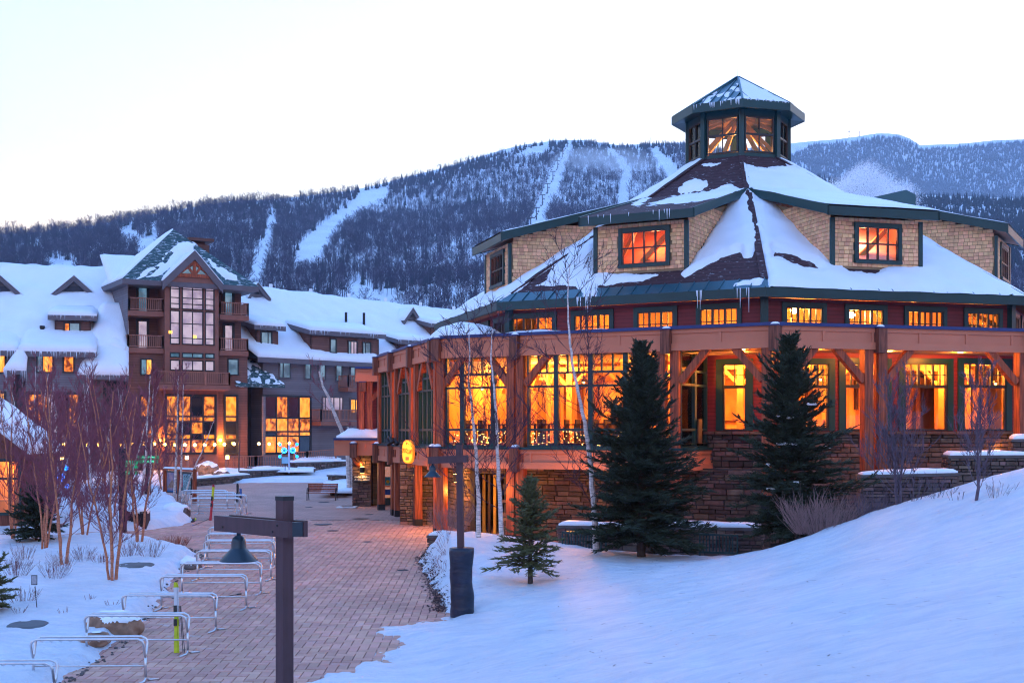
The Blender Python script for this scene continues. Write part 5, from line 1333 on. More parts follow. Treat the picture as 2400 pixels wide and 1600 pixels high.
for a, b, c, d, nv in ((655, 680, 847, 885, (.33,)), (714, 728, 851, 888, ()), (747, 762, 854, 890, ()), (787, 801, 856, 892, ()), (821, 832, 860, 892, ()), (756, 803, 931, 963, (.12, .55, .85)), (821, 850, 936, 968, (.4,))):
    A, Z0 = HW.px(a, d); B, Z1 = HW.px(b, c); window(hotel, HW, A, B, Z0, Z1, [(A+(B-A)*k, .1) for k in nv], [], out=.03, trim=.08, fr=.06, mt=grey_trim, gm=lit1 if a == 821 and d > 950 else (lit3 if c > 900 else lit4), pane_out=.012)
storefront(HW, 620, 727, 930, 1062, 4, (.30, .38, .62), lambda a, b, c, d: pick(rh, (.22, lit5), (.45, lit2), (1, dark_glass)), 0.)
for a, b, v in ((752, 842, 997), (816, 846, 917)):
    q0, q1 = HW.px(a, v, 1.6)[0], HW.px(b, v, 1.6)[0]; z = HW.px((a+b)/2, v, 1.6)[1]; balcony(HW, q0, q1, z+.4, 0, 1.6)
# low porch roof between tower and wing
a, b = HW.pt(-2.0, EYE+4.2, 1.6), HW.pt(HW.px(668, 885, 1.6)[0], EYE+4.2, 1.6); c, d = HW.pt(1.2, EYE+6.6, -1.5), HW.pt(-2.5, EYE+6.6, -1.5)
m2 = MB(); dz = Vector((0, 0, .3)); m2.add([a, b, c, d, a-dz, b-dz, c-dz, d-dz], [(0, 1, 2, 3), (7, 6, 5, 4), (4, 5, 1, 0), (5, 6, 2, 1)]); pr_ = m2.build('porch_roof', green_roof, hotel)
roof_snow('snow_patch', a, b, c, d, snow_roof, pr_, thick=.2, cell=.2, mask=lambda u, v: 12*vnoise(u*.09, v*.12, 2)-1)
for k in range(8):     # ridge vents
    q = 3+k*4.6; p = HW.pt(q, rz0+(rz1-rz0)*(q+4)/(WL+4)+.25, ro); m2 = MB(); m2.box(p+Vector((0, 0, .25)), (.3, .3, .4)); m2.build('ridge_vent', snow_roof, hotel)
for k, (u, v) in enumerate(((811, 745), (853, 746))):
    p = HW.pt(HW.px(u, v, -4)[0], HW.px(u, v, -4)[1], -4); m2 = MB(); m2.tube([p-Vector((0, 0, .9)), p+Vector((0, 0, .55))], .13, 8); m2.build('flue_pipe', black_m, hotel)
# ------------------------------------------------------------------ lodge: left wing with rental entrance
LP = Plane((0, 67.), (1, 0)); LP2 = Plane((0, 69.5), (1, 0)); LP3 = Plane((0, 71.), (1, 0))
def zpx(pl, v): return pl.px(1000, v)[1]-EYE
q0, q1 = LP.px(783, 1050)[0], LP.px(925, 1050)[0]
band(LP, q0, q1, zpx(LP, 1067), zpx(LP, 1031), 0, nm='canopy_band')
m2 = MB(); LP.box(m2, q0, q1, EYE+zpx(LP, 1067)+.05, EYE+zpx(LP, 1031), -5, -.3); m2.build('canopy_roof', timber_dk, lodge)
a, b = LP.pt(q0+.1, EYE+zpx(LP, 1031)+.1, -.15), LP.pt(q1, EYE+zpx(LP, 1031)+.1, -.15)
roof_snow('snow_drift', a, b, b+Vector((0, 3.5, .3)), a+Vector((0, 3.5, .2)), snow_roof, lodge, thick=.26, cell=.22, lump=.5, edge=.3, seed=3.)
stub(LP, LP.px(829, 1050)[0], zpx(LP, 1067), zpx(LP, 1039)); stub(LP, LP.px(912, 1050)[0], zpx(LP, 1067), zpx(LP, 1041), snow=False)
for du in (-.12, .12):
    m2 = MB(); p = LP.pt(LP.px(829, 1060)[0]+du, EYE+zpx(LP, 1066), -.05); qq = P(848, 1098, 68.6)+Vector((du*.6, 0, 0)); m2.beam(p, qq, .14, .16); m2.build('canopy_strut', timber, lodge)
q0, q1 = LP2.px(833, 880)[0], LP2.px(925, 880)[0]
band(LP2, q0, q1, zpx(LP2, 894), zpx(LP2, 864), 0, nm='parapet_band')
m2 = MB(); LP2.box(m2, q0, q1, EYE+zpx(LP2, 894)+.05, EYE+zpx(LP2, 864), -6, -.3); m2.build('wing_roof', timber_dk, lodge)
for u in (847, 866): column(LP2, LP2.px(u, 950)[0], zpx(LP2, 1020), zpx(LP2, 893), .3, base=False)
brace(LP2, LP2.px(870, 900)[0], 1.0, zpx(LP2, 893), L=1.0, w=.22); stub(LP2, LP2.px(851, 905)[0], zpx(LP2, 912), zpx(LP2, 895), .34, snow=False)
wq = (LP3.px(890, 950)[0], LP3.px(925, 950)[0], LP3.px(900, 1003)[1], LP3.px(900, 922)[1])
m2 = MB(); LP3.wallpoly(m2, (LP3.px(836, 950)[0], LP3.px(930, 950)[0], EYE-.6, EYE+3), [wq], -.2, 0); m2.build('red_wall', redside, lodge)
window(lodge, LP3, *wq, [(wq[0]+.45, .06)], [(wq[2]+(wq[3]-wq[2])*k, .06) for k in (.25, .5, .75)], out=.02, trim=.16, gm=dark_glass, pane_out=-.04)
# stone pier, door recess
PP = Plane((0, 68.3), (1, 0)); it = []; g0 = float(G(68.3))
qa, qb = PP.px(825, 1150)[0], PP.px(870, 1150)[0]
m2 = MB(); PP.box(m2, qa+.04, qb-.04, g0-.1, EYE-1.2, -1.4, -.06); m2.build('stone_pier', mortar, lodge)
stones(PP, qa, qb, g0, EYE-1.22, -.04, it, ch=(.1, .22), cl=(.2, .5), seed=31)
PPs = Plane((qb, 68.3), (0, 1)); 
blocks(lodge, 'stone', it, stone_m, 70)
PD = Plane((0, 69.6), (1, 0)); dq = (PD.px(889, 1130)[0], PD.px(918, 1130)[0]+.2); zt = EYE-1.75
m2 = MB(); PD.wallpoly(m2, (PD.px(868, 1130)[0], PD.px(935, 1130)[0], g0-.1, EYE-1.2), [(dq[0], dq[1], g0-.2, zt)], -.3, 0); m2.build('shingle_wall', courses(mat('yellow_shingle_wall', (.42, .27, .12), var=.1), 5), lodge)
dr = window(lodge, PD, dq[0], dq[1], g0+.02, zt, [], [(g0+.25, .3)], out=.02, trim=.12, fr=.12, mt=green_m, mf=green_m, gm=mat('dim_door_glass', (.10, .05, .06), rough=.08, spec=.8, var=.4, emit=(.5, .2, .1), est=.05), pane_out=-.02, name='glass_door')
for (u0, u1, v0, v1, c) in ((902, 917, 1117, 1137, (.05, .35, .5)), (897, 917, 1146, 1159, (.03, .09, .4)), (903, 914, 1138, 1141, (.7, .08, .02))):
    m2 = MB(); A, Z0 = PD.px(u0, v1); B, Z1 = PD.px(u1, v0); PD.box(m2, A, B, Z0, Z1, .0, .004); m2.build('door_notice', mat('notice_%d' % u0, c, var=.2, scale=8), dr)
m2 = MB(); A, Z = PD.px(909, 1128); m2.lathe((0, 0, 0), [(0, 0), (.09, 0)], 14); m2.v = [tuple(PD.pt(A+v[0], Z+v[1], .006)) for v in m2.v]; m2.build('notice_sun', mat('notice_sun_yellow', (.8, .5, .02)), dr)

def up_down_light(p, label, e=1.6):
    o = thing('wall_sconce', label, 'wall light', p)
    m2 = MB(); m2.lathe(p, [(.0, .17), (.13, .17), (.13, -.17), (0, -.17)], 14); m2.box(p+Vector((0, .16, 0)), (.1, .16, .14)); m2.build('housing', black_m, o)
    for s in (-1, 1): m2 = MB(); m2.lathe(p+Vector((0, 0, s*.178)), [(0, 0), (.11, 0), (.12, -s*.01)], 14); m2.build('lens', lamp_m, o)
    for s in (-1, 1): lamp('sconce_light', p+Vector((0, -.02, s*.26)), e, .08, (1, .48, .12))
up_down_light(P(849, 1101, 67.95), 'black cylinder wall light glowing up and down on the stone pier by the rental door'); p = P(975, 1103, 57.5); up_down_light(p, 'black cylinder wall light glowing up and down behind the oval sign')
up_down_light(P(1069, 1120, 54.3), 'black cylinder wall light beside the timber entrance door')
m2 = MB(); m2.box(p+Vector((.0, .62, -.6)), (1.5, .8, 4.)); sp = m2.build('stone_pier', mortar, lodge); it = []; stones(Plane((p.x, p.y+.2), (1, 0)), -.75, .75, float(G(57.7)), p.z+1.3, .0, it, ch=(.1, .22), cl=(.2, .5), seed=33); blocks(lodge, 'stone', it, stone_m, 50)

# lettering helper
def lettering(s, pl, q, z, out, h, m, parent, name='lettering', sx=1.0, align='CENTER', bold=0.):
    cu = bpy.data.curves.new(name, 'FONT'); cu.body = s; cu.size = h*1.38; cu.align_x = align; cu.align_y = 'CENTER'; cu.extrude = .004; cu.offset = bold; cu.resolution_u = 2
    tmp = bpy.data.objects.new(name, cu); COL.objects.link(tmp); dg = bpy.context.evaluated_depsgraph_get(); me = bpy.data.meshes.new_from_object(tmp.evaluated_get(dg)); bpy.data.objects.remove(tmp)
    me.materials.clear(); me.materials.append(m); off = woff(parent)
    for v in me.vertices: v.co = pl.pt(q+v.co.x*sx, z+v.co.y, out+v.co.z)-off
    return link(name, me, parent)
# rental sign on the pier
sg = thing('rental_sign', 'dark rounded sign with white lettering for rental returns on the stone pier', 'sign', P(847, 1121, 68.1))
PSn = Plane((P(847, 1121, 68.1).x, 68.1), (1, 0)); zc = P(847, 1121, 68.1).z; W, H = .42, .19
m2 = MB(); pts = []
for cx, cy, a0 in ((W-.1, H-.1, 0), (-W+.1, H-.1, 90), (-W+.1, -H+.1, 180), (W-.1, -H+.1, 270)):
    for k in range(6): t = math.radians(a0+k*18); pts.append(PSn.pt(cx+.1*math.cos(t), zc+cy+.1*math.sin(t), 0))
m2.prism(pts, PSn.n*.05); m2.build('board', mat('charcoal_sign', (.012, .012, .015), rough=.4), sg)
white_l = mat('white_lettering', (.8, .8, .82), rough=.5, var=.02)
lettering('RENTAL RETURNS', PSn, .05, zc+.08, .055, .085, white_l, sg, sx=.85); lettering('TUNING - REPAIRS', PSn, .05, zc-.07, .055, .085, white_l, sg, sx=.8)
for z in (.08, -.07): m2 = MB(); PSn.beam(m2, (-.36, zc+z-.03), (-.31, zc+z+.04), .025, .05, .056); m2.build('arrow_mark', white_l, sg)
# oval lodge sign on the timber column
ov_p = P(955, 1058, 54.2); PO = Plane((ov_p.x, ov_p.y), (.68, -.73)); zc = ov_p.z
sg = thing('oval_lodge_sign', 'floodlit yellow oval sign with orange rim and lettering on a timber column', 'sign', ov_p)
def oval(a, b, o0, o1, m, nm):
    m2 = MB(); pts = []
    for k in range(40):
        t = 2*PI*k/40; e = .72; c, s = math.cos(t), math.sin(t)
        pts.append(PO.pt(a*math.copysign(abs(c)**e, c), zc+b*math.copysign(abs(s)**e, s), o0))
    m2.prism(pts, PO.n*(o1-o0)); m2.build(nm, m, sg)
oval(.37, .50, -.10, .0, mat('sign_rim_orange', (.75, .25, .02), var=.05, emit=(1, .30, .02), est=.02), 'rim'); oval(.325, .45, .0, .02, mat('sign_face_yellow', (.85, .55, .05), var=.08, emit=(1, .5, .02), est=.035), 'face')  # rim and face emit faintly in place of the floodlight falling on them
ltm = mat('sign_lettering_orange', (.55, .14, .01), var=.05)
lettering('SPRUCE', PO, -.155, zc+.035, .022, .20, ltm, sg, sx=.36, bold=.006); lettering('CAMP', PO, .17, zc-.01, .022, .22, ltm, sg, sx=.42, bold=.006)
m2 = MB(); PO.box(m2, -.10, .12, zc-.36, zc-.22, .02, .026); m2.build('nameplate', mat('sign_plate_brown', (.38, .16, .05), var=.2, scale=20), sg)
m2 = MB(); m2.blob(PO.pt(-.02, zc+.34, .022), (.03, .02, .055), 4); m2.build('crest', ltm, sg)
m2 = MB(); m2.box(ov_p+Vector((.18, .28, -.1)), (.10, .5, .12), rz=.7); m2.build('bracket', black_m, sg)
lamp('sign_light', ov_p+Vector((-.75, -.8, .6)), 5, .1, (1, .55, .12)); lamp('column_light', P(948, 1110, 53.2), 6, .1, (1, .42, .08))
for u_, v_, y_, e_ in ((1075, 1150, 53.2, 9), (1150, 1150, 51.2, 9), (1335, 1165, 48.7, 11), (1010, 1150, 55., 9)): lamp('overhang_light', P(u_, v_, y_), e_, .12, (1, .40, .07))
# three floodlights on the canopy corner
fl = thing('floodlight_cluster', 'three black floodlights clamped to the band above the rental entrance', 'floodlight', P(920, 1032, 58.))
for u, v in ((908, 1034), (916, 1030), (927, 1034)):
    p = P(u, v, 58.); m2 = MB(); m2.lathe((0, 0, 0), [(0, -.16), (.06, -.14), (.11, .10), (.12, .18), (0, .16)], 10); R = Matrix.Rotation(math.radians(150), 3, 'X') @ Matrix.Rotation(.5, 3, 'Y'); m2.v = [tuple(R @ Vector(q)+p) for q in m2.v]; m2.tube([p, p+Vector((.02, .3, .25))], .025, 5); m2.build('lamp_head', black_m, fl)
m2 = MB(); m2.beam(P(904, 1027, 58.25), P(932, 1027, 58.25), .05, .05); m2.tube([P(918, 1027, 58.25), P(930, 1040, 58.6)], .03, 5); m2.build('bracket', black_m, fl)

# ------------------------------------------------------------------ stone walls, fences, snow caps
def stone_wall(label, p, q, h0, h1, th=.5, seed=1, cap=True, snow=True, limit=40, zb=None):
    p, q = Vector(p), Vector(q); L = ((q-p).xy).length; pl = Plane((p.x, p.y), (q-p).xy)
    if pl.n.y > 0: pl = Plane((q.x, q.y), (p-q).xy); p, q = q, p; h0, h1 = h1, h0
    o = thing('stone_wall', label, 'wall', ((p.x+q.x)/2, (p.y+q.y)/2, min(p.z, q.z)), 'rubble stone garden walls')
    fz = lambda t: p.z+(q.z-p.z)*t/L; ft = lambda t: fz(t)+h0+(h1-h0)*t/L
    m2 = MB(); m2.add([pl.pt(0, p.z-.3, -.04), pl.pt(L, q.z-.3, -.04), pl.pt(L, ft(L), -.04), pl.pt(0, ft(0), -.04), pl.pt(0, p.z-.3, -th), pl.pt(L, q.z-.3, -th), pl.pt(L, ft(L), -th), pl.pt(0, ft(0), -th)], [(0, 1, 2, 3), (5, 4, 7, 6), (3, 2, 6, 7), (4, 0, 3, 7), (1, 5, 6, 2)]); m2.build('core', mortar, o)
    it = []; stones(pl, 0, L, lambda t: fz(t)-.12, ft, -.02, it, seed=seed, ch=(.1, .22), cl=(.22, .55))
    for side, dd in ((0, 1), (L, -1)):
        ps = Plane(pl.pt(side, 0, -th if dd > 0 else 0)[:2], (pl.n if dd > 0 else -pl.n)[:2]); stones(ps, 0, th, lambda t: fz(side)-.1, lambda t: ft(side), -.02, it, seed=seed+5, ch=(.1, .22), cl=(.2, .4))
    blocks(o, 'stone', it, stone_m, limit)
    if cap:
        m2 = MB(); a = -.08; m2.add([pl.pt(a, ft(0), .1), pl.pt(L-a, ft(L), .1), pl.pt(L-a, ft(L), -th-.05), pl.pt(a, ft(0), -th-.05)]+[x+Vector((0, 0, .1)) for x in (pl.pt(a, ft(0), .1), pl.pt(L-a, ft(L), .1), pl.pt(L-a, ft(L), -th-.05), pl.pt(a, ft(0), -th-.05))], [(3, 2, 1, 0), (4, 5, 6, 7), (0, 1, 5, 4), (1, 2, 6, 5), (2, 3, 7, 6), (3, 0, 4, 7)]); m2.build('coping', mat('bluestone_coping', (.10, .085, .085), var=.25), o)
    if snow:
        c0 = .1 if cap else .0; up = Vector((0, 0, c0)); A, B, C_, D = pl.pt(.0, ft(0), .06)+up, pl.pt(L, ft(L), .06)+up, pl.pt(L, ft(L), -th)+up, pl.pt(0, ft(0), -th)+up
        roof_snow('snow_cap', A, B, C_, D, snow_roof, o, thick=.14, cell=.12 if L < 12 else .25, lump=.1, edge=.15, seed=seed)
    return o
def gp3(u, v, y=None): return GP(u, v) if y is None else P(u, v, y)
stone_wall('low stone wall edging the snow bed beside the sloping walk', gp3(452, 1140), gp3(584, 1128), .42, .42, seed=41, limit=12)
stone_wall('stone wall below the blue light sculpture', gp3(580, 1128), gp3(738, 1113), .70, .42, seed=42, limit=20, th=.7)
stone_wall('upper stone wall below the brown picket fence', gp3(690, 1117), gp3(817, 1097), 1.05, .55, seed=43, limit=20, th=.6)
stone_wall('short stone wall beside the snowy birch bed', P(781, 1140, 79), P(822, 1137, 80), .62, .5, seed=44, limit=10)
stone_wall('curved stone planter wall behind the wooden bench', P(776, 1172, 77.5), P(828, 1170, 77.5), .78, .75, seed=45, limit=20)
stone_wall('stone planter wall end beside the timber columns', P(1006, 1292, 48.6), P(1046, 1292, 48.4), .52, .52, seed=46, limit=40)
stone_wall('long snow-topped stone wall behind the spruces', P(1310, 1300, 46.5), P(1785, 1310, 44.6), .98, 1.0, seed=47, limit=110, th=.6)
stone_wall('snow-topped stone terrace wall under the double porch columns', P(2022, 1250, 43.6), P(2244, 1215, 43.2), 1.9, 1.45, seed=48, limit=110, th=1.1)
stone_wall('upper snow-topped terrace wall beside the yellow step light', P(2226, 1150, 45.), P(2420, 1150, 44.6), 1.15, 1.15, seed=49, limit=50, th=1.2)
stone_wall('topmost terrace wall at the porch corner', P(2375, 1100, 46.), P(2500, 1100, 45.6), 1.0, 1.0, seed=50, limit=20, th=1.)
# step light
o = thing('step_light', 'small lit yellow step light recessed in the stone porch base', 'step light', P(2335, 1055, 50.)); m2 = MB(); p = lface(0, rW+.1); q, z = p.px(2335, 1056); p.box(m2, q-.12, q+.12, z-.04, z+.04, .0, .05); m2.build('lens', lamp_m, o); lamp('step_glow', p.pt(q, z-.1, .3), 3, .05)
# snow lying on the planter bed by the bench
for u0, u1, v0, v1, ya, yb, nm in ((752, 826, 1155, 1128, 75.2, 79.5, 'snow_bank'), (690, 800, 1080, 1076, 112., 116., 'snow_bank'), (585, 735, 1106, 1098, 98.5, 103.5, 'snow_bank'), (462, 580, 1128, 1102, 96., 103., 'snow_bank')):
    a, b = P(u0, v0, ya), P(u1, v0, ya); c, d = P(u1, v1, yb), P(u0+8, v1, yb); o = roof_snow(nm, a, b, c, d, snow_roof, None, thick=.22, cell=.3, lump=.35, edge=.8, seed=u0); tag(o, kind='structure')
fence_g = 'brown picket fences by the hotel terrace'
def fence(label, pts, h):
    o = thing('picket_fence', label, 'fence', pts[0], fence_g); railing(o, pts, h, .2, 'rail_frame', rail_m, .16); return o
fence('brown picket fence beside the light sculpture', [P(530, 1101, 104), P(600, 1100, 105), P(676, 1097, 106)], 1.1)
fence('brown picket fence on the upper terrace wall', [P(690, 1088, 113.5), P(720, 1087, 113.5), P(787, 1081, 115)], 1.1)
fence('brown picket fence behind the birches and the map board', [P(228, 1098, 100), P(330, 1099, 101), P(440, 1100, 102)], 1.15)
# green metal railing behind the snow bank
for (u0, u1, v0, v1, y0, y1) in ((1318, 1420, 1287, 1288, 45.2, 44.6), (1640, 1728, 1293, 1296, 43.4, 43.2)):
    o = thing('metal_railing', 'short dark green metal railing by the young spruce' if u0 < 1500 else 'short dark green metal railing in front of the long stone wall', 'railing', P(u0, v0, y0)); railing(o, [P(u0, v0+8, y0), P(u1, v1+8, y1)], .72, .11, 'rail_frame', green_m, .05)

# ------------------------------------------------------------------ bench
def bench():
    c = gp3(755, 1172); o = thing('park_bench', 'slatted wooden bench with black arched iron arms', 'bench', c); Wd = 1.72
    for k in range(5): m2 = MB(); m2.box(c+Vector((0, -.28+k*.1, .44)), (Wd, .085, .035)); m2.build('seat_slat', timber, o)
    for k in range(5): m2 = MB(); m2.box(c+Vector((0, .23+k*.03, .54+k*.09)), (Wd, .03, .078)); m2.build('back_slat', timber, o)
    for s in (-1, 1):
        m2 = MB(); x = s*(Wd/2-.05); v = lambda y, z: c+Vector((x, y, z))
        m2.tube([v(-.36, 0), v(-.33, .44), v(-.33, .60), v(-.25, .70), v(-.1, .70), v(.1, .66), v(.22, .5), v(.24, .3), v(.34, 0)], .026, 6); m2.tube([v(.2, .42), v(.36, .95)], .024, 6); m2.tube([v(-.33, .42), v(.22, .42)], .022, 6); m2.build('arm_frame', black_m, o)
bench()
# ------------------------------------------------------------------ lamp posts
def lamp_post(label, base, ztop, rz, w, arm_l, arm_r, zarm, bell_t, lean=(0, 0), tilt=0., pad=None):
    o = thing('lamp_post', label, 'lamp post', base); d = Vector((math.cos(rz), math.sin(rz), 0)); n = Vector((-d.y, d.x, 0)); post_m = mat('purple_brown_post', (.068, .03, .036), rough=.55, var=.2, scale=3., stretch=(4, 4, .6))
    top = Vector((base.x+lean[0], base.y+lean[1], ztop)); m2 = MB(); m2.beam(base, top, w, w, up=d); m2.build('post', post_m, o)
    m2 = MB(); m2.box(top+Vector((0, 0, .015)), (w*1.06, w*1.06, .05), rz=rz); m2.build('post_cap', black_m, o)
    t = (zarm-base.z)/(ztop-base.z); cc = base+(top-base)*t; tz = Vector((0, 0, tilt))
    for s in (-1, 1):
        m2 = MB(); k = n*s*(w/2+.035); m2.beam(cc+d*-arm_l-tz*arm_l+k, cc+d*arm_r+tz*arm_r+k, .06, .19, m=0); m2.build('arm_board', post_m, o)
    for e, L in ((-1, arm_l), (1, arm_r)): m2 = MB(); m2.box(cc+d*e*(L-.04)+tz*e*L, (.06, w, .17), rz=rz); m2.build('arm_block', mat('blue_black_end', (.02, .035, .05), rough=.4), o)
    m2 = MB()
    for e in (-.04, .05, -arm_l*.85):
        for s in (-1, 1): m2.blob(cc+d*e+n*s*(w/2+.068)+Vector((0, 0, .04*e/abs(e))), .014, 3)
    m2.build('bolt', black_m, o, kind='stuff')
    b = cc+d*-bell_t-tz*bell_t+Vector((0, 0, -.09)); m2 = MB()
    m2.lathe(b, [(0.0, 0), (.026, 0), (.026, -.05), (.045, -.06), (.075, -.085), (.09, -.13), (.092, -.205), (.098, -.215), (.234, -.355), (.236, -.368), (.215, -.355), (.085, -.225), (0, -.2)], 28); s_ = m2.build('bell_shade', mat('dark_blue_enamel', (.016, .035, .055), rough=.33, var=.12), o, smooth=True)
    m2 = MB(); m2.blob(b+Vector((0, 0, -.25)), (.05, .05, .07), 5); m2.build('bulb', mat('unlit_bulb', (.5, .5, .5)), s_)
    if pad:
        m2 = MB(); prof = []; N = 22; H = 1.85; vs = []; fs = []
        for j in range(15):
            z = H*j/14; r = pad*(1+.025*math.sin(j*1.7)+.03*math.sin(j*.6)+(.06 if j >= 13 else 0))
            for k in range(N):
                a = 2*PI*k/N; rr_ = r*(1+.02*math.sin(3*a+j*.8)+.015*math.sin(7*a-j)); vs.append(base+Vector((rr_*math.cos(a)+.02*math.sin(j*.5), rr_*math.sin(a), z)))
        for j in range(14):
            for k in range(N): fs.append((j*N+k, j*N+(k+1) % N, (j+1)*N+(k+1) % N, (j+1)*N+k))
        fs.append(tuple(range(14*N, 15*N))); m2.add(vs, fs); m2.build('crash_pad', mat('navy_vinyl_pad', (.012, .016, .035), rough=.38, var=.3, scale=2., stretch=(1, 1, 3.), bump=.9, bscale=2.2), o, smooth=True)
y = 15.2; b = P(667, 1600, y); b.z = ground_at(b.x, b.y)-.1
lamp_post('tall dark brown timber lamp post standing alone beside the ski racks', b, P(667, 1170, y).z, -PI/4, .15, 1.32, .27, P(667, 1237, y).z, .98)
y = 34.5; b = P(1082, 1437, y); b.z = ground_at(b.x, b.y)-.05
lamp_post('dark brown lamp post wrapped in a navy pad in the snowbank', b, P(1077, 1041, y).z, -.13, .17, .84, .22, P(1077, 1075, y).z, .74, lean=(-.06, 0), tilt=.045, pad=.31)

# ------------------------------------------------------------------ ski racks and skis
def rack_mesh():
    o = thing('ski_rack', '', 'ski rack', (0, 0, 0)); L = 2.38; h = .94
    for s, yy in (('front', -.14), ('rear', .16)):
        m2 = MB(); r = .028; x = L/2; pts = [(-x, 0, .52), (-x, yy*.5, .62), (-x-.0, yy, h-.12), (-x+.03, yy, h-.05), (-x+.12, yy, h)]
        pts = pts+[(-p[0], p[1], p[2]) for p in reversed(pts)]; m2.tube(pts, r, 8); m2.build('top_rail', steel, o, smooth=True)
    for e in (-1, 1):
        m2 = MB(); x = e*L/2; m2.tube([(x, 0, .56), (x, 0, .10)], .03, 8); m2.build('post', steel, o, smooth=True)
        m2 = MB(); m2.tube([(x, 0, .12), (x, 0, .07), (x+e*.0-.02, -.10, .02), (x-.10, -.34, .012)], .024, 7); m2.tube([(x, 0, .12), (x, .02, .06), (x+.05, .12, .02), (x+.22, .22, .012)], .024, 7); m2.build('foot', steel, o, smooth=True)
    m2 = MB(); m2.tube([(-L/2, 0, .34), (L/2, 0, .34)], .018, 7); m2.build('lower_bar', steel, o, smooth=True)
    m2 = MB()
    for k in range(11):
        x = -1.0+k*.2; m2.tube([(x, -.14, h-.02), (x+.05, -.13, h-.06), (x+.08, -.14, h-.02)], .007, 4)
    m2.build('ski_hook', steel, o, kind='stuff'); return o
rack0 = rack_mesh(); used = False
near_r = [(-15, 1662), (210, 1597), (322, 1532), (398, 1477), (478, 1426), (519, 1391), (549, 1358), (562, 1330), (563, 1311), (565, 1294)]
far_r = [(505, 1213), (521, 1204), (497, 1197), (479, 1191)]
names = ['galvanized ski rack half out of view at the corner of the snow bed', 'galvanized ski rack at the near end of the row by the snow bed', 'galvanized ski rack holding a yellow and black pair of skis']+['empty galvanized ski rack in the row behind the dark lamp post']*7
for k, (u, v) in enumerate(near_r+far_r):
    o = rack0 if not used else copy_tree(rack0); used = True
    p = GP(u, v); o.location = p; o.rotation_euler = (0.03, 0, random.uniform(-.03, .03))
    o['label'] = names[k] if k < len(near_r) else ('galvanized ski rack holding skis near the map board', 'galvanized ski rack with skis at its right end near the map board', 'empty galvanized ski rack near the map board', 'empty galvanized ski rack near the map board')[k-len(near_r)]
    o['group'] = 'ski racks on the square'
def ski_mesh(L, w, mats_, seed):
    """one ski, tip up, standing on its tail along z"""
    vs = []; fs = []; n = 14; m_ = []
    for i in range(n+1):
        t = i/n; z = L*t; ww = w*(1-.28*math.sin(PI*min(1, t*1.05)))*(1 if t < .93 else max(.35, 1-(t-.93)*8)); yb = .0 if t < .88 else -(t-.88)**2*9*L*.25
        for s in (-1, 1): vs += [(s*ww/2, yb-.008, z), (s*ww/2, yb+.008, z)]
    for i in range(n):
        a = i*4; b = a+4
        fs += [(a, a+2, b+2, b), (a+1, b+1, b+3, a+3), (a, b, b+1, a+1), (a+2, a+3, b+3, b+2)]
        m_ += [int(.52 < i/n < .86) if seed % 2 else int(i/n > .45)]*4
    mb = MB(); mb.v = vs; mb.f = fs+[(0, 1, 3, 2)]; mb.m = m_+[0]; return mb
def ski_pair(label, base, top, mats_, L=1.65, seed=0, poles=True):
    base, top = Vector(base), Vector(top); o = thing('ski_pair', label, 'skis', base, 'skis left on the square'); d = (top-base).normalized(); x = Vector((1, 0, 0)); x = (x-d*x.dot(d)).normalized(); yv = d.cross(x)
    R = Matrix((x, yv, d)).transposed()
    for s in (-1, 1):
        mb = ski_mesh(L, .088, mats_, seed+s); mb.v = [tuple(R @ (Vector(v)+Vector((s*.016, s*.013, 0)))+base) for v in mb.v]; k = mb.build('ski', mats_, o)
        b2 = MB()
        for z, hh, ll in ((.38*L, .06, .16), (.55*L, .07, .2)): b2.para(R @ Vector((s*.016-.035, -.07 if s < 0 else .02, z))+base, R @ Vector((.07, 0, 0)), R @ Vector((0, hh, 0)), R @ Vector((0, 0, ll)))
        b2.build('binding', black_m, k)
    if poles:
        for s in (0, 1):
            m2 = MB(); a = base+Vector((.16+.04*s, -.03, 0)); m2.tube([a, a+d*1.1+Vector((-.02*s-.08, .05, 0))], .009, 5); m2.lathe(a+Vector((0, 0, .07)), [(.0, 0), (.05, .01), (.0, .02)], 8); m2.build('ski_pole', black_m, o)
yel = mat('lime_ski_base', (.55, .62, .03), var=.15, scale=6); gry = mat('pale_grey_ski', (.55, .56, .6), var=.15); red_k = mat('red_ski', (.5, .04, .05), var=.2); dk = mat('black_ski', (.03, .03, .035), var=.2); blu = mat('blue_ski', (.05, .12, .35), var=.2)
b = GP(414, 1529); ski_pair('lime yellow and black skis with poles leaning on a rack', b, P(413, 1366, b.y+.35), [yel, gry], 1.66, 2)
b = GP(493, 1219); ski_pair('green tipped skis leaning on a far rack', b, P(501, 1134, b.y+.4), [red_k, yel], 1.7, 2, False)
b = GP(556, 1203); ski_pair('grey skis standing at the right end of a far rack', b, P(557, 1139, b.y+.2), [gry, dk], 1.5, 3)
b = GP(566, 1201); ski_pair('pale skis with a round tip mark beside the grey pair', b, P(564, 1149, b.y+.2), [gry, blu], 1.3, 4, False)
b = GP(450, 1224)+Vector((0, 0, .04)); ski_pair('dropped short skis lying flat on the paving', b, GP(466, 1214)+Vector((0, 0, .12)), [dk, yel], 1.0, 5, False)
# poles lying on the paving
for (a, b_, lab) in (((452, 1232), (487, 1219), 'ski pole lying on the paving by the boulder'), ((1965/3.92, 1403), (556, 1396), 'ski pole lying behind the empty racks')):
    A, B = GP(*a)+Vector((0, 0, .02)), GP(*b_)+Vector((0, 0, .05)); o = thing('ski_pole', lab, 'ski pole', A); m2 = MB(); m2.tube([A, B], .012, 5); m2.build('shaft', black_m, o); m2 = MB(); m2.tube([B, B+(B-A).normalized()*.14], .022, 6); m2.build('grip', dk, o); m2 = MB(); m2.lathe(A+Vector((0, 0, .0)), [(0, 0), (.05, .01), (0, .03)], 8); m2.build('basket', blu, o)
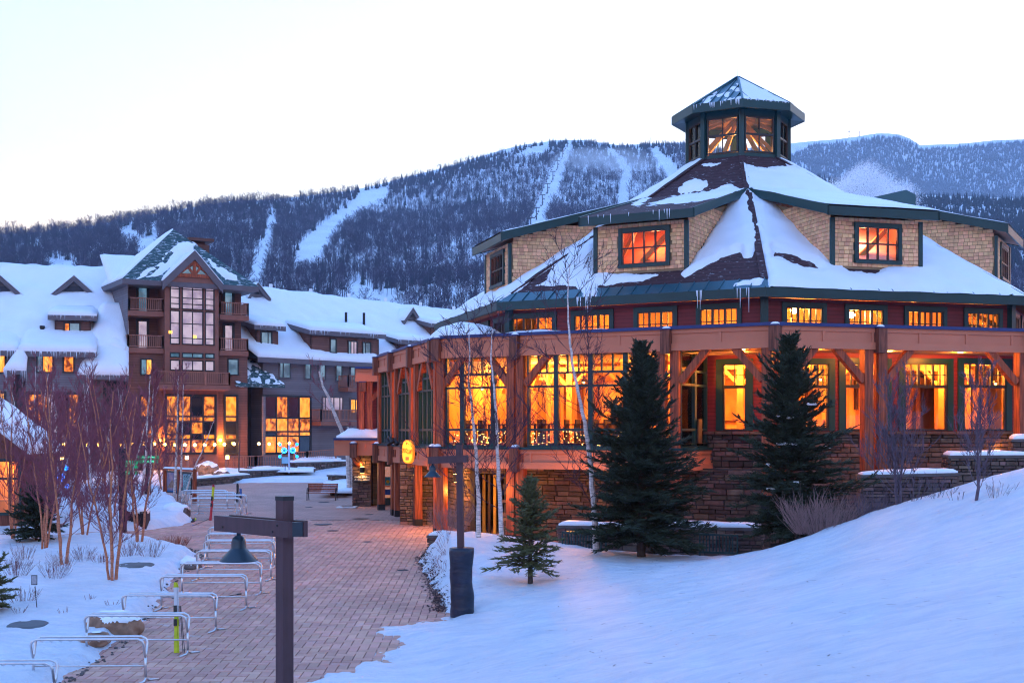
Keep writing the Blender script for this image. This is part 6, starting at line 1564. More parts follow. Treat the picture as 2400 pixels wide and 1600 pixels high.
# ------------------------------------------------------------------ covers, ice slab, stakes
for k, (u, v, r_) in enumerate(((846, 1215, .42), (757, 1228, .42), (625, 1220, .42), (759, 1176, .32), (724, 1188, .2), (780, 1243, .26), (865, 1205, .22), (862, 1269, .2), (944, 1335, .2))):
    c = GP(u, v); m2 = MB(); m2.lathe(c+Vector((0, 0, .008)), [(0, 0), (r_, 0), (r_, -.02)], 22); m2.lathe(c+Vector((0, 0, .012)), [(r_*.86, 0), (r_*.8, .004), (r_*.74, 0)], 22)
    o = m2.build('manhole_cover', mat('cast_iron_cover', (.045, .04, .05), rough=.6, var=.2, scale=9), None); tag(o, 'round cast iron cover set in the paving', 'manhole cover', 'iron covers in the paving'); o.location = (0, 0, 0)
p = GP(812, 1190); m2 = MB()
for k in range(4): m2.box(p+Vector((-.25+k*.2, random.uniform(-.1, .1), .05)), (.42, .5, .07), rz=random.uniform(-.3, .3))
tag(m2.build('ice_slab', snow_roof), 'small slabs of white ice by the rental door', 'ice')
for u, v, a, b_ in ((318, 1345, .62, .2), (66, 1493, .5, .3)):
    c = GP(u, v); z = ground_at(c.x, c.y); m2 = MB(); m2.lathe((0, 0, 0), [(0, .03), (a*.9, .03), (a, 0), (a, -.1)], 20); m2.v = [(c.x+v_[0], c.y+v_[1]*1.1, z+v_[2]+.02+v_[1]*.03) for v_ in m2.v]; tag(m2.build('utility_cover', mat('grey_green_cover', (.10, .11, .12), var=.2)), 'round grey utility cover flush with the snow bed', 'utility cover', 'covers in the snow bed')
c = GP(87, 1458); c.z = ground_at(c.x, c.y); o = thing('stake_sign', 'tiny white notice on a black stake in the snow bed', 'sign', c); m2 = MB(); m2.tube([c-Vector((0, 0, .1)), c+Vector((-.06, 0, .55))], .012, 5); m2.build('stake', black_m, o); m2 = MB(); m2.box(c+Vector((-.08, 0, .72)), (.13, .015, .22)); m2.build('notice', mat('grey_notice', (.4, .4, .45), var=.2, scale=20), o); m2 = MB(); m2.box(c+Vector((-.08, .012, .72)), (.16, .012, .26)); m2.build('frame', black_m, o)

# ------------------------------------------------------------------ light sculptures, string lights, poles
glow_b = mat('blue_led_tube', (.1, .5, .9), emit=(.0, .14, 1), est=.55); rod_m = mat('pale_rod', (.5, .6, .7), rough=.4)
def sculpture(label, c, s, base_z, yaw=0.):
    o = thing('light_sculpture', label, 'light sculpture', (c.x, c.y, base_z), 'blue molecule light sculptures'); d = Vector((math.cos(yaw), math.sin(yaw), 0)); Z = Vector((0, 0, 1))
    T = lambda a, b: c+d*a*s+Z*b*s
    m2 = MB(); m2.tube([(c.x+.05, c.y, base_z-.1), T(.05, .45)], .05*s+.02, 6); m2.build('post', rod_m, o)
    for a in (-.35, .35):
        m2 = MB(); R = .19*s; N = 16; pts = [T(a, 0)+d*R*math.cos(2*PI*k/N)+Z*R*math.sin(2*PI*k/N) for k in range(N+1)]; m2.tube(pts, .055*s, 6, cap=False); m2.build('glow_ring', glow_b, o)
        m2 = MB(); m2.blob(T(a, 0)+Vector((0, .05, 0)), .13*s, 5); m2.build('glow_ball', mat('deep_blue_ball', (.01, .08, .4), emit=(.0, .08, .6), est=.3), o)
        for b in (-.5, .5):
            q = T(a*2.0, b); m2 = MB(); m2.tube([T(a*1.25, b*.3), q], .03*s, 5); m2.build('rod', rod_m, o); m2 = MB(); m2.blob(q, .13*s, 5); m2.build('glow_ball', glow_b, o)
    m2 = MB(); m2.tube([T(-.18, 0), T(.18, 0)], .035*s, 5); m2.build('rod', rod_m, o)
c = P(676, 1055, 99.); sculpture('lit blue molecule light sculpture on a post above the stone wall', c, .95, float(G(99))+.5)
c = P(126, 1118, 70.); sculpture('blue molecule light sculpture tangled behind the bare birches', c, .95, float(G(70)), .35)
c = P(668, 1078, 98.6); o = thing('small_notice', 'small pale blue notice on a thin stake by the sculpture', 'sign', c); m2 = MB(); m2.box(c, (.5, .05, .5)); m2.build('board', mat('pale_blue_notice', (.25, .5, .65)), o); m2 = MB(); m2.tube([c+Vector((0, .05, .2)), c+Vector((0, .05, -1.1))], .03, 5); m2.build('stake', black_m, o)
def string(label, pts, n, sag, yoff=0):
    o = thing('string_lights', label, 'string lights', pts[0]); 
    for a, b in zip(pts[:-1], pts[1:]):
        a, b = Vector(a), Vector(b); N = n; w = [a+(b-a)*k/N+Vector((0, 0, -sag*4*(k/N)*(1-k/N))) for k in range(N+1)]
        m2 = MB(); m2.tube(w, .012, 4, cap=False); m2.build('wire', black_m, o)
        for k in range(N): m2 = MB(); q = (w[k]+w[k+1])/2-Vector((0, 0, .10)); m2.blob(q, .12, 4); m2.build('bulb', bulb_m, o)
string('string of warm bulbs hung across the terrace behind the birches', [P(108, 1036, 92), P(350, 1036, 94), P(560, 1036, 97)], 9, .1)
string('string of warm bulbs in front of the lit restaurant windows', [P(595, 1036, 108), P(690, 1034, 109)], 4, .08)
for u, v0, v1, y, lab in ((560, 1036, 1101, 97, 'thin black pole carrying the string of bulbs'), (618, 928, 1064, 111, 'tall pale pipe standing before the dark hotel recess')):
    o = thing('slender_pole', lab, 'pole', P(u, v1, y)); m2 = MB(); m2.tube([P(u, v1+4, y), P(u, v0, y)], .05 if u < 600 else .16, 8); m2.build('shaft', black_m if u < 600 else grey_side, o)
    m2 = MB(); m2.blob(P(u, v0, y), .07 if u < 600 else .17, 4); m2.build('finial', black_m, o)
for u, v in ((438, 1072), (533, 1071), (146, 1073), (109, 1074)):   # lanterns
    p = P(u, v, 97. if u > 300 else 62.); s = 1 if u > 300 else .6; o = thing('lantern_light', 'small amber lantern glowing on the hotel terrace' if u > 300 else 'small amber lantern under the shop eave', 'lantern', p, 'amber lanterns'); m2 = MB(); m2.box(p, (.2*s, .2*s, .26*s)); m2.build('glass', lamp_m, o); m2 = MB(); m2.lathe(p+Vector((0, 0, .13*s)), [(.18*s, 0), (.03, .12*s), (0, .12*s)], 8); m2.build('hood', black_m, o)

# ------------------------------------------------------------------ map board, way sign, bin
PB = Plane(tuple(GP(386, 1168))[:2], (GP(456, 1178)-GP(386, 1168)).xy); Lb = ((GP(456, 1178)-GP(386, 1168)).xy).length; gb = float(G(70))
o = thing('map_board', 'timber framed notice board with two colourful ski posters', 'notice board', GP(420, 1173))
for q in (0, Lb*.5, Lb): m2 = MB(); PB.box(m2, q-.09, q+.09, gb-.1, gb+1.9, -.09, .09); m2.build('post', timber, o)
for k, (a, b, mm) in enumerate(((.1, .47, 0), (.53, .92, 1))):
    m2 = MB(); PB.box(m2, a*Lb, b*Lb, gb+.45, gb+1.72, .0, .06); f = m2.build('case', black_m, o)
    sky_p = mat('poster_sky_blue', (.10, .22, .5), var=.5, scale=2.2, col2=(.55, .3, .3)); red_p = mat('poster_red', (.55, .02, .05), var=.2); teal_p = mat('poster_teal_trees', (.02, .2, .28), var=.9, scale=9, col2=(.4, .65, .7))
    if k == 0:
        m2 = MB(); PB.box(m2, a*Lb+.12, b*Lb-.12, gb+.6, gb+1.62, .06, .066); m2.build('poster', sky_p, f); m2 = MB(); PB.box(m2, a*Lb+.12, b*Lb-.12, gb+.5, gb+.6, .06, .066); m2.build('poster_foot', mat('poster_water', (.02, .12, .3), var=.3), f)
        m2 = MB(); m2.poly([PB.pt(a*Lb+.14, gb+.75, .069), PB.pt(b*Lb-.14, gb+.75, .069), PB.pt((a+b)/2*Lb+.1, gb+1.25, .069), PB.pt((a+b)/2*Lb-.15, gb+1.1, .069)]); m2.build('poster_hill', mat('poster_hill_brown', (.3, .17, .12), var=.4, scale=5), f)
    else:
        m2 = MB(); PB.box(m2, a*Lb+.08, a*Lb+.5, gb+.85, gb+1.55, .06, .066); m2.build('poster', red_p, f); m2 = MB(); PB.box(m2, a*Lb+.52, b*Lb-.06, gb+.65, gb+1.6, .06, .066); m2.build('poster', teal_p, f); m2 = MB(); PB.box(m2, a*Lb+.1, b*Lb-.1, gb+.47, gb+.63, .06, .068); m2.build('caption_strip', mat('poster_caption', (.5, .5, .62)), f)
m2 = MB(); PB.box(m2, -.1, Lb+.1, gb+1.74, gb+1.84, -.12, .12); tp = m2.build('head_rail', timber, o)
roof_snow('snow_cap', PB.pt(0, gb+1.84, .1), PB.pt(Lb, gb+1.84, .1), PB.pt(Lb, gb+1.84, -.1), PB.pt(0, gb+1.84, -.1), snow_roof, o, thick=.1, cell=.1, lump=.05, edge=.05)
post_dk = mat('dark_brown_sign_post', (.045, .022, .03), rough=.7, var=.2); green_lit = mat('green_sign_plate', (.01, .16, .09), rough=.4, var=.3, scale=8, emit=(0, .5, .22), est=.035); green_mk = mat('pale_green_mark', (.15, .7, .4), emit=(.1, .9, .45), est=.08)
o = thing('direction_sign', 'dark square sign post with stacked green direction plates', 'direction sign', GP(288, 1247)); b = GP(288, 1247)
m2 = MB(); m2.box((b.x, b.y, (b.z+P(288, 1050, b.y).z)/2), (.26, .26, P(288, 1050, b.y).z-b.z)); m2.build('post', post_dk, o)
for v in (1083, 1094, 1107):
    p = P(302, v, b.y-.05); m2 = MB(); m2.box(p, (.34, .05, .17)); pt_ = m2.build('plate', green_lit, o); m2 = MB(); m2.lathe((0, 0, 0), [(0, 0), (.085, 0), (.085, .03)], 14); m2.v = [(P(320, v, b.y-.05).x+v_[0], b.y-.08-v_[2], p.z+v_[1]) for v_ in m2.v]; m2.build('roundel', green_lit, o)
    for k in range(2): m2 = MB(); m2.box(p+Vector((-.02, -.03, .035-.07*k)), (.22-.06*k, .006, .022)); m2.build('text_bar', green_mk, pt_)
o = thing('direction_sign', 'dark square sign post with one long green direction plate', 'direction sign', GP(346, 1192)); b = GP(346, 1192)
m2 = MB(); m2.box((b.x, b.y, (b.z+P(346, 1045, b.y).z)/2), (.30, .30, P(346, 1045, b.y).z-b.z)); m2.build('post', post_dk, o)
for u0, u1, v in ((322, 372, 1071), (322, 370, 1081)):
    m2 = MB(); A, B = P(u0, v, b.y-.2), P(u1, v, b.y-.2); m2.box((A+B)/2, (B.x-A.x, .04, .16)); pt_ = m2.build('plate', green_lit, o); m2 = MB(); m2.box((A+B)/2+Vector((.05, -.025, 0)), ((B.x-A.x)*.6, .006, .05)); m2.build('text_bar', green_mk, pt_)
c = GP(320, 1241); o = thing('slatted_bin', 'dark slatted bin with a mound of snow on top', 'bin', c); m2 = MB(); m2.box(c+Vector((0, .3, .40)), (.86, .6, .8)); m2.build('body', post_dk, o)
for k in range(9): m2 = MB(); m2.box(c+Vector((-.4+.1*k, -.02, .40)), (.07, .05, .78)); m2.build('slat', mat('bin_slat', (.03, .018, .022), var=.2), o)
m2 = MB(); m2.blob(c+Vector((0, .3, .78)), (.5, .38, .24), 7, jit=.05); m2.build('snow_cap', snow_roof, o, smooth=True)

# ------------------------------------------------------------------ boulders
rock_m = mat('boulder_stone', (.13, .105, .10), rough=.9, var=.4, scale=4., bump=.6, bscale=8)
rock_b = mat('tan_boulder_stone', (.30, .17, .11), rough=.9, var=.4, scale=4., bump=.6, bscale=8)
def boulder(label, c, sz, seed, m=None, snow=.35, group='garden boulders'):
    c = Vector(c); bm = bmesh.new(); bmesh.ops.create_icosphere(bm, subdivisions=4, radius=1)
    for v in bm.verts:
        n = v.co.normalized(); k = 1+.28*mnoise.noise(n*1.3+Vector((seed*3.1, 0, 0)))+.12*mnoise.noise(n*3.5+Vector((0, seed, 0)))+.04*mnoise.noise(n*9)
        v.co = Vector((n.x*sz[0]*k, n.y*sz[1]*k, n.z*sz[2]*k))
    me = bpy.data.meshes.new('boulder'); bm.to_mesh(me); me.materials.append(m or rock_m); me.polygons.foreach_set('use_smooth', [True]*len(me.polygons))
    o = link('boulder', me); tag(o, label, 'boulder', group); o.location = c; o.rotation_euler = (0, 0, seed)
    if snow:
        sm = MB(); ids = {}
        for f in bm.faces:
            nz = f.normal.z+.35*mnoise.noise(f.calc_center_median()*2.5)
            if nz > snow:
                vs = []
                for v in f.verts:
                    if v not in ids: ids[v] = len(sm.v); sm.v.append(tuple(v.co+v.normal*.03*max(sz)+Vector((0, 0, .015))))
                    vs.append(ids[v])
                sm.f.append(tuple(vs)); sm.m.append(0)
        if sm.v:
            me2 = bpy.data.meshes.new('snow_cover'); me2.from_pydata(sm.v, [], sm.f); me2.materials.append(snow_roof); me2.polygons.foreach_set('use_smooth', [True]*len(sm.f)); link('snow_cover', me2, o)
    bm.free(); return o
c = GP(411, 1216); boulder('big grey boulder capped with snow beside the far ski racks', (c.x, c.y, c.z+.25), (.85, .6, .46), 1.3)
c = GP(443, 1330); boulder('dark boulder half under snow at the tip of the snow bed', (c.x, c.y, ground_at(c.x, c.y)+.05), (.42, .4, .3), 2.2)
c = GP(268, 1490); boulder('tan boulder breaking through the snow by the racks', (c.x, c.y, ground_at(c.x, c.y)), (.62, .45, .42), 3.4, rock_b, .55)
c = GP(225, 1518); boulder('small brown rock at the paving edge by the racks', (c.x, c.y, ground_at(c.x, c.y)-.05), (.42, .3, .2), 4.4, rock_b, .9)
c = GP(480, 1108); boulder('tan boulder in the snow bed before the restaurant', P(485, 1100, 99), (1.1, .8, .6), 5.1, rock_b, .5)
boulder('dark rock in the snow bed before the restaurant', P(518, 1112, 98), (.6, .5, .35), 6.1, None, .5)
# frozen edge gravel at the left rim of the paving is joined: too small to pick apart
m2 = MB(); rr = random.Random(12)
for a, b in zip(PLAZA[-14:-1], PLAZA[-13:]):
    for k in range(26):
        t = rr.random(); x = a[0]+(b[0]-a[0])*t+rr.gauss(0, .10); y = a[1]+(b[1]-a[1])*t+rr.gauss(0, .10)
        if y < 26: continue
        r_ = rr.uniform(.02, .06); m2.blob((x, y, ground_at(x, y)+r_*.2), (r_, r_*.8, r_*.6), 3, jit=.2)
tag(m2.build('edge_gravel', rock_m, kind='stuff'), 'dark gravel along the rim of the snow bed', 'gravel')
mulch = mat('bark_mulch', (.05, .02, .02), rough=.95, var=.4)
m2 = MB()
for a, b in zip(gxy((1030, 1432), (1026, 1400), (1012, 1360), (996, 1325), (990, 1305))[:-1], gxy((1030, 1432), (1026, 1400), (1012, 1360), (996, 1325), (990, 1305))[1:]):
    for k in range(330):
        t = rr.random(); x = a[0]+(b[0]-a[0])*t+rr.gauss(.02, .14); y = a[1]+(b[1]-a[1])*t+rr.gauss(0, .2); an = rr.uniform(0, 3.1); L = rr.uniform(.03, .12); z = ground_at(x, y)+.012
        d = Vector((math.cos(an)*L, math.sin(an)*L, rr.uniform(-.01, .04))); w = Vector((-d.y, d.x, 0)).normalized()*rr.uniform(.008, .03)
        m2.add([Vector((x, y, z))-w, Vector((x, y, z))+w, Vector((x, y, z))+d+w, Vector((x, y, z))+d-w], [(0, 1, 2, 3)])
tag(m2.build('bark_mulch', mulch, kind='stuff'), 'dark bark mulch spilled along the edge of the snowbank', 'mulch')

# ------------------------------------------------------------------ small shop at the left edge
SH = Plane((0, 54.3), (1, 0)); gs = float(G(55)); shop = thing('corner_shop', 'small dark shop with snowy gable roof and warm lit windows at the square edge', 'building', (P(0, 1200, 55).x, 55, gs))
qr = SH.px(56, 1150)[0]; ql = qr-6.; wq = [SH.px(2, 1100)[0]-1.2, SH.px(23, 1100)[0], SH.px(46, 1100)[0]]
zs = [SH.px(0, v)[1] for v in (1203, 1124, 1118, 1079)]
m2 = MB(); SH.wallpoly(m2, (ql, qr, gs-.2, EYE-.2), [(wq[0], wq[2], zs[0], zs[3])], -.2, 0); SH.box(m2, ql, qr, gs-.2, EYE-.2, -4., -3.8); m2.build('front_wall', timber_dk, shop)
m2 = MB(); m2.para(SH.pt(qr-.2, gs-.2, -4), SH.d*.2, SH.n*3.8, Vector((0, 0, EYE-.8-gs))); m2.build('side_wall', timber_dk, shop)
window(shop, SH, wq[0], wq[2], zs[0], zs[3], [(wq[1], .05)], [((zs[1]+zs[2])/2, zs[2]-zs[1])], out=.03, trim=.08, fr=.05, mt=green_m, mf=green_m)
m2 = MB(); SH.box(m2, ql, qr-.2, gs-.1, EYE-.9, -1.8, -1.7); m2.build('shop_back', inner_wall, shop)
m2 = MB(); SH.box(m2, wq[1]-.12, wq[1]+.02, zs[0], zs[3], -.9, -.75); SH.box(m2, wq[0], wq[2], zs[0]+.5, zs[0]+.56, -.9, -.4); m2.build('display_shelf', inner_beam, shop)
lamp('shop_lamp', SH.pt(wq[1]-.3, zs[3]-.2, -.8), 14, .15)
ez = P(66, 1064, 53.4); s_ = .76; rx = 4.6
a, b = Vector((ez.x, 53.4, ez.z)), Vector((ez.x, 57.6, ez.z)); c, d = b+Vector((-rx, 0, rx*s_)), a+Vector((-rx, 0, rx*s_))
m2 = MB(); dz = Vector((0, 0, .22)); m2.add([a, b, c, d, a-dz, b-dz, c-dz, d-dz], [(0, 1, 2, 3), (7, 6, 5, 4), (4, 5, 1, 0), (5, 6, 2, 1), (6, 7, 3, 2), (7, 4, 0, 3)]); rf = m2.build('roof', timber_dk, shop)
roof_snow('snow_blanket', a, b, c, d, snow_roof, rf, thick=.34, cell=.2, lump=.25, edge=.25, seed=8.)
m2 = MB(); m2.prism([SH.pt(qr, EYE-1.0, -.1), SH.pt(ql, EYE-1.0, -.1), SH.pt(ql, EYE+2.2, -.1)], SH.n*-.2); m2.build('gable', timber_dk, shop)
# ------------------------------------------------------------------ conifers
def spruce(label, base, H, R, seed, m, z0=.06, group=None, snow=0, whorls=None, name='spruce_tree', double=False, thin=1.0):
    r = random.Random(seed); base = Vector(base); o = thing(name, label, 'spruce', base, group)
    t = MB(); t.tube([base-Vector((0, 0, .3)), base+Vector((0, 0, H*.5)), base+Vector((r.uniform(-.05, .05), 0, H*.97))], [.028*H**.8+.02, .017*H**.8, .006], 7); t.build('trunk', bark_d, o)
    f = MB(); sn = MB(); N = whorls or int(H*5.6)
    def twig(p, d, L):
        side = d.cross(Vector((0, 0, 1)))
        if side.length < .05: side = Vector((1, 0, 0))
        side.normalize(); up = side.cross(d); w = .034+.014*r.random()
        f.add([p, p+d*L*.45+side*w, p+d*L, p+d*L*.45-side*w, p+d*L*.45+up*w*.8], [(0, 1, 4), (1, 2, 4), (2, 3, 4), (3, 0, 4), (0, 3, 2, 1)])
        for k in range(6):
            s = p+d*L*r.uniform(.1, .95); e = (d*r.uniform(.3, .9)+side*r.uniform(-1, 1)+up*r.uniform(-.5, .9)).normalized()*r.uniform(.05, .10)
            q = e.cross(d).normalized()*.009 if e.cross(d).length > 1e-4 else side*.009
            f.add([s-q, s+q, s+e], [(0, 1, 2)])
    for k in range(N):
        tt = (k+r.uniform(-.3, .3))/N; tt = max(0.01, min(.985, tt)); z = H*(z0+(1-z0)*tt)
        prof = (1-tt)**.66*(.90+.34*mnoise.noise((k*.9, seed, 0)))
        if tt < .1: prof *= .75+2.5*tt
        nb = max(4, int((11 if tt < .6 else 9)*thin))
        for b in range(nb):
            a = 2*PI*(b+.5*(k % 2))/nb+r.uniform(-.35, .35); L = R*prof*(.86+.42*mnoise.noise((math.cos(a)*1.1+seed, math.sin(a)*1.1, tt*3.2)))*(r.uniform(.55, 1.12) if r.random() < .85 else r.uniform(1.1, 1.36))+.10
            el0 = .20+.80*tt+r.uniform(-.28, .28); dr = -.34*(1-tt)
            h = Vector((math.cos(a), math.sin(a), 0)); pts = []; S = max(3, int(L/.16)+2)
            p = base+Vector((0, 0, z)); 
            for i in range(S+1):
                s = i/S; el = el0+dr*math.sin(s*PI*.75)*1.4+.7*max(0, s-.6); pts.append(p.copy()); p += (h*math.cos(el)+Vector((0, 0, math.sin(el))))*L/S
            f.tube(pts, [.012*(1-i/(S+1))+.003 for i in range(S+1)], 3, m=1, cap=False)
            for i in range(1, S+1):
                d = (pts[i]-pts[i-1]).normalized(); sd = d.cross(Vector((0, 0, 1)))
                sd = sd.normalized() if sd.length > .05 else Vector((1, 0, 0))
                if i/S < .18 and L > .8: continue
                tl = min(.44, .12+L*.27*(1-.6*i/S))
                for sg in (-1, 1):
                    for rep in range(2 if thin >= 1 else 1):
                        dd = (d*.75+sd*sg*r.uniform(.5, 1.0)+Vector((0, 0, r.uniform(-.25, .5)))).normalized(); twig(pts[i]-d*r.random()*L/S, dd, tl*r.uniform(.65, 1.15))
                twig(pts[i-1], (d+Vector((r.uniform(-.2, .2), r.uniform(-.2, .2), r.uniform(-.1, .3)))).normalized(), tl*.8)
            if snow and r.random() < snow and .08 < tt < .6 and h.y < .3:
                q = pts[int(S*.75)]; sn.blob(q+Vector((0, 0, .05)), (r.uniform(.08, .2), r.uniform(.08, .16), .05), 4, jit=.25)
    for e in range(5): twig(base+Vector((0, 0, H*(.93+.012*e))), (Vector((r.uniform(-.3, .3), r.uniform(-.3, .3), 1))).normalized(), .16+.04*e)
    if double:
        for k in range(7):
            z = H*(.86+.018*k)
            for b in range(6): a = b*1.05+k; twig(base+Vector((.42, 0, z)), Vector((math.cos(a), math.sin(a), .9)).normalized(), .3*(1-k/9))
    f.build('crown', [m, bark_d], o)
    if sn.v: sn.build('snow_clump', snow_roof, o, smooth=True, kind='stuff')
    return o
def seat(u, y, v=None):
    x = (u-1200)/F*y; return Vector((x, y, ground_at(x, y)))
spruce('tall dark spruce in front of the glazed dining room', seat(1503, 41.5), 6.85, 2.75, 5, needle, double=True)
spruce('dark spruce dusted with snow clumps before the porch', seat(1852, 40.), 6.55, 2.5, 9, needle, snow=.14)
spruce('little olive young spruce on the snowbank', seat(1243, 37.), 2.98, 1.3, 3, needle2, z0=.14, whorls=17, thin=.8)
spruce('small spruce at the end of the snow bed by the stake notice', seat(-45, 33.5), 1.95, .95, 4, needle2, whorls=13)
spruce('dark low evergreen bush under the bare birches', seat(85, 49.), 2.0, 1.3, 6, needle, whorls=12, name='evergreen_bush')

# ------------------------------------------------------------------ bare trees
def limb(mb, p, d, L, r0, r, seg=3, curl=.25, up=.25, n=3):
    pts = [p.copy()]; q = p.copy(); d = d.normalized(); ds = [d]
    for i in range(seg):
        d = (d+Vector((r.uniform(-curl, curl), r.uniform(-curl, curl), r.uniform(-curl, curl)*.6+up*.5))).normalized(); q = q+d*L/seg; pts.append(q.copy()); ds.append(d)
    mb.tube(pts, [max(.0032, r0*(1-.8*i/seg)) for i in range(seg+1)], n, cap=False); return pts, ds
def crown(mb, path, r, nb, t0, L, sub=5, tw=3, rad=.014, spread=(.5, 1.1), up=.35, tmin=.0045):
    n = len(path)-1
    for k in range(nb):
        t = t0+(1-t0)*(k+r.random())/nb; i = min(n-1, int(t*n)); s = t*n-i; p = path[i].lerp(path[i+1], s); ax = (path[i+1]-path[i]).normalized()
        a = r.uniform(0, 2*PI); side = Vector((math.cos(a), math.sin(a), 0)); sp = r.uniform(*spread)
        d = (ax*(1.15-sp*.6)+side*sp).normalized(); l = L*(1-.62*t)*r.uniform(.6, 1.2)
        pts, ds = limb(mb, p, d, l, rad*(1-.6*t), r, 4, .22, up)
        for j in range(sub):
            u_ = r.uniform(.25, 1); ii = min(3, int(u_*4)); q = pts[ii].lerp(pts[ii+1], u_*4-ii); dd = (ds[ii+1]+Vector((r.uniform(-.8, .8), r.uniform(-.8, .8), r.uniform(-.3, .7)))).normalized()
            p2, d2 = limb(mb, q, dd, l*.45*r.uniform(.6, 1.1), max(tmin*1.3, rad*.4), r, 3, .25, up*.8)
            for m_ in range(tw):
                jj = r.randint(1, 2); e = (d2[jj]+Vector((r.uniform(-.8, .8), r.uniform(-.8, .8), r.uniform(-.3, .6)))).normalized(); limb(mb, p2[jj].lerp(p2[jj+1], r.random()), e, l*.24*r.uniform(.5, 1.2), tmin, r, 2, .25, up*.6)
def bare_tree(label, base, stems, m_tr, seed, group, name='birch_tree', nb=20, L=1.3, t0=.3, sub=5, tw=3, rad=.014, mtw=None, up=.35, spread=(.5, 1.1), tmin=.0045):
    """stems: list of (list of points, r0, r1)"""
    r = random.Random(seed); base = Vector(base); o = thing(name, label, 'tree', base, group); cr = MB()
    for path, r0, r1 in stems:
        path = [Vector(p) for p in path]; n = len(path)-1; fine = []
        for i in range(n):
            for s in range(3): fine.append(path[i].lerp(path[i+1], s/3)+Vector((r.uniform(-.02, .02), r.uniform(-.02, .02), 0)))
        fine.append(path[-1]); N = len(fine)-1
        t = MB(); t.tube([fine[0]-Vector((0, 0, .3))]+fine, [r0*1.1]+[r0+(r1-r0)*i/N for i in range(N+1)], 7); t.build('trunk', m_tr, o)
        crown(cr, fine, r, nb, t0, L, sub, tw, rad, spread, up, tmin)
    cr.build('crown', mtw or twig_m, o, kind=None); return o
def clump(label, u, v, n, H, seed, m=bark_p, lean=.22, group='multi-stemmed birches in the snow bed', y=None, **kw):
    r = random.Random(seed); b = GP(u, v) if y is None else seat(u, y); b.z = ground_at(b.x, b.y); st = []
    for k in range(n):
        a = 2*PI*k/n+r.uniform(-.5, .5); h = H*r.uniform(.78, 1.08); ln = lean*r.uniform(.5, 1.4); off = Vector((math.cos(a), math.sin(a), 0)); pts = [b+off*.10]
        for j in range(1, 6): s = j/5; pts.append(b+off*(.10+ln*h*s**1.15)+Vector((r.uniform(-.06, .06), r.uniform(-.06, .06), h*s)))
        st.append((pts, .052*r.uniform(.7, 1.1), .012))
    return bare_tree(label, b, st, m, seed, group, **kw)
kw = dict(nb=24, L=1.7, t0=.18, sub=6, tw=4, rad=.016, tmin=.0085)
clump('orange-barked birch clump with four stems beside the evergreen bush', 105, 1306, 4, 5.6, 21, **kw)
clump('birch clump with a thick peeling trunk in the snow bed', 148, 1341, 3, 6.0, 22, **kw)
clump('birch clump with three orange stems at the back of the bed', 197, 1272, 3, 5.6, 23, **kw)
clump('slender red-stemmed birch clump beside the round utility cover', 263, 1384, 4, 5.4, 24, lean=.16, **{**kw, 'L': 1.2, 'nb': 20})
clump('birch clump with pale orange stems beside the slatted bin', 327, 1284, 3, 5.2, 25, lean=.13, **{**kw, 'L': 1.2})
clump('birch clump behind the direction sign', 262, 1232, 3, 6.2, 26, **{**kw, 'L': 1.7})
clump('birch clump beside the corner shop', 30, 1262, 3, 5.8, 31, **{**kw, 'L': 1.7})
# taller pale birches farther back
bk = dict(nb=22, L=2.2, t0=.28, sub=6, tw=4, rad=.022, tmin=.011)
def pxtree(label, pts, y, r0, r1, m, seed, group=None, nm='birch_tree', **k_):
    P3 = [P(u, v, y) for u, v in pts]; g = ground_at(P3[0].x, P3[0].y); 
    return bare_tree(label, P3[0], [(P3, r0, r1)], m, seed, group, nm, **k_)
gN = 'pale birches behind the racks'
b = gy(1178)
pxtree('pale birch stem before the map board', [(408, 1178), (411, 1120), (413, 1060), (416, 990), (417, 930), (418, 880)], b, .085, .02, bark_w, 41, gN, **bk)
pxtree('thin pale birch stem beside the map board centre post', [(420, 1180), (424, 1120), (427, 1050), (428, 980), (430, 900)], b, .07, .02, bark_w, 42, gN, **bk)
pxtree('pale birch leaning right across the red poster', [(425, 1185), (440, 1140), (458, 1090), (478, 1048), (492, 1010), (502, 985)], b, .06, .015, bark_w, 43, gN, **{**bk, 'L': .9, 'nb': 9})
b = gy(1195)
pxtree('pale birch rising beside the long green sign', [(332, 1195), (338, 1120), (343, 1050), (346, 985), (350, 920), (352, 880)], b, .085, .02, bark_w, 44, gN, **bk)
pxtree('white birch stem next to the dark sign post', [(347, 1192), (352, 1120), (355, 1050), (356, 985), (360, 910)], b, .07, .02, bark_w, 45, gN, **bk)
pxtree('crooked birch leaning left over the terrace lights', [(280, 1170), (272, 1090), (262, 1050), (250, 1020), (240, 1000), (228, 985)], 72., .07, .02, bark_w, 46, gN, **bk)
for k, (u, v) in enumerate(((70, 1185), (140, 1180), (215, 1175), (300, 1172))):
    clump('bare birch clump massed behind the snow bed', u, v, 3, 6.6, 60+k, m=bark_w, group='birches massed behind the snow bed', **{**bk, 'L': 2.1, 'nb': 18})
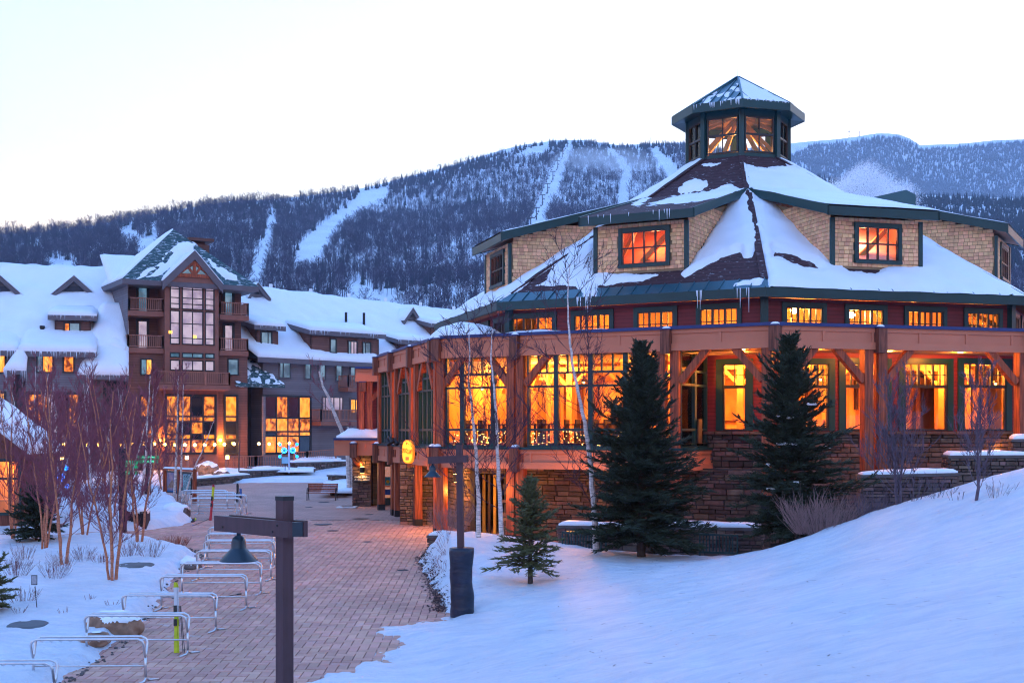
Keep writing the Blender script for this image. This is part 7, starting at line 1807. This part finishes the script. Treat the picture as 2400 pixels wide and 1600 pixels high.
# birches at the lodge front and the rental wing
gB = 'white birches before the lodge'
fb = dict(nb=30, L=3.0, t0=.10, sub=6, tw=4, rad=.018, tmin=.0095, mtw=twig_dk, up=.16, spread=(.6, 1.25))
def z_at(u, y): return seat(u, y)
pxtree('white birch with a forked crown behind the padded lamp post', [(1123, 1262), (1121, 1180), (1117, 1100), (1113, 1030), (1107, 960), (1098, 890), (1100, 820), (1097, 760)], 43.5, .085, .012, bark_w, 51, gB, **fb)
pxtree('slender white birch beside the entrance door', [(1175, 1262), (1171, 1180), (1168, 1100), (1166, 1030), (1160, 950), (1156, 890), (1150, 830), (1155, 770)], 43.0, .085, .012, bark_w, 52, gB, **fb)
pxtree('tall curved white birch rising past the eave beside the spruce', [(1397, 1296), (1392, 1200), (1386, 1110), (1380, 1050), (1370, 990), (1355, 920), (1341, 850), (1334, 780), (1331, 700), (1336, 620)], 42.5, .11, .012, bark_w, 53, gB, **{**fb, 'nb': 38, 'L': 3.2, 't0': .10})
pxtree('leaning birch behind the rental wing', [(818, 1134), (815, 1060), (806, 1020), (786, 975), (770, 930), (757, 905), (748, 870)], 76.5, .16, .05, bark_w, 54, gB, **{**bk, 't0': .5, 'nb': 9})
pxtree('short birch stem beside the stone pier', [(827, 1134), (824, 1075), (820, 1030), (815, 1000)], 76.5, .14, .06, bark_w, 55, gB, **{**bk, 't0': .7, 'nb': 4, 'L': 1.})
# young trees on the slope, right
slope_bark = mat('blue_grey_bark', (.11, .075, .10), rough=.8, var=.3, scale=8)
yt = dict(nb=30, L=1.45, t0=.05, sub=6, tw=4, rad=.015, name='young_tree', mtw=slope_bark, up=.5, spread=(.45, 1.0), tmin=.008)
def ytree(label, u, y, stems, H, seed):
    b = seat(u, y); r = random.Random(seed); st = []
    for k in range(stems):
        dx = (k-(stems-1)/2)*.28; st.append(([b+Vector((dx*.25, 0, 0)), b+Vector((dx*.8, r.uniform(-.1, .1), H*.3)), b+Vector((dx*1.3, r.uniform(-.2, .2), H*.65)), b+Vector((dx*1.6+r.uniform(-.1, .1), 0, H))], .045, .006))
    bare_tree(label, b, st, slope_bark, seed, 'young bare trees on the snow slope', **yt)
ytree('two-stemmed young bare tree on the slope below the terrace wall', 2106, 36., 2, 3.3, 71); ytree('single-stemmed young bare tree higher on the snow slope', 2290, 32.8, 1, 3.0, 72)
# ------------------------------------------------------------------ shrubs
def shrub(label, base, n, H, W, seed, m, group, name='bare_shrub', sub=3, rad=.006, flat=1., tilt=(0, 0)):
    r = random.Random(seed); base = Vector(base); o = thing(name, label, 'shrub', base, group); mb = MB()
    for k in range(n):
        a = r.uniform(0, 2*PI); q = r.random()**.6; p = base+Vector((math.cos(a)*W*.42*q, math.sin(a)*W*.42*q*flat, -.05)); d = Vector((math.cos(a)*q*.85+tilt[0], math.sin(a)*q*.85*flat+tilt[1], 1)); l = H*r.uniform(.55, 1.1)
        pts, ds = limb(mb, p, d, l, rad, r, 3, .14, .1)
        for j in range(sub): i = r.randint(1, 2); limb(mb, pts[i].lerp(pts[i+1], r.random()), ds[i]+Vector((r.uniform(-.6, .6), r.uniform(-.6, .6), .2)), l*.4*r.uniform(.5, 1), rad*.6, r, 2, .2, .2)
    mb.build('stems', m, o); return o
tan_twig = mat('tan_pink_twigs', (.26, .15, .14), rough=.8, var=.25); red_twig = mat('red_twigs', (.17, .045, .045), rough=.8, var=.3)
b = seat(1925, 37.3); shrub('broad twiggy tan shrub at the foot of the snowy spruce', b, 330, 1.05, 1.9, 81, tan_twig, None, sub=3, rad=.007)
b = seat(2035, 36.6); shrub('low tangle of bare twigs beside the broad shrub', b, 60, .7, 1.0, 82, slope_bark, 'twig tufts on the slope')
for k, (u, y, n, H) in enumerate(((2150, 35.2, 26, .8), (2195, 34.6, 16, .7), (2340, 32.4, 14, .4), (2075, 36.2, 18, .6), (2250, 33.6, 8, .3))):
    shrub('sparse bare twigs poking out of the snow slope', seat(u, y), n, H, .7, 90+k, slope_bark, 'twig tufts on the slope', tilt=(.25, 0))
for k, (u, v, H) in enumerate(((57, 1333, .5), (38, 1372, .5), (128, 1374, .55), (148, 1355, .45), (197, 1327, .5), (303, 1316, .55), (352, 1317, .65), (240, 1340, .35), (42, 1348, .35), (55, 1440, .4), (270, 1290, .5), (205, 1430, .2), (150, 1465, .2), (262, 1440, .2), (45, 1470, .22))):
    b = GP(u, v); b.z = ground_at(b.x, b.y); shrub('small red-stemmed shrub half buried in the snow bed', b, 46 if H > .3 else 10, H, .75 if H > .3 else .3, 110+k, red_twig if k % 3 else tan_twig, 'dormant shrubs in the snow bed', sub=2, rad=.005)
b = GP(405, 1277); b.z = ground_at(b.x, b.y); shrub('rust-red clipped shrub at the paving edge', b, 160, .4, 1.2, 140, mat('rust_twigs', (.33, .09, .05), var=.3), None, sub=2, rad=.006, flat=.5)
b = GP(392, 1195); shrub('tawny dry grass clump below the map board', b, 220, .8, 1.7, 141, mat('dry_grass', (.30, .14, .10), var=.3), None, sub=1, rad=.007, name='dry_grass_clump')
for k, (u, v, W, H) in enumerate(((215, 1208, 2.2, .7), (255, 1190, 2.0, .7), (180, 1150, 2.4, .9), (130, 1200, 2.0, .8))):
    b = GP(u, v); b.z = ground_at(b.x, b.y)-.1; shrub('mounded purple-brown hedge shrub behind the birches', b, 260, H, W, 150+k, twig_m, 'hedge shrubs behind the birches', sub=3, rad=.009)
b = seat(1055, 47.8); shrub('thicket of thin reddish stems on the stone planter', b, 120, 1.1, 1.2, 160, tan_twig, None, sub=3, rad=.006)
for k in range(8):
    b = seat(1010+random.uniform(0, 50), random.uniform(40, 46)); shrub('dry twigs lying on the dirty snowbank', b, 8, .4, .5, 170+k, twig_m, 'dry twigs on the snowbank', tilt=(random.uniform(-.8, .8), -.2))
# bare thicket between the square and the hotel
for k in range(9):
    u = 90+k*36+random.uniform(-8, 8); y = 84+random.uniform(-4, 4); b = Vector(((u-1200)/F*y, y, float(G(y))+.2)); r = random.Random(200+k); H = random.uniform(4.6, 6.4)
    st = [([b, b+Vector((r.uniform(-.4, .4), 0, H*.4)), b+Vector((r.uniform(-.8, .8), 0, H))], .06, .015) for _ in range(2)]
    bare_tree('leafless purple-twigged tree before the hotel terrace', b, st, bark_p, 200+k, 'leafless trees before the hotel', 'bare_tree', nb=22, L=2.5, t0=.1, sub=6, tw=4, rad=.022, tmin=.012)

# needles, bark bits and twigs blown over the snow: too small to pick apart
m2 = MB(); rr = random.Random(31)
for k in range(420):
    u = rr.uniform(1050, 2400); y = rr.uniform(17, 41); x = (u-1200)/F*y
    if rr.random() < .45: x = rr.gauss(4, 2.5); y = rr.gauss(37.5, 2.0)
    z, sd = snow_z(np.array([x]), np.array([y]))
    if sd[0] < .3: continue
    a = rr.uniform(0, PI); L = rr.choice((.02, .03, .05, .05, .16)); d = Vector((math.cos(a)*L, math.sin(a)*L, 0)); w = Vector((-d.y, d.x, 0)).normalized()*rr.uniform(.006, .012); p = Vector((x, y, float(z[0])+.022))
    m2.add([p-w, p+w, p+d+w, p+d-w], [(0, 1, 2, 3)])
tag(m2.build('snow_litter', twig_dk, kind='stuff'), 'dark needles and twig bits scattered on the snow slope', 'litter')

# ------------------------------------------------------------------ chairlift, masts, snow spray
def hill_at(u, v):
    best = None; i = int(np.clip(np.searchsorted(usA, u), 1, len(usA)-1)); col = VA[:90, i]
    vv = HZ-F*(col[:, 2]-EYE)/col[:, 1]; k = int(np.argmin(np.abs(vv-v))); return Vector(col[k])
tow_m = mat('lift_tower_steel', (.06, .06, .08), var=.1)
tops = []
for k, (u, v) in enumerate(disp([(1303, 338), (1292, 362), (1281, 388), (1270, 415), (1258, 445), (1246, 474), (1232, 505), (1219, 535)])):
    b = hill_at(u, v); b.x = (u-1200)/F*b.y; s = 12.; o = thing('lift_tower', 'chairlift tower on the narrow white lift line up the mountain', 'lift tower', b, 'chairlift towers on the mountain')
    m2 = MB(); m2.tube([b-Vector((0, 0, 2)), b+Vector((0, 0, s))], [.8, .5], 6); m2.build('mast', tow_m, o); m2 = MB(); m2.box(b+Vector((0, 0, s)), (7, .8, .8)); m2.build('crossarm', tow_m, o); tops.append(b+Vector((0, 0, s)))
o = thing('lift_cable', 'chairlift cables strung between the lift towers', 'cable', tops[0])
for sx in (-3.2, 3.2):
    m2 = MB(); m2.tube([t+Vector((sx, 0, .3)) for t in tops], .12, 4); m2.build('cable', tow_m, o)
    for a, b in zip(tops[:-1], tops[1:]):
        for t in (.25, .5, .75): c = a.lerp(b, t)+Vector((sx, 0, -1.6)); m2 = MB(); m2.box(c, (1.6, .8, 1.1)); m2.box(c+Vector((0, 0, 1.1)), (.15, .15, 1.6)); m2.build('chair', tow_m, o)
for k, (u, v0, v1) in enumerate(((1990, 299, 325), (2014, 305, 326))):
    i = int(np.searchsorted(usB, u)); b = Vector(VB[len(tsB)-4, i]); t = P(u, v0, b.y); b.x = t.x; o = thing('radio_mast', 'taller radio mast with dishes on the far summit' if k == 0 else 'thin radio mast on the far summit', 'radio mast', b)
    m2 = MB(); m2.tube([b-Vector((0, 0, 10)), t], [1.6, .7], 5); m2.build('mast', tow_m, o)
    m2 = MB(); m2.blob(b.lerp(t, .55), (3.2 if k == 0 else 1.8, 2, 2.2), 4); m2.build('dish', tow_m, o)
def mist(name, label, c, r, dens, col=(.97, .98, 1)):
    m2 = MB(); m2.blob(c, r, 10); m = bpy.data.materials.new(name); m.use_nodes = True; n = m.node_tree.nodes; n.remove(n['Principled BSDF']); pv = n.new('ShaderNodeVolumePrincipled'); pv.inputs['Color'].default_value = (*col, 1); pv.inputs['Density'].default_value = dens; pv.inputs['Anisotropy'].default_value = .2
    m.node_tree.links.new(pv.outputs[0], n['Material Output'].inputs['Volume']); tag(m2.build(name, m, kind='stuff'), label, 'snow spray')
rs_ = np.random.default_rng(4); n_ = 42000; rad = rs_.random(n_)**.42; th = rs_.random(n_)*PI; c0 = P(2026, 478, 190.); al = 1+.12*np.sin(th*5)+.07*rs_.normal(size=n_)
cx_ = c0.x+6.7*rad*np.cos(th)*al; cz_ = c0.z-1.5+6.4*rad*np.sin(th)**.8*al; cy_ = c0.y+rs_.normal(size=n_)*2.2; sz_ = .03+.05*rs_.random(n_); an_ = rs_.random(n_)*6.28
V_ = np.zeros((n_, 3, 3))
for k_ in range(3): V_[:, k_, 0] = cx_+sz_*np.cos(an_+k_*2.1); V_[:, k_, 2] = cz_+sz_*np.sin(an_+k_*2.1)*.8; V_[:, k_, 1] = cy_+sz_*np.sin(an_*3+k_)
me_ = bpy.data.meshes.new('snow_spray'); me_.from_pydata(V_.reshape(-1, 3).tolist(), [], np.arange(n_*3).reshape(-1, 3).tolist()); me_.materials.append(mat('blown_snow', (.9, .92, .95), rough=.9, var=.02)); tag(link('snow_spray', me_, kind='stuff'), 'white dome of blown snow behind the lodge roof', 'snow spray')
for (u, v, y, r, d) in ((1400, 405, 1800., (80, 50, 36), .0045), (1455, 410, 1800., (70, 50, 38), .004), (1365, 385, 1850., (50, 40, 24), .004), (1335, 440, 1750., (45, 40, 40), .003)):
    mist('snow_mist', 'pale mist of blown snow over the upper ski trails', P(u, v, y), r, d)

# ------------------------------------------------------------------ the air between here and the mountains
hz = MB(); hz.para((-4200, -400, EYE-40), (10500, 0, 0), (0, 5600, 0), (0, 0, 1250))
hm = bpy.data.materials.new('thin_cold_haze'); hm.use_nodes = True; hn = hm.node_tree.nodes; hn.remove(hn['Principled BSDF'])
pv = hn.new('ShaderNodeVolumePrincipled'); pv.inputs['Color'].default_value = (.62, .78, 1, 1); pv.inputs['Density'].default_value = 1.05e-4
pv.inputs['Anisotropy'].default_value = .1
hm.node_tree.links.new(pv.outputs[0], hn['Material Output'].inputs['Volume'])
hzo = hz.build('haze', hm, kind='stuff'); tag(hzo, 'thin cold haze between the square and the mountains', 'haze')
